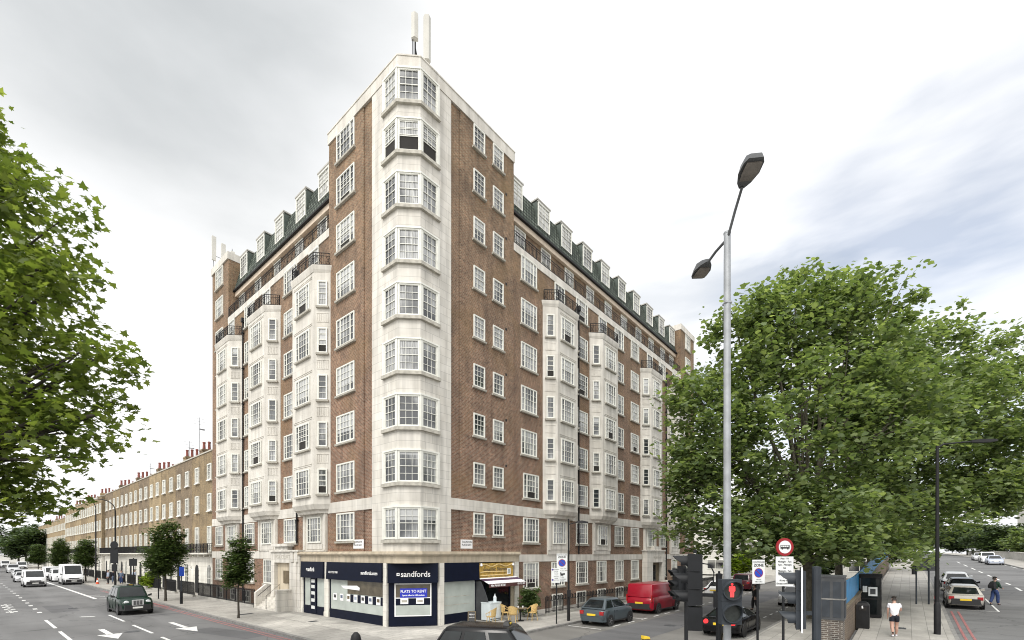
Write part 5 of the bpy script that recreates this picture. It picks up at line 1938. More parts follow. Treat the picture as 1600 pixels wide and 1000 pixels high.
person('person in a grey-blue jacket standing third in the group by the railings', -1.5, 56.4, 0.12, AW + math.radians(200), 1.70, ('cloth_grey', 1, 'cloth_denim', 1, 'cloth_black'), group='people by the terrace railings')
person('tallest person of the group by the railings, in light blue beside the signal pole', -0.9, 52.8, 0.12, AW + math.radians(170), 1.86, ('cloth_pale', 1, 'cloth_denim', 1, 'cloth_black'), group='people by the terrace railings')
person('person in black crossing the side street near the pale parked car', 21.0, -11.0, 0.0, AW + math.radians(100), 1.75, ('cloth_black', 1, 'cloth_black', 1, 'cloth_black'), stride=0.12, arms=(0.2, -0.1))


# ------------------------------------------------------------------ railings
def iron_railing(name, label, x0, y0, x1, y1, style, h=1.15, z=0.12, step=0.13, group=None):
    L = math.hypot(x1 - x0, y1 - y0)
    root = thing(name, label, 'railing', x0, y0, z, math.atan2(y1 - y0, x1 - x0), group)
    p = MB()
    p.box(0, L, -0.11, 0.11, -0.02, 0.16)
    p.build('plinth', ['conc'], root)
    b = MB()
    n = int(L / step)
    for i in range(n + 1):
        x = L * i / n
        r = 0.013 if i % 14 else 0.028
        if style == 'spear':
            b.box(x - r, x + r, -r, r, 0.16, h - 0.06)
            b.loft([[(x - 0.022, -0.022, h - 0.06), (x + 0.022, -0.022, h - 0.06), (x + 0.022, 0.022, h - 0.06), (x - 0.022, 0.022, h - 0.06)],
                    [(x - 0.003, -0.003, h + 0.06), (x + 0.003, -0.003, h + 0.06), (x + 0.003, 0.003, h + 0.06), (x - 0.003, 0.003, h + 0.06)]])
        else:
            b.box(x - r, x + r, -r, r, 0.16, h)
            if i % 3 == 0 and i < n:       # hoops along the top
                c = x + L / n * 0.8
                pts = [(c + 0.12 * math.cos(a), 0, h - 0.1 + 0.15 * math.sin(a)) for a in [2 * PI * k / 12 for k in range(13)]]
                b.tube(pts, 0.022, 5, caps=False)
    b.box(0, L, -0.02, 0.02, h - 0.27 if style != 'spear' else h - 0.15, h - 0.24 if style != 'spear' else h - 0.12)
    b.box(0, L, -0.02, 0.02, 0.24, 0.27)
    b.build('bars', ['iron'], root)
    return root


iron_railing('iron_railing', 'black hoop-topped iron railing along the brick front, behind the small car and red van', 8.6, -2.25, 27.0, -2.25, 'hoop')
iron_railing('iron_railing', 'black hoop-topped iron railing past the side entrance, beyond the red van', 31.2, -2.25, 40.8, -2.25, 'hoop')
iron_railing('iron_railing', 'black spear-topped iron railing below the flats, ending at the white entrance steps', -1.05, 16.15, -1.05, 28.4, 'spear', 1.25)


# ------------------------------------------------------------------ the terrace beyond
HWID = 5.4


def wide_sash(w, h):
    fr, pa = sash_geo(w, h, 3, (2, 2), jamb=0.10, proud=0.10)
    mb = MB()
    mb_add(mb, fr)
    mb_add(mb, pa, None, {0: 1, 1: 1})
    mb.box(-w / 2 - 0.05, w / 2 + 0.05, -0.17, 0, -0.10, 0.0, 0)
    return mb.mesh('window', ['white', 'pane_bright'])


TW = {h: wide_sash(1.05, h) for h in (2.35, 1.6, 1.5)}


def house_meshes(w, zr_, brickm, nwin):
    wall, stu = MB(), MB()
    wall.box(-w / 2, w / 2, 0, 9, 3.9, zr_ - 0.12)
    wall.box(-w / 2, -w / 2 + 0.05, -0.012, 0, 4.1, zr_ - 0.12)
    for x in np.linspace(-w / 2, w / 2, nwin * 2 + 1)[1::2]:        # flat brick arches
        for z in (zr_ - 1.22, zr_ - 3.98):
            wall.box(x - 0.65, x + 0.65, -0.015, 0, z + 0.0, z + 0.22)
    stu.box(-w / 2, w / 2, -0.06, 9, -0.2, 3.9)
    for k in range(1, 8):
        stu.box(-w / 2 + 0.06, w / 2 - 0.06, -0.075, -0.06, 0.2 + k * 0.42, 0.55 + k * 0.42)
    cop = MB()
    cop.box(-w / 2, w / 2, -0.07, 0.4, zr_ - 0.12, zr_)
    bal = MB()
    bal.box(-w / 2, w / 2, -0.75, -0.06, 3.86, 4.0)
    for x in np.linspace(-w / 2 + 0.3, w / 2 - 0.3, 5):
        bal.box(x - 0.08, x + 0.08, -0.5, -0.06, 3.6, 3.86)
    rail = MB()
    railing_run(rail, [(-w / 2 + 0.05, -0.1), (-w / 2 + 0.05, -0.7), (w / 2 - 0.05, -0.7), (w / 2 - 0.05, -0.1)], 4.0, 0.85, 0.12)
    door = MB()
    xd = -w / 4
    arch = [(-0.55, 0.1), (0.55, 0.1), (0.55, 2.3)] + [(0.55 * math.cos(a), 2.3 + 0.55 * math.sin(a)) for a in [PI * k / 8 for k in range(1, 9)]]
    door.loft([[(xd + x, -0.08, z) for x, z in arch], [(xd + x, -0.05, z) for x, z in arch]][::-1])
    gw = MB()
    xw = w / 4
    a2 = [(-0.5, 0.9), (0.5, 0.9), (0.5, 2.4)] + [(0.5 * math.cos(a), 2.4 + 0.5 * math.sin(a)) for a in [PI * k / 8 for k in range(1, 9)]]
    gw.loft([[(xw + x, -0.085, z) for x, z in a2], [(xw + x, -0.05, z) for x, z in a2]][::-1], 1)
    for x0 in (-0.5, -0.02, 0.46):
        gw.box(xw + x0, xw + x0 + 0.04, -0.11, -0.08, 0.9, 2.9 if x0 == -0.02 else 2.4, 0)
    gw.box(xw - 0.5, xw + 0.5, -0.11, -0.08, 1.62, 1.67, 0)
    ch = MB()
    ch.box(w / 2 - 0.45, w / 2 + 0.42, 0.8, 3.2, zr_ - 2, zr_ + 1.0)
    ch.box(w / 2 - 0.5, w / 2 + 0.47, 0.75, 3.25, zr_ + 0.8, zr_ + 0.92)
    pots = []
    for k in range(5):
        q = MB()
        hh = 0.75 + 0.12 * ((k * 7) % 3)
        q.lathe([(0.15, 0), (0.125, hh * 0.8), (0.155, hh * 0.85), (0.14, hh), (0.0, hh)], 8, (w / 2 - 0.01, 1.05 + k * 0.46, zr_ + 1.0))
        pots.append(q)
    return dict(wall=wall.mesh('wall', [brickm]), stucco=stu.mesh('stucco_front', ['stucco']), coping=cop.mesh('coping', ['sill']), balcony=bal.mesh('balcony', ['stucco']),
                rail=rail.mesh('balcony_railing', ['iron']), door=door.mesh('front_door', ['iron']), gwin=gw.mesh('ground_floor_window', ['white', 'pane_dark']),
                chimney=ch.mesh('chimney', [brickm]), pots=[q.mesh('chimney_pot', ['pot_red' if i < 4 else 'pot_buff']) for i, q in enumerate(pots)])


HM = {}


def house(label, y0, y1, off, zr_, brickm, nwin=2, chim=True, rail=True, group='terraced houses along the street'):
    w = y1 - y0
    key = (round(w, 2), zr_, brickm, nwin)
    if key not in HM:
        HM[key] = house_meshes(w, zr_, brickm, nwin)
    H = HM[key]
    r = thing('terraced_house', label, 'house', off, (y0 + y1) / 2, 0, -PI / 2, group)
    for k in ('wall', 'stucco', 'coping', 'balcony', 'door', 'gwin'):
        link(H[k].name.split('.')[0], H[k], r)
    if rail:
        link('balcony_railing', H['rail'], r)
    if chim:
        c = link('chimney', H['chimney'], r)
        for p in H['pots']:
            link('chimney_pot', p, c)
    for x in np.linspace(-w / 2, w / 2, nwin * 2 + 1)[1::2]:
        for z, h in ((4.12, 2.35), (zr_ - 5.6, 1.6), (zr_ - 2.75, 1.5)):
            link('window', TW[h], r, (float(x), -0.005, z))
    return r


ys = [28.4, 35.4, 40.9, 46.6, 51.9, 57.2, 62.6, 68.1, 73.5, 79.2]
for i in range(9):
    m = ('brick_terrace', 'brick_terrace_b', 'brick_terrace', 'brick_terrace_c', 'brick_terrace_b', 'brick_terrace', 'brick_terrace_b', 'brick_terrace', 'brick_terrace_b')[i]
    house('%s brown brick terraced house counting from the block of flats' % ORD[i], ys[i], ys[i + 1], 0.4, 13.5, m, 2, chim=(i % 2 == 0 or i == 1))
y = 79.3
for i in range(6):
    house('%s house of the forward-set flat-fronted terrace beyond the chimneys' % ORD[i], y, y + 6.8, 0.0, 13.3, ('brick_terrace', 'brick_terrace_c')[i % 2], 3, chim=i % 2 == 1)
    y += 6.8
for i in range(8):
    house('%s house of the pale terrace at the far end of the street' % ORD[i], y, y + 8.0, 0.6, 12.2, 'brick_terrace_c', 3, chim=i % 3 == 1, rail=i < 3)
    y += 8.0
for i in range(14):
    y0 = 28.9 + i * 5.4
    iron_railing('iron_railing', '%s length of spear-topped railing before the terrace, counting from the flats' % ORD[i], -1.2, y0, -1.2, y0 + 4.3, 'spear', 1.25, group='railings before the terrace')
# aerials on the terrace roofs
for i, (y, h, lab) in enumerate(((39.5, 5.4, 'tall thin aerial mast on the terrace roof nearest the flats'), (43.0, 3.4, 'shorter mast with a small dish on the terrace roof'), (60, 3.0, 'branched aerial on the middle of the terrace roof'), (66, 2.4, 'low aerial on the terrace roof beside the branched one'))):
    a = MB()
    a.tube([(0, 0, 0), (0, 0, h)], 0.03, 6)
    for k in range(3):
        a.tube([(-0.5, 0, h - 0.15 - 0.3 * k), (0.5, 0, h - 0.15 - 0.3 * k)], 0.014, 5)
    a.box(-0.02, 0.5, -0.015, 0.015, h * 0.75, h * 0.78)
    o = a.build('roof_aerial', ['galv'])
    put(o, 2.2, y, 13.3)
    tag(o, lab, 'aerial', 'aerials on the terrace roofs')


# ------------------------------------------------------------------ trees
PLANE_LEAF = [(0, -0.42), (0.10, -0.22), (0.40, -0.26), (0.30, -0.04), (0.52, 0.12), (0.22, 0.18), (0.0, 0.58), (-0.22, 0.18), (-0.52, 0.12), (-0.30, -0.04), (-0.40, -0.26), (-0.10, -0.22)]
OVAL_LEAF = [(0, -0.5), (0.34, -0.12), (0.24, 0.3), (0, 0.52), (-0.24, 0.3), (-0.34, -0.12)]
LOBE_LEAF = [(0, -0.46), (0.36, -0.36), (0.48, 0.0), (0.22, 0.2), (0.0, 0.5), (-0.22, 0.2), (-0.48, 0.0), (-0.36, -0.36)]


def leaf_mesh(name, pos, size, tmpl, mat, up=0.75, fold=0.16, seed=0, droop=0.3):
    r = np.random.default_rng(seed)
    n, k = len(pos), len(tmpl)
    t = np.array(tmpl)
    base = np.zeros((k, 3))
    base[:, 0], base[:, 1] = t[:, 0], t[:, 1]
    base[:, 2] = -fold * np.abs(t[:, 0]) * 1.2 - 0.12 * t[:, 1] ** 2
    nrm = r.normal(size=(n, 3))
    nrm /= np.linalg.norm(nrm, axis=1, keepdims=True)
    nrm[:, 2] = np.abs(nrm[:, 2])
    nrm = nrm * (1 - up) + np.array([0, 0, 1.0]) * up + r.normal(size=(n, 3)) * 0.18
    nrm /= np.linalg.norm(nrm, axis=1, keepdims=True)
    h = r.normal(size=(n, 3))
    h[:, 2] -= droop
    a = np.cross(h, nrm)
    a /= np.linalg.norm(a, axis=1, keepdims=True)
    b = np.cross(nrm, a)
    sz = (np.asarray(size) * (0.5 + 0.95 * r.random(n)))[:, None, None]
    P_ = (base[None, :, 0:1] * a[:, None, :] + base[None, :, 1:2] * b[:, None, :] + base[None, :, 2:3] * nrm[:, None, :]) * sz + pos[:, None, :]
    me = bpy.data.meshes.new(name)
    me.vertices.add(n * k)
    me.vertices.foreach_set('co', P_.reshape(-1))
    me.loops.add(n * k)
    me.loops.foreach_set('vertex_index', np.arange(n * k, dtype=np.int32))
    me.polygons.add(n)
    me.polygons.foreach_set('loop_start', np.arange(0, n * k, k, dtype=np.int32))
    me.polygons.foreach_set('loop_total', np.full(n, k, dtype=np.int32))
    me.materials.append(M[mat])
    me.update(calc_edges=True)
    me.validate()
    return me


def crown_points(blobs, per_area, leaves, crad, seed, inner=0.45, flat=0.7):
    """leaf positions in clumps spread through a union of ellipsoids (cx cy cz rx ry rz)"""
    r = np.random.default_rng(seed)
    out = []
    cents = []
    for (cx, cy, cz, rx, ry, rz) in blobs:
        area = 4 * PI * ((rx * ry) ** 1.6 / 3 + (rx * rz) ** 1.6 / 3 + (ry * rz) ** 1.6 / 3) ** (1 / 1.6)
        n = max(4, int(area * per_area))
        d = r.normal(size=(n, 3))
        d /= np.linalg.norm(d, axis=1, keepdims=True)
        rad = inner + (1.02 - inner) * r.random(n) ** 0.6
        rad *= 0.86 + 0.2 * np.sin(d[:, 0] * 5 + seed) * np.sin(d[:, 2] * 6 + cx) + 0.08 * r.normal(size=n)
        rad = np.minimum(rad, 1.1)
        c = d * rad[:, None] * np.array([rx, ry, rz]) + np.array([cx, cy, cz])
        cents.append(c)
    C_ = np.concatenate(cents)
    for c in C_:
        m = int(leaves * (0.4 + 1.1 * r.random()))
        cr = crad * (0.6 + 0.8 * r.random())
        q = np.clip(r.normal(size=(m, 3)), -1.5, 1.5) * np.array([0.55, 0.55, 0.55 * flat]) * cr
        out.append(c + q)
    return np.concatenate(out), C_


def limb(mb, p0, p1, r0, r1, bend, rnd, n=5):
    p0, p1 = Vector(p0), Vector(p1)
    pts, rs = [], []
    for i in range(n + 1):
        t = i / n
        p = p0.lerp(p1, t)
        p += Vector((rnd.uniform(-1, 1), rnd.uniform(-1, 1), rnd.uniform(-0.4, 0.8))) * bend * math.sin(PI * t)
        pts.append(p)
        rs.append(r0 + (r1 - r0) * t)
    mb.tube(pts, rs, 7)
    return pts


def tree(label, x, y, blobs, trunk_h, r0, leafm, barkm, tmpl, lsize, per_area, leaves, crad, seed, z=0.0, group=None, name='tree', world=None, up=0.7, limbs=14, flat=0.7, cat='tree', lean=(0, 0)):
    """blobs are given about the foot of the trunk, in metres, on the picture's axes"""
    root = bpy.data.objects.new(name, None)
    COL.objects.link(root)
    root.location = at(x, y, z) if world is None else Vector(world)
    tag(root, label, cat, group)
    rnd = random.Random(seed)
    pos, cents = crown_points(blobs, per_area, leaves, crad, seed)
    tb = MB()
    top = Vector((lean[0], lean[1], trunk_h))
    tb.tube([(0, 0, -0.1), (0.02, 0, 0.25), (lean[0] * .3, lean[1] * .3, trunk_h * 0.5), top], [r0 * 1.5, r0 * 1.08, r0 * 0.92, r0 * 0.8], 12)
    big = sorted(blobs, key=lambda b: -b[3] * b[4] * b[5])
    for b in blobs:
        e = Vector((b[0], b[1], b[2] + b[5] * 0.3))
        pts = limb(tb, top - Vector((0, 0, trunk_h * rnd.uniform(0.0, 0.15))), e, r0 * 0.55, r0 * 0.14, 0.3, rnd)
    for i in range(limbs):
        c = Vector(cents[rnd.randrange(len(cents))])
        b = min(blobs, key=lambda q: (Vector(q[:3]) - c).length)
        s = top.lerp(Vector((b[0], b[1], b[2])), rnd.uniform(0.2, 0.8))
        limb(tb, s, c, r0 * 0.22, r0 * 0.04, 0.25, rnd, 4)
    tb.build('trunk', [barkm], root, smooth=60)
    me = leaf_mesh('crown', pos, np.full(len(pos), lsize), tmpl, leafm, seed=seed, up=up)
    link('crown', me, root)
    return root


# the two planes over the island pavement
wx, wy = 17.5, 27.6
T1 = [(17.3, 28, 11.3, 6.4, 6.5, 6.2), (17.0, 28, 17.8, 3.0, 3.6, 3.4), (19.6, 28.5, 18.3, 2.6, 3, 2.9), (22.2, 29, 17.9, 2.6, 3, 3.0), (12.0, 28, 10.6, 3.0, 4, 4.2), (13.6, 28, 16.0, 2.3, 3, 2.9), (15.2, 27.5, 18.2, 1.6, 2, 1.9), (10.8, 28, 13.4, 1.5, 2, 1.8),
      (16.5, 26.5, 5.8, 6.0, 5.0, 2.9), (11.2, 27.5, 6.4, 2.3, 3, 3.2), (10.4, 27.5, 8.6, 1.6, 2, 1.8), (22.5, 28.5, 13.0, 3.6, 4.2, 4.2), (17.6, 24.6, 4.3, 2.4, 1.8, 1.0), (20.6, 26, 4.3, 2.6, 2.2, 1.2), (13.5, 26, 4.6, 2.6, 2.4, 1.3)]
tree('largest plane tree rising from the island pavement behind the lamp column', 0, 0, [(a - wx, b - wy, c, d, e, f) for a, b, c, d, e, f in T1], 3.6, 0.30, 'leaf_plane', 'bark', LOBE_LEAF, 0.265, 0.66, 44, 0.82, 21, world=(wx, wy, 0.1), up=0.5, limbs=60, group='plane trees by the bridge road')
wx, wy = 25.6, 36.5
T2 = [(28, 33, 11.2, 6.6, 6.5, 6.0), (26.0, 31.5, 12.5, 3.6, 3.6, 3.6), (31.5, 32, 12.5, 4.0, 3.6, 4.2), (27.2, 33, 17.2, 2.0, 2.6, 2.4), (30.6, 33, 17.9, 2.4, 2.6, 3.0), (33.9, 33, 17.0, 2.0, 2.2, 2.8), (36.0, 32, 15.2, 1.5, 2, 1.6), (35.2, 32, 10.4, 3.2, 3, 4.0), (25.5, 30.5, 5.9, 4.8, 4.2, 2.6), (32, 32, 7.4, 4.2, 4, 2.3), (33.2, 31, 7.6, 3.4, 3.2, 1.9), (24.5, 33, 14.0, 3.2, 4, 3.6)]
tree('second plane tree with its crown over the parked hatchbacks', 0, 0, [(a - wx, b - wy, c + 0.1, d, e, f) for a, b, c, d, e, f in T2], 4.0, 0.28, 'leaf_plane', 'bark', LOBE_LEAF, 0.275, 0.64, 40, 0.82, 22, world=(wx, wy, 0.6), up=0.5, limbs=50, group='plane trees by the bridge road')
T3 = [(0, 0, 8, 5.5, 5.5, 5), (2, 0, 12, 3, 3, 3), (-3, 0, 6, 3, 3, 2.5)]
tree('plane tree standing farther along behind the blue hoarding', 60, -15.3, T3, 3.5, 0.25, 'leaf_far', 'bark', LOBE_LEAF, 0.42, 0.5, 45, 1.1, 23, z=0.1, group='plane trees by the bridge road')

# the plane reaching in from the left
NT = [(-15.8, 11, 9.4, 4.0, 4.0, 4.6), (-11.2, 11, 7.9, 1.9, 1.8, 1.0), (-11.2, 10.8, 6.6, 1.7, 1.6, 0.75), (-11.8, 11.2, 11.0, 1.4, 1.5, 1.2), (-12.8, 11, 12.7, 1.1, 1.3, 1.1),
      (-12.6, 11, 5.4, 1.7, 1.7, 0.8), (-11.2, 11, 9.5, 1.3, 1.4, 0.9), (-13.4, 11, 13.9, 0.9, 1.2, 1.1), (-12.7, 10.6, 8.6, 1.6, 1.7, 1.9), (-9.9, 11, 8.2, 0.8, 0.9, 0.55), (-9.7, 10.9, 6.9, 0.7, 0.8, 0.5), (-13.4, 10.8, 5.6, 1.9, 1.8, 1.25), (-12.3, 10.6, 4.95, 1.3, 1.4, 0.6), (-13.0, 11, 14.6, 0.8, 1.0, 0.9), (-11.7, 11, 12.4, 1.1, 1.1, 0.8), (-11.0, 11, 10.4, 1.1, 1.2, 0.8)]
wx, wy = -18.2, 11.5
tree('near plane tree whose branches reach in from the left edge over the street', 0, 0, [(a - wx, b - wy, c, d, e, f) for a, b, c, d, e, f in NT], 4.5, 0.33, 'leaf_near', 'bark_dark', PLANE_LEAF, 0.195, 1.0, 40, 0.60, 31, world=(wx, wy, 0.12), up=0.45, limbs=110)

# small street trees at the kerb
def street_tree(label, x, y, h, w, zb, seed, leaf='leaf_street'):
    hh = (h - zb) / 2
    bl = [(0, 0, zb + hh * 0.75, w / 2, w / 2, hh * 0.75), (0.05 * w, 0, zb + hh * 1.35, w * 0.34, w * 0.34, hh * 0.62), (-0.1 * w, 0.05, zb + hh * 0.5, w * 0.42, w * 0.4, hh * 0.5)]
    a = max(0.7, w * 0.45)
    tree(label, x, y, bl, zb + 0.3, 0.055 if w < 2 else 0.085, leaf, 'bark_dark', OVAL_LEAF, 0.105 + 0.022 * w, 6.0 if w < 2 else 4.2, 62, 0.20 + 0.09 * w, seed, z=0.12, group='young street trees', limbs=6)


street_tree('slender young tree on the pavement before the entrance steps', -3.9, 11.0, 5.0, 1.65, 1.75, 41)
street_tree('round-crowned dark tree at the kerb beside the green taxi', -3.85, 26.5, 6.7, 3.0, 1.9, 42)
street_tree('dark street tree behind the tall white van', -3.5, 67, 6.3, 2.9, 1.9, 43)
street_tree('dark street tree behind the small red car', -3.5, 93, 6.8, 3.2, 1.6, 44)
street_tree('small dark street tree before the far pale terrace', -3.6, 128, 6.0, 3.6, 1.5, 45)
for i, (x, y, r, h, lab) in enumerate(((-3.2, 165, 5, 11, 'broad dark tree on the right kerb far down the street'), (-16, 185, 7, 14, 'tall dark tree on the left kerb far down the street'), (-2.5, 205, 6, 13, 'dark tree behind the broad one at the street end'),
                                       (-12, 262, 10, 17, 'big tree closing the far end of the street'), (4, 262, 9, 16, 'tree right of the one closing the street end'), (-26, 250, 9, 17, 'tree left of the one closing the street end'), (-17.5, 130, 5, 11, 'dark tree on the left kerb beyond the traffic'))):
    tree(lab, x, y, [(0, 0, h * 0.6, r, r, h * 0.38), (r * 0.3, 0, h * 0.78, r * 0.6, r * 0.6, h * 0.25), (-r * 0.4, 0, h * 0.45, r * 0.6, r * 0.6, h * 0.25)], h * 0.3, 0.3, 'leaf_far', 'bark_dark', LOBE_LEAF, 0.6, 0.35, 34, 1.3, 50 + i, group='trees at the far end of the street')
for i, (x, y, r, h, lf, lab) in enumerate(((150, -37, 7, 8, 'leaf_far', 'bushy tree over the stone wall at the far right'), (118, -38, 5, 6.5, 'leaf_plane', 'low tree behind the stone wall right of the parked cars'), (185, -33, 8, 10, 'leaf_far', 'dark tree beyond the cars on the bridge'),
                                           (215, -24, 9, 11, 'leaf_plane', 'tree at the far end of the bridge road'), (92, -15.2, 5, 8, 'leaf_plane', 'tree beyond the blue hoarding at the far pavement end'), (66, 1, 2.6, 4.6, 'leaf_lime', 'bright lime-green tree at the end of the side street'),
                                           (72, -9, 2.2, 3, 'leaf_far', 'dark bush before the pale building at the side street end'), (98, -38, 4, 5, 'leaf_far', 'shrubby tree at the near end of the stone wall'))):
    tree(lab, x, y, [(0, 0, h * 0.58, r, r, h * 0.4), (r * 0.3, 0, h * 0.72, r * 0.6, r * 0.6, h * 0.28), (-r * 0.4, 0, h * 0.4, r * 0.6, r * 0.6, h * 0.28)], h * 0.3, 0.16, lf, 'bark_dark', LOBE_LEAF, 0.3 + r * 0.03, 0.5 if r > 4 else 1.1, 40, 0.5 + r * 0.09, 70 + i, z=zr(x) if y < -18 else 0, group='trees beyond the bridge road')


def bush(name, label, x, y, z, blobs, leaf, seed, ls=0.1, cat='shrub'):
    root = bpy.data.objects.new(name, None)
    COL.objects.link(root)
    root.location = at(x, y, z)
    tag(root, label, cat)
    pos, c = crown_points(blobs, 9, 38, 0.22, seed, inner=0.3)
    pos = pos[pos[:, 2] > 0.1]
    link('foliage', leaf_mesh('foliage', pos, np.full(len(pos), ls), OVAL_LEAF, leaf, seed=seed, up=0.55), root)
    s = MB()
    rnd = random.Random(seed)
    for b in blobs:
        limb(s, (0, 0, 0), (b[0], b[1], b[2] + b[5] * 0.5), 0.03, 0.008, 0.05, rnd)
    s.build('stem', ['bark_dark'], root)
    return root


bush('shrub', 'green leafy shrub between the delicatessen and the railing', 7.65, -1.7, 0.12, [(0, 0, 0.75, 0.66, 0.5, 0.75), (0.15, 0, 1.3, 0.5, 0.45, 0.55), (-0.2, 0, 1.2, 0.4, 0.4, 0.6)], 'leaf_street', 81, 0.12)
bush('shrub', 'bright yellow-green shrub growing through the terrace railings', -1.2, 43.5, 0.12, [(0, 0, 0.9, 0.9, 0.9, 0.9), (0.6, -0.5, 1.3, 0.7, 0.7, 0.7)], 'leaf_lime', 82, 0.22)

# ------------------------------------------------------------------ wall, hoarding and pavement furniture on the island
r = thing('boundary_wall', 'low brick wall carrying a blue hoarding between the two streets', 'wall', 0, 0, 0)
w_, h_, t_ = MB(), MB(), MB()
ws = [7.9, 12, 16, 20, 24, 28, 32, 36, 42, 50, 60, 70]
for a, b in zip(ws[:-1], ws[1:]):
    w_.loft([[(a, -17.05, -0.1), (a, -17.05, 1.55 + zr(a)), (a, -16.8, 1.55 + zr(a)), (a, -16.8, -0.1)], [(b, -17.05, -0.1), (b, -17.05, 1.55 + zr(b)), (b, -16.8, 1.55 + zr(b)), (b, -16.8, -0.1)]])
    h_.loft([[(a + 0.03, -16.95, 1.63 + zr(a)), (a + 0.03, -16.95, 2.65 + zr(a)), (a + 0.03, -16.9, 2.65 + zr(a)), (a + 0.03, -16.9, 1.63 + zr(a))],
             [(b - 0.03, -16.95, 1.63 + zr(b)), (b - 0.03, -16.95, 2.65 + zr(b)), (b - 0.03, -16.9, 2.65 + zr(b)), (b - 0.03, -16.9, 1.63 + zr(b))]])
    t_.loft([[(a, -17.1, 1.55 + zr(a)), (a, -17.1, 1.63 + zr(a)), (a, -16.75, 1.63 + zr(a)), (a, -16.75, 1.55 + zr(a))], [(b, -17.1, 1.55 + zr(b)), (b, -17.1, 1.63 + zr(b)), (b, -16.75, 1.63 + zr(b)), (b, -16.75, 1.55 + zr(b))]])
w_.build('brickwork', ['brick_wall'], r)
h_.build('hoarding', ['hoarding'], r)
t_.build('coping', ['timber'], r)

r = thing('brick_pier', 'dark brick pier with a grey panelled top at the end of the wall', 'pier', 7.3, -16.85, 0.1)
p = MB()
p.box(-0.35, 0.35, -0.35, 0.35, 0, 1.30)
p.build('brickwork', ['brick_pier'], r)
p = MB()
p.box(-0.39, 0.39, -0.39, 0.39, 1.30, 2.9, 0)
p.box(-0.41, 0.41, -0.41, 0.41, 2.9, 2.98, 0)
p.box(-0.41, -0.39, -0.3, -0.05, 1.4, 2.75, 1)
p.box(-0.41, -0.39, 0.05, 0.3, 1.4, 2.75, 1)
p.box(-0.3, -0.05, -0.41, -0.39, 1.4, 2.75, 1)
p.box(0.05, 0.3, -0.41, -0.39, 1.4, 2.75, 1)
p.box(-0.415, 0.415, -0.415, 0.415, 2.06, 2.11, 2)
p.build('panelling', ['grey_box', 'signal_grey', 'kerb'], r)

# telephone kiosk
zk = zr(19) + 0.12
r = thing('telephone_kiosk', 'black telephone kiosk with glazed sides against the hoarding', 'phone box', 18.9, -17.48, zk)
f = MB()
for x in (-0.46, 0.40):
    for yy in (-0.46, 0.40):
        f.box(x, x + 0.06, yy, yy + 0.06, 0, 2.3)
f.box(-0.5, 0.5, -0.5, 0.5, 2.2, 2.42)
f.box(-0.47, 0.47, -0.47, 0.47, 0, 0.16)
f.box(-0.47, -0.44, -0.4, 0.4, 1.0, 1.08)
f.box(-0.4, 0.4, -0.47, -0.44, 1.0, 1.08)
f.build('frame', ['iron'], r)
f = MB()
f.box(-0.452, -0.445, -0.4, 0.4, 0.16, 2.2)
f.box(-0.4, 0.4, -0.452, -0.445, 0.16, 2.2)
f.box(-0.4, 0.4, 0.445, 0.452, 0.16, 2.2)
f.build('glazing', ['car_glass'], r)
f = MB()
f.box(-0.47, -0.455, -0.3, 0.1, 1.2, 1.7, 0)
f.box(-0.474, -0.47, -0.22, 0.02, 1.3, 1.6, 1)
f.box(-0.47, -0.455, 0.15, 0.35, 1.4, 1.75, 0)
f.build('notice', ['sign_face', 'grey_box'], r)

r = thing('litter_bin', 'black litter bin with a curved top before the telephone kiosk', 'bin', 14.8, -17.35, zr(14.8) + 0.12, 0)
f = MB()
f.loft([[(-0.28, -0.26, 0), (0.28, -0.26, 0), (0.28, 0.26, 0), (-0.28, 0.26, 0)], [(-0.28, -0.26, 1.15), (0.28, -0.26, 1.15), (0.28, 0.26, 1.15), (-0.28, 0.26, 1.15)],
        [(-0.24, -0.2, 1.27), (0.24, -0.2, 1.27), (0.24, 0.2, 1.27), (-0.24, 0.2, 1.27)], [(-0.12, -0.1, 1.33), (0.12, -0.1, 1.33), (0.12, 0.1, 1.33), (-0.12, 0.1, 1.33)]])
f.build('casing', ['iron'], r)
f = MB()
f.box(-0.287, -0.28, -0.15, 0.15, 0.9, 1.08, 0)
f.build('slot', ['room'], r)
f = MB()
f.loft([[(-0.292, -0.03, 1.0), (-0.292, 0.03, 1.0), (-0.292, 0.04, 1.12), (-0.292, -0.01, 1.14)], [(-0.282, -0.03, 1.0), (-0.282, 0.03, 1.0), (-0.282, 0.04, 1.12), (-0.282, -0.01, 1.14)]])
f.build('litter_symbol', ['lettering'], r)


# ------------------------------------------------------------------ lamps, signs, signals
def post_sign(name, label, cat, x, y, z, rz, h, r=0.038, mat='signal_grey', group=None):
    o = thing(name, label, cat, x, y, z, rz, group)
    p = MB()
    p.tube([(0, 0, -0.02), (0, 0, h)], r, 10)
    p.lathe([(r, h), (r * 1.1, h + 0.005), (r * 1.1, h + 0.03), (0, h + 0.04)], 10)
    p.build('post', [mat], o)
    return o


def plate_on(o, w, h, zc, y=-0.06, x=0.0, mat='sign_face', name='sign_plate'):
    p = MB()
    p.box(x - w / 2, x + w / 2, y - 0.012, y, zc - h / 2, zc + h / 2, 0)
    p.box(x - w / 2 + 0.03, x + w / 2 - 0.03, y, y + 0.03, zc - h * 0.3, zc - h * 0.3 + 0.05, 1)
    p.box(x - w / 2 + 0.03, x + w / 2 - 0.03, y, y + 0.03, zc + h * 0.3, zc + h * 0.3 + 0.05, 1)
    return p.build(name, [mat, 'galv'], o)


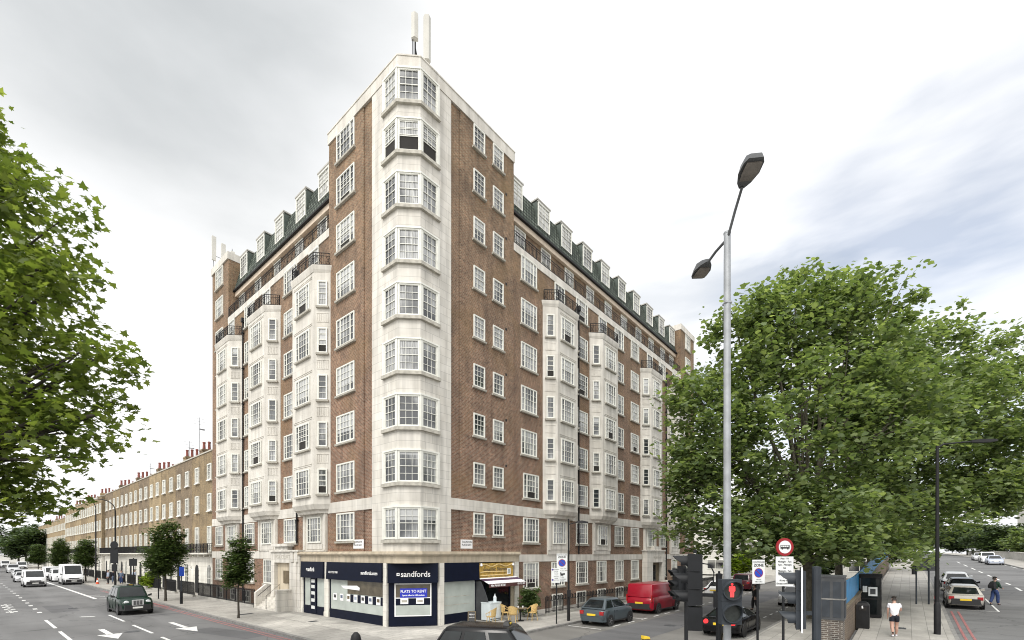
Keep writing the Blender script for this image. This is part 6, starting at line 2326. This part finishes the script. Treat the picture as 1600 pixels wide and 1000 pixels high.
def no_waiting(o, x, y, zc, r):
    q = MB()
    q.disc((x, y - 0.004, zc), r, 28, 0)
    ring = [(x + r * math.cos(a), z_) for a, z_ in ()]
    n = 28
    for k in range(n):
        a, b = 2 * PI * k / n, 2 * PI * (k + 1) / n
        for (r0, r1) in ((r * 0.87, r),):
            q.poly([(x + r0 * math.cos(a), y - 0.007, zc + r0 * math.sin(a)), (x + r1 * math.cos(a), y - 0.007, zc + r1 * math.sin(a)),
                    (x + r1 * math.cos(b), y - 0.007, zc + r1 * math.sin(b)), (x + r0 * math.cos(b), y - 0.007, zc + r0 * math.sin(b))], 1)
    c = math.sqrt(0.5)
    w = r * 0.075
    q.poly([(x - r * 0.84 * c - w * c, y - 0.008, zc + r * 0.84 * c - w * c), (x + r * 0.84 * c - w * c, y - 0.008, zc - r * 0.84 * c - w * c),
            (x + r * 0.84 * c + w * c, y - 0.008, zc - r * 0.84 * c + w * c), (x - r * 0.84 * c + w * c, y - 0.008, zc + r * 0.84 * c + w * c)], 1)
    q.build('roundel', ['traffic_blue', 'traffic_red'], o)


FACE = AW       # signs that face the camera's side of the junction
# controlled zone sign on the lamp post by the shops
o = thing('street_lamp', 'slim black lamp post on the kerb before the brick front, with parking signs on it', 'street lamp', 7.75, -4.45, 0.12, FACE)
p = MB()
p.tube([(0, 0, 0), (0, 0, 1.25)], 0.085, 12)
p.tube([(0, 0, 1.25), (0, 0, 5.75)], [0.06, 0.045], 10)
p.tube([(0, 0, 5.45), (0.4, 0, 5.55), (0.75, 0, 5.58)], 0.025, 8)
p.build('post', ['iron'], o)
p = MB()
p.loft([[(0.45, -0.08, 5.55), (0.45, 0.08, 5.55), (0.45, 0.06, 5.63), (0.45, -0.06, 5.63)], [(0.75, -0.13, 5.5), (0.75, 0.13, 5.5), (0.75, 0.1, 5.66), (0.75, -0.1, 5.66)], [(1.1, -0.07, 5.52), (1.1, 0.07, 5.52), (1.1, 0.05, 5.6), (1.1, -0.05, 5.6)]])
p.build('lamp_head', ['iron'], o, smooth=50)
p = MB()
p.box(-0.1, 0.1, -0.2, -0.06, 1.35, 1.75)
p.build('control_box', ['iron'], o)
s = plate_on(o, 0.60, 0.95, 3.32, x=-0.38)
letters('CONTROLLED', 0.085, s, (-0.38, -0.075, 3.72), mat='black_ink')
letters('ZONE', 0.16, s, (-0.38, -0.075, 3.6), mat='black_ink', bold=0.004)
no_waiting(s, -0.38, -0.073, 3.27, 0.21)
letters('Mon-Fri 8.30am - 6.30pm', 0.045, s, (-0.38, -0.075, 2.96), mat='black_ink')
s = plate_on(o, 0.58, 0.60, 2.52, x=-0.37)
cm = MB()
cm.box(-0.47, -0.3, -0.078, -0.073, 2.55, 2.68)
cm.box(-0.3, -0.22, -0.078, -0.073, 2.6, 2.7)
cm.box(-0.52, -0.42, -0.078, -0.073, 2.66, 2.74)
cm.build('camera_symbol', ['black_ink'], s)
letters('Traffic', 0.085, s, (-0.37, -0.075, 2.47), mat='black_ink')
letters('enforcement', 0.085, s, (-0.37, -0.075, 2.36), mat='black_ink')
letters('cameras', 0.07, s, (-0.37, -0.075, 2.27), mat='black_ink')

o = post_sign('parking_sign', 'small parking sign on a dark post left of the black lamp post', 'sign', 6.35, -4.6, 0.12, FACE, 3.0, 0.035, 'signal_black')
s = plate_on(o, 0.48, 0.80, 2.62, x=-0.05)
no_waiting(s, -0.22, -0.073, 2.93, 0.05)
no_waiting(s, -0.22, -0.073, 2.38, 0.05)
for i, t in enumerate(('No stopping', 'Mon-Sat', '7am-7pm', 'except', '10am-4pm', 'loading', 'max 20 mins')):
    letters(t, 0.062, s, (-0.03, -0.075, 2.94 - i * 0.095), mat='black_ink')

o = post_sign('zone_sign', 'controlled zone sign with a blue roundel on a post at the island kerb', 'sign', 7.65, -14.15, 0.12, FACE + 0.1, 3.52, 0.05, 'signal_black')
s = plate_on(o, 0.56, 1.02, 3.02)
letters('CONTROLLED', 0.082, s, (0, -0.075, 3.43), mat='black_ink')
letters('ZONE', 0.16, s, (0, -0.075, 3.29), mat='black_ink', bold=0.004)
no_waiting(s, 0, -0.073, 2.97, 0.2)
letters('Mon-Fri', 0.06, s, (0, -0.075, 2.68), mat='black_ink')
letters('8.30am-6.30pm', 0.055, s, (0, -0.075, 2.59), mat='black_ink')

o = post_sign('bus_ban_sign', 'red-ringed no buses sign above a white plate of times', 'sign', 2.7, -16.0, 0.12, FACE + 0.05, 4.2, 0.04, 'signal_black')
q = MB()
q.lathe([(0.29, -0.012), (0.29, 0.012), (0.0, 0.012)], 32, (0, -0.07, 4.0), 0, 'y')
q.disc((0, -0.085, 4.0), 0.285, 32, 0)
q.disc((0, -0.088, 4.0), 0.205, 32, 1)
q.build('roundel', ['traffic_red', 'sign_face'], o)
b = MB()
b.box(-0.15, 0.15, -0.094, -0.091, 3.95, 4.06, 0)
for k in range(4):
    b.box(-0.13 + k * 0.065, -0.085 + k * 0.065, -0.097, -0.094, 4.0, 4.045, 1)
for x in (-0.09, 0.09):
    b.disc((x, -0.096, 3.945), 0.026, 12, 0)
b.build('bus_symbol', ['black_ink', 'sign_face'], o)
s = plate_on(o, 0.58, 0.95, 3.22)
for i, t in enumerate(('Mon - Fri', 'Midnight - 7am', '7pm - Midnight', 'Sat', 'Midnight - 7am', '7pm - Midnight', 'Sun', 'At any time', 'Except authorised')):
    letters(t, 0.082, s, (0, -0.075, 3.63 - i * 0.1), mat='black_ink', sx=0.9)

# the tall column with two lamps, pedestrian signal fixed to it
o = thing('lamp_column', 'tall grey lamp column with two lamps on crossed arms', 'street lamp', -5.58, -16.6, 0.1, AW)
p = MB()
p.tube([(0, 0, 0), (0, 0, 1.4)], 0.09, 14)
p.tube([(0, 0, 1.4), (0, 0, 8.3), (0, 0, 9.5)], [0.066, 0.06, 0.058], 14)
p.lathe([(0.062, 9.5), (0.062, 9.53), (0, 9.54)], 14)
p.box(-0.062, 0.062, -0.063, 0.063, 8.25, 8.28)
p.build('column', ['galv'], o, smooth=50)
def lamp_arm(o, a, b, d, s):
    """arm from a to b, lamp head lying along d from b"""
    arm = MB()
    a, b, d = Vector(a), Vector(b), Vector(d).normalized()
    arm.tube([a, a.lerp(b, 0.5) + Vector((0, 0, 0.02)), b], 0.024, 8)
    ar = arm.build('arm', ['lamp_grey'], o)
    sd = d.cross(Vector((0, 0, 1))).normalized()
    if sd.x < 0: sd = -sd
    up = sd.cross(d).normalized()
    if up.z < 0: up = -up
    hd, ls = MB(), MB()

    def sec(t, w, th, drop=0.0):
        c = b + d * t * s
        return [c - sd * w * s - up * drop * s, c + sd * w * s - up * drop * s, c + sd * w * 0.75 * s + up * th * s, c - sd * w * 0.75 * s + up * th * s]
    hd.loft([sec(-0.04, 0.04, 0.06), sec(0.08, 0.11, 0.1), sec(0.28, 0.165, 0.14), sec(0.50, 0.155, 0.12), sec(0.60, 0.11, 0.07)])
    hd.build('lamp_head', ['lamp_grey'], ar, smooth=40)
    ls.loft([sec(0.16, 0.10, 0.02, 0.03), sec(0.34, 0.13, 0.02, 0.045), sec(0.52, 0.12, 0.02, 0.03)])
    ls.build('lens', ['lens_milky'], ar, smooth=40)


# one arm reaches over the road towards the junction, the other back over the pavement
lamp_arm(o, (0.0, -0.05, 9.45), (0.04, -0.46, 9.98), (-0.12, -1, -0.02), 1.0)
lamp_arm(o, (-0.02, 0.05, 9.40), (-0.1, 0.6, 9.36), (0.05, 1, 0.06), 0.95)


def signal_head(parent, z0, n, mat='signal_black', lit=None, hood=0.24, w=0.32, dep=0.2, cell=0.31, r=0.105):
    """n aspects one above another, lamps on the -y side; z0 = foot"""
    b = MB()
    h = cell * n
    b.loft([[(-w / 2, -dep / 2, z0), (w / 2, -dep / 2, z0), (w / 2 * 0.8, dep / 2, z0 + 0.02), (-w / 2 * 0.8, dep / 2, z0 + 0.02)],
            [(-w / 2, -dep / 2, z0 + h), (w / 2, -dep / 2, z0 + h), (w / 2 * 0.8, dep / 2, z0 + h - 0.02), (-w / 2 * 0.8, dep / 2, z0 + h - 0.02)]])
    for k in range(1, n):
        b.box(-w / 2 - 0.004, w / 2 + 0.004, -dep / 2 - 0.004, dep / 2 * 0.6, z0 + k * cell - 0.006, z0 + k * cell + 0.006)
    o = b.build('signal_head', [mat], parent)
    for k in range(n):
        zc = z0 + cell * (k + 0.5)
        l = MB()
        l.lathe([(0.0, -0.02), (r * 0.6, -0.012), (r, 0.01)], 22, (0, -dep / 2 - 0.004, zc), 0, 'y')
        l.build('lens', ['lens_dark'], o, smooth=60)
        v = MB()
        N_ = 16
        outer, inner = [], []
        rings = []
        for i in range(N_ + 1):
            a = math.radians(-35) + math.radians(250) * i / N_
            ln = hood * (0.45 + 0.55 * max(0.0, math.sin(a)) ** 0.7)
            c, s_ = math.cos(a), math.sin(a)
            rings.append([((r + 0.012) * c, -dep / 2, zc + (r + 0.012) * s_), ((r + 0.012) * c, -dep / 2 - ln, zc + (r + 0.012) * s_), (r * c, -dep / 2 - ln, zc + r * s_), (r * c, -dep / 2, zc + r * s_)])
        v.loft(rings)
        v.build('visor', [mat], o, smooth=60)
    return o


LEFTWARD = AW - PI / 2       # faces across the junction, to the picture's left
o = thing('pedestrian_signal', 'pedestrian signal showing a red standing figure, fixed to the tall lamp column', 'traffic light', -5.75, -16.68, 0.0, AW)
bx = MB()
bx.box(-0.174, 0.174, -0.1, 0.06, 2.68, 3.07, 0)
bx.box(-0.174, 0.174, -0.1, 0.06, 3.08, 3.46, 0)
bx.box(-0.17, 0.17, -0.09, 0.05, 3.07, 3.08, 0)
bx.build('housing', ['signal_grey'], o)
for zc in (2.88, 3.27):
    rg = MB()
    rings = []
    for i in range(29):
        a = 2 * PI * i / 28
        c, s_ = math.cos(a), math.sin(a)
        ln = 0.05 + 0.1 * max(0, s_)
        rings.append([(0.168 * c, -0.1, zc + 0.168 * s_), (0.168 * c, -0.1 - ln, zc + 0.168 * s_), (0.152 * c, -0.1 - ln, zc + 0.152 * s_), (0.152 * c, -0.1, zc + 0.152 * s_)])
    rg.loft(rings, caps=False)
    rg.build('visor', ['signal_grey'], o, smooth=50)
    l = MB()
    l.disc((0, -0.104, zc), 0.152, 28)
    l.build('lens', ['lens_dark'], o)
fg = MB()
yb = -0.108
Z = 3.27
fg.disc((0, yb, Z + 0.105), 0.022, 16)
fg.poly([(-0.045, yb, Z + 0.075), (-0.055, yb, Z + 0.06), (-0.055, yb, Z - 0.01), (-0.035, yb, Z - 0.02), (0.035, yb, Z - 0.02), (0.055, yb, Z - 0.01), (0.055, yb, Z + 0.06), (0.045, yb, Z + 0.075)])
fg.poly([(-0.035, yb, Z - 0.022), (-0.032, yb, Z - 0.115), (-0.004, yb, Z - 0.115), (-0.002, yb, Z - 0.022)])
fg.poly([(0.035, yb, Z - 0.022), (0.002, yb, Z - 0.022), (0.004, yb, Z - 0.115), (0.032, yb, Z - 0.115)])
fg.build('red_figure', ['red_lit'], o)
br = MB()
br.box(-0.03, 0.03, 0.06, 0.18, 2.8, 2.84)
br.box(-0.03, 0.03, 0.06, 0.18, 3.3, 3.34)
br.build('bracket', ['signal_black'], o)

# vehicle signals seen from the side
o = thing('traffic_signal', 'traffic signal in black casing seen from the side, left of the pedestrian signal', 'traffic light', -5.42, -15.98, 0.0, LEFTWARD - 0.36, 'vehicle signals at the junction')
signal_head(o, 2.92, 3, 'signal_black', hood=0.27, w=0.32, dep=0.26, cell=0.33, r=0.11)
e = MB()
e.loft([[(-0.14, -0.13, 2.46), (0.14, -0.13, 2.46), (0.12, 0.13, 2.46), (-0.12, 0.13, 2.46)], [(-0.15, -0.13, 2.90), (0.15, -0.13, 2.90), (0.13, 0.13, 2.90), (-0.13, 0.13, 2.90)]])
e.build('lower_box', ['signal_black'], o)
e = MB()
pts = [(0.0, 0.13, 3.72), (0.0, 0.26, 3.70), (0.0, 0.33, 3.55), (0.0, 0.32, 3.38), (0.0, 0.22, 3.25), (0, 0.13, 3.2)]
e.tube(pts, 0.014, 6)
e.tube([(0.0, 0.0, 3.91), (0.0, 0.0, 3.98)], 0.03, 8)
e.build('cable', ['signal_black'], o)
e = MB()
e.tube([(0.0, 0.42, 0.12), (0.0, 0.42, 3.5)], 0.057, 12)
e.lathe([(0.06, 3.5), (0.06, 3.53), (0.02, 3.54), (0.02, 3.58), (0, 3.58)], 12, (0, 0.42, 0))
e.box(-0.03, 0.03, 0.13, 0.42, 3.1, 3.16)
e.box(-0.05, 0.05, 0.32, 0.5, 2.9, 3.2)
e.build('post', ['signal_black'], o)
e = MB()
e.box(-0.06, 0.06, 0.49, 0.55, 2.2, 2.42)
e.build('push_button', ['plate_yellow'], o)

o = thing('traffic_signal', 'smaller traffic signal standing behind, beside the red van', 'traffic light', -0.6, -13.85, 0.12, LEFTWARD + 0.25, 'vehicle signals at the junction')
e = MB()
e.tube([(0, 0.26, 0), (0, 0.26, 3.35)], 0.055, 12)
e.build('post', ['signal_black'], o)
signal_head(o, 2.42, 3, 'signal_black', hood=0.24)
e = MB()
e.box(-0.22, 0.22, 0.105, 0.115, 2.36, 3.42)
e.build('backing_board', ['signal_black'], o)

o = thing('traffic_signal', 'grey-backed traffic signal seen from the side before the no buses sign', 'traffic light', -5.43, -17.70, 0.0, LEFTWARD - 0.5, 'vehicle signals at the junction')
signal_head(o, 2.66, 3, 'signal_grey', hood=0.25, w=0.30, dep=0.14, cell=0.325)
e = MB()
e.box(-0.20, 0.20, 0.0, 0.02, 2.62, 3.68, 0)
e.box(0.20, 0.205, -0.002, 0.022, 2.62, 3.68, 1)
e.build('backing_board', ['signal_grey', 'lettering'], o)
e = MB()
e.tube([(0.05, 0.22, 0.12), (0.05, 0.22, 3.66)], 0.064, 14)
e.lathe([(0.066, 3.66), (0.066, 3.69), (0, 3.70)], 14, (0.05, 0.22, 0))
e.box(0.0, 0.06, 0.02, 0.2, 2.9, 2.96)
e.build('post', ['signal_grey'], o)

# dark lamp post on the right pavement
o = thing('street_lamp', 'dark green lamp post with a long arm on the right pavement', 'street lamp', 14.7, -20.1, zr(14.7) + 0.12, AW)
p = MB()
p.tube([(0, 0, 0), (0, 0, 1.35), (0, 0, 1.5)], [0.125, 0.125, 0.08], 14)
p.tube([(0, 0, 1.5), (0, 0, 8.7)], [0.08, 0.06], 12)
p.tube([(0, 0, 8.6), (0.3, 0, 8.78), (1.2, -0.05, 8.86), (2.2, -0.1, 8.9)], [0.045, 0.04, 0.035, 0.03], 8)
p.build('post', ['iron'], o, smooth=50)
p = MB()
p.loft([[(1.5, -0.1, 8.84), (1.5, 0.0, 8.84), (1.5, 0.0, 8.94), (1.5, -0.1, 8.94)], [(1.9, -0.22, 8.82), (1.9, 0.06, 8.82), (1.9, 0.03, 8.98), (1.9, -0.19, 8.98)], [(2.5, -0.22, 8.86), (2.5, 0.02, 8.86), (2.5, 0, 8.98), (2.5, -0.2, 8.98)], [(2.65, -0.15, 8.9), (2.65, -0.05, 8.9), (2.65, -0.05, 8.95), (2.65, -0.15, 8.95)]])
p.build('lamp_head', ['iron'], o, smooth=50)
o = post_sign('road_sign', 'grey back of a rectangular road sign on two posts beside the parked cars', 'sign', 25.9, -20.1, zr(25.9) + 0.12, AW - 0.2, 3.1, 0.05, 'signal_grey')
p = MB()
p.box(-0.75, 0.62, 0.05, 0.07, 2.15, 3.0)
p.box(-0.75, 0.62, 0.02, 0.05, 2.3, 2.36)
p.box(-0.75, 0.62, 0.02, 0.05, 2.8, 2.86)
p.build('sign_plate', ['grey_box'], o)
p = MB()
p.tube([(-0.7, 0, 0), (-0.7, 0, 3.0)], 0.045, 10)
p.build('post', ['signal_grey'], o)
o = thing('bollard', 'dark post with red bands at the kerb behind the lamp post', 'bollard', 22.2, -20.3, zr(22.2) + 0.12, AW)
p = MB()
p.tube([(0, 0, 0), (0, 0, 2.1)], 0.06, 10, 0)
for z in (0.45, 0.8):
    p.lathe([(0.063, z), (0.063, z + 0.14)], 10, (0, 0, 0), 1)
p.build('post', ['signal_black', 'traffic_red'], o)
o = thing('bollard', 'dark waste-bin-sized bollard far along the right pavement', 'bollard', 54, -19.6, zr(54) + 0.12, AW)
p = MB()
p.lathe([(0.2, 0), (0.2, 1.0), (0.24, 1.02), (0.24, 1.12), (0.1, 1.2), (0, 1.2)], 14)
p.build('casing', ['signal_black'], o)

# left street lamps and signals
def street_lamp(label, x, y, h, arm, signal=False):
    o = thing('street_lamp', label, 'street lamp', x, y, 0.12, AW)
    p = MB()
    p.tube([(0, 0, 0), (0, 0, 1.4)], 0.11, 10)
    p.tube([(0, 0, 1.4), (0, 0, h * 0.86)], [0.09, 0.07], 10)
    pts = [(0, 0, h * 0.86)] + [(-arm * (1 - math.cos(a)), 0, h * 0.86 + h * 0.13 * math.sin(a)) for a in [PI / 2 * k / 6 for k in range(1, 7)]]
    p.tube(pts, 0.05, 8)
    p.build('post', ['iron'], o)
    e = pts[-1]
    p = MB()
    p.loft([[(e[0] + 0.1, -0.07, e[2] - 0.04), (e[0] + 0.1, 0.07, e[2] - 0.04), (e[0] + 0.1, 0.05, e[2] + 0.06), (e[0] + 0.1, -0.05, e[2] + 0.06)],
            [(e[0] - 0.35, -0.16, e[2] - 0.09), (e[0] - 0.35, 0.16, e[2] - 0.09), (e[0] - 0.35, 0.1, e[2] + 0.1), (e[0] - 0.35, -0.1, e[2] + 0.1)],
            [(e[0] - 0.8, -0.1, e[2] - 0.05), (e[0] - 0.8, 0.1, e[2] - 0.05), (e[0] - 0.8, 0.06, e[2] + 0.05), (e[0] - 0.8, -0.06, e[2] + 0.05)]])
    p.build('lamp_head', ['lead'], o)
    if signal:
        s = MB()
        s.lathe([(0.42, -0.02), (0.42, 0.02), (0.0, 0.02)], 24, (0, -0.14, 4.75), 0, 'y')
        s.disc((0, -0.162, 4.75), 0.42, 24, 0)
        s.box(-0.42, 0.42, -0.16, -0.1, 2.75, 4.28)
        s.box(-0.28, 0.28, -0.16, -0.1, 1.85, 2.65)
        s.build('signal_backing', ['signal_black'], o)
    return o


street_lamp('black street lamp with a curved arm carrying signal boards, beside the group of people', -3.6, 47.1, 9.9, 2.0, True)
street_lamp('black street lamp with a curved arm farther off beyond the group of people', -3.0, 63.0, 11.3, 1.8)
o = post_sign('road_sign', 'black square sign board on a post before the terrace railings', 'sign', -2.6, 44.0, 0.12, AW, 3.3, 0.05, 'signal_black')
p = MB()
p.box(-0.42, 0.42, -0.08, -0.05, 2.5, 3.25)
p.build('sign_plate', ['signal_black'], o)
o = post_sign('road_sign', 'small dark sign on a thin post left of the round-crowned kerb tree', 'sign', -3.75, 29.0, 0.12, AW, 3.2, 0.045, 'signal_black')
p = MB()
p.box(-0.5, 0.15, -0.08, -0.05, 2.6, 3.15)
p.build('sign_plate', ['signal_black'], o)
o = post_sign('road_sign', 'blue sign on a thick-footed dark post right of the round-crowned kerb tree', 'sign', -3.7, 22.85, 0.12, AW + 0.9, 2.85, 0.04, 'signal_grey')
p = MB()
p.tube([(0, 0, 0), (0, 0, 0.95)], 0.10, 12)
p.build('base', ['signal_black'], o)
p = MB()
p.box(-0.16, 0.16, -0.07, -0.05, 2.1, 2.8)
p.build('sign_plate', ['traffic_blue'], o)
o = thing('traffic_cone', 'orange and white traffic cone at the kerb beyond the taxi', 'traffic cone', -3.5, 58.3, 0.12)
p = MB()
p.box(-0.2, 0.2, -0.2, 0.2, 0, 0.04, 0)
p.lathe([(0.15, 0.04), (0.11, 0.28)], 14, (0, 0, 0), 0)
p.lathe([(0.11, 0.28), (0.075, 0.5)], 14, (0, 0, 0), 1)
p.lathe([(0.075, 0.5), (0.035, 0.75), (0, 0.75)], 14, (0, 0, 0), 0)
p.build('cone', ['cone_red', 'lettering'], o)
o = thing('bollard', 'black round-topped bollard at the corner, only its top in the picture', 'bollard', -5.6, -4.5, 0.0)
p = MB()
p.lathe([(0.22, 0), (0.19, 0.15), (0.17, 0.8), (0.19, 0.84), (0.19, 0.9), (0.15, 1.08), (0.06, 1.19), (0, 1.2)], 18)
p.build('shaft', ['iron'], o, smooth=50)
o = thing('bollard', 'yellow illuminated bollard at the road edge, only its top in the picture', 'bollard', 0.75, -12.2, 0.0, AW + 0.3)
p = MB()
p.box(-0.1, 0.1, -0.1, 0.1, 0, 1.0, 0)
p.loft([[(-0.11, -0.1, 0.6), (0.11, -0.1, 0.6), (0.11, 0.1, 0.6), (-0.11, 0.1, 0.6)], [(-0.11, -0.1, 1.1), (0.11, -0.1, 1.06), (0.11, 0.1, 1.06), (-0.11, 0.1, 1.1)]], 0)
p.box(-0.115, 0.115, -0.102, 0.102, 0.96, 0.99, 1)
p.build('casing', ['plate_yellow', 'black_ink'], o)


# ------------------------------------------------------------------ terrace of the delicatessen
def cane_chair(label, x, y, rz, proto=[None]):
    if proto[0] is None:
        r = thing('cane_chair', label, 'chair', x, y, 0.12, rz, 'cane chairs outside the delicatessen')
        s = MB()
        s.lathe([(0.0, 0.43), (0.23, 0.43), (0.235, 0.46), (0.2, 0.475), (0, 0.475)], 16)
        s.build('seat', ['wicker'], r)
        b = MB()
        rings = []
        for i in range(11):
            a = math.radians(200) + math.radians(140) * i / 10
            hgt = 0.80 + 0.14 * math.sin(PI * i / 10)
            c, s_ = math.cos(a), math.sin(a)
            rings.append([(0.25 * c, 0.25 * s_, 0.48), (0.30 * c, 0.30 * s_, hgt), (0.27 * c, 0.27 * s_, hgt), (0.22 * c, 0.22 * s_, 0.48)])
        b.loft(rings)
        b.build('backrest', ['wicker'], r)
        for sg in (-1, 1):
            a = MB()
            a.tube([(sg * 0.26, -0.1, 0.82), (sg * 0.29, 0.05, 0.68), (sg * 0.26, 0.2, 0.64), (sg * 0.21, 0.2, 0.45)], 0.018, 7)
            a.build('arm', ['wicker'], r)
            for yy in (-1, 1):
                l = MB()
                l.tube([(sg * 0.17, yy * 0.15, 0.45), (sg * 0.22, yy * 0.2, 0.0)], 0.018, 7)
                l.build('leg', ['wicker'], r)
        proto[0] = r
        return r
    c = copy_thing(proto[0], label)
    put(c, x, y, 0.12, rz)
    return c


cane_chair('cane chair facing right at the left side of the round table', 5.2, -2.5, -1.2)
cane_chair('cane chair behind the round table against the shop front', 5.6, -1.6, -2.6)
cane_chair('cane chair facing left at the right side of the round table', 6.55, -2.8, 1.3)
cane_chair('cane chair alone beside the pale cabinet, nearest the estate agent', 3.75, -2.2, 0.4)
o = thing('cafe_table', 'round dark table with small things on it outside the delicatessen', 'table', 5.95, -2.4, 0.12)
p = MB()
p.lathe([(0.0, 0.70), (0.40, 0.70), (0.41, 0.73), (0.39, 0.745), (0, 0.745)], 20)
p.build('tabletop', ['timber'], o)
p = MB()
p.lathe([(0.22, 0), (0.22, 0.03), (0.04, 0.06), (0.035, 0.68), (0.1, 0.7)], 14)
p.build('pedestal', ['iron'], o)
for i, (x, y, m_, lab) in enumerate(((5.82, -2.35, 'lettering', 'white cup on the left of the round table'), (6.05, -2.5, 'lettering', 'white cup on the right of the round table'), (5.95, -2.25, 'pot_buff', 'small brown pot standing in the middle of the round table'))):
    p = MB()
    p.lathe([(0.03, 0), (0.045, 0.09), (0.04, 0.1), (0.03, 0.02)], 12)
    c = p.build('cup' if i < 2 else 'sugar_pot', [m_])
    put(c, x, y, 0.865)
    tag(c, lab, 'cup' if i < 2 else 'pot')
o = thing('display_cabinet', 'pale waist-high cabinet standing before the dark deli window', 'cabinet', 5.05, -1.0, 0.12)
p = MB()
p.box(-0.45, 0.45, -0.35, 0.35, 0.05, 1.0, 0)
p.box(-0.47, 0.47, -0.37, 0.37, 1.0, 1.05, 0)
p.box(-0.45, 0.45, -0.36, -0.35, 0.1, 0.14, 1)
p.build('casing', ['fridge', 'grey_box'], o)
p = MB()
p.box(-0.40, -0.01, -0.36, -0.35, 0.18, 0.95)
p.box(0.01, 0.40, -0.36, -0.35, 0.18, 0.95)
p.build('door', ['fridge'], o)
p = MB()
p.lathe([(0.1, 0), (0.1, 0.25), (0.03, 0.36), (0.03, 0.45), (0, 0.45)], 12)
c = p.build('bottle', ['fridge'])
put(c, 5.3, -1.05, 1.17)
tag(c, 'large pale bottle standing on the cabinet', 'bottle')
o = thing('pavement_board', 'small dark pavement board with white writing before the screen', 'sign board', 3.3, -1.2, 0.12, AW)
o.scale = (0.78, 0.78, 0.78)
p = MB()
p.loft([[(-0.27, -0.25, 0), (0.27, -0.25, 0), (0.27, -0.22, 0), (-0.27, -0.22, 0)], [(-0.27, -0.03, 0.9), (0.27, -0.03, 0.9), (0.27, 0.0, 0.9), (-0.27, 0.0, 0.9)]])
p.loft([[(-0.27, 0.22, 0), (0.27, 0.22, 0), (0.27, 0.25, 0), (-0.27, 0.25, 0)], [(-0.27, 0.0, 0.9), (0.27, 0.0, 0.9), (0.27, 0.03, 0.9), (-0.27, 0.03, 0.9)]])
p.build('board', ['timber'], o)
p = MB()
p.loft([[(-0.21, -0.245, 0.12), (0.21, -0.245, 0.12), (0.21, -0.225, 0.12), (-0.21, -0.225, 0.12)], [(-0.21, -0.06, 0.85), (0.21, -0.06, 0.85), (0.21, -0.04, 0.85), (-0.21, -0.04, 0.85)]])
p.build('chalk_panel', ['black_ink'], o)
t = letters('MENU', 0.14, o, (0, -0.115, 0.68))
t.rotation_euler = (PI / 2 - 0.25, 0, 0)
t = letters('cafe & deli', 0.09, o, (0, -0.155, 0.5))
t.rotation_euler = (PI / 2 - 0.25, 0, 0)

# ------------------------------------------------------------------ buildings in the distance
def block(name, label, x, y, w, d, h, rz, mat, storeys, cols, z=0.0):
    o = thing(name, label, 'building', x, y, z, rz)
    b = MB()
    b.box(-w / 2, w / 2, 0, d, 0, h)
    b.box(-w / 2 - 0.1, w / 2 + 0.1, -0.12, d, h, h + 0.35)
    b.build('wall', [mat], o)
    fh = h / storeys
    for s in range(storeys):
        for c in range(cols):
            x_ = -w / 2 + w * (c + 0.5) / cols
            ww = w / cols * 0.55
            q = MB()
            q.box(x_ - ww / 2, x_ + ww / 2, -0.06, 0, s * fh + fh * 0.28, s * fh + fh * 0.82, 0)
            q.box(x_ - ww / 2 + 0.1, x_ - 0.04, -0.07, -0.06, s * fh + fh * 0.32, s * fh + fh * 0.78, 1)
            q.box(x_ + 0.04, x_ + ww / 2 - 0.1, -0.07, -0.06, s * fh + fh * 0.32, s * fh + fh * 0.78, 1)
            q.build('window', ['white', 'pane_dark'], o)
    return o


block('distant_building', 'pale building with large windows closing the side street', 78, 6, 44, 10, 10.5, -PI / 2, 'far_wall', 3, 8)
block('distant_building', 'white apartment building beyond the stone wall at the right edge', 150, -58, 30, 12, 14, -PI / 2 + 0.3, 'far_wall', 5, 9, 1.5)
block('distant_building', 'cream building at the far end of the left street', 6, 196, 26, 12, 11, -PI / 2, 'far_wall', 3, 6)
o = thing('stone_wall', 'long pale stone parapet wall along the far side of the bridge road', 'wall', 0, 0, 0)
p = MB()
for a, b in ((50, 60), (60, 75), (75, 90), (90, 110), (110, 150), (150, 200)):
    p.loft([[(a, -34.6, zr(a) - 0.5), (a, -34.6, zr(a) + 1.35), (a, -34.2, zr(a) + 1.35), (a, -34.2, zr(a) - 0.5)], [(b, -34.6, zr(b) - 0.5), (b, -34.6, zr(b) + 1.35), (b, -34.2, zr(b) + 1.35), (b, -34.2, zr(b) - 0.5)]])
    p.loft([[(a, -34.68, zr(a) + 1.35), (a, -34.68, zr(a) + 1.5), (a, -34.12, zr(a) + 1.5), (a, -34.12, zr(a) + 1.35)], [(b, -34.68, zr(b) + 1.35), (b, -34.68, zr(b) + 1.5), (b, -34.12, zr(b) + 1.5), (b, -34.12, zr(b) + 1.35)]])
p.build('masonry', ['conc'], o)
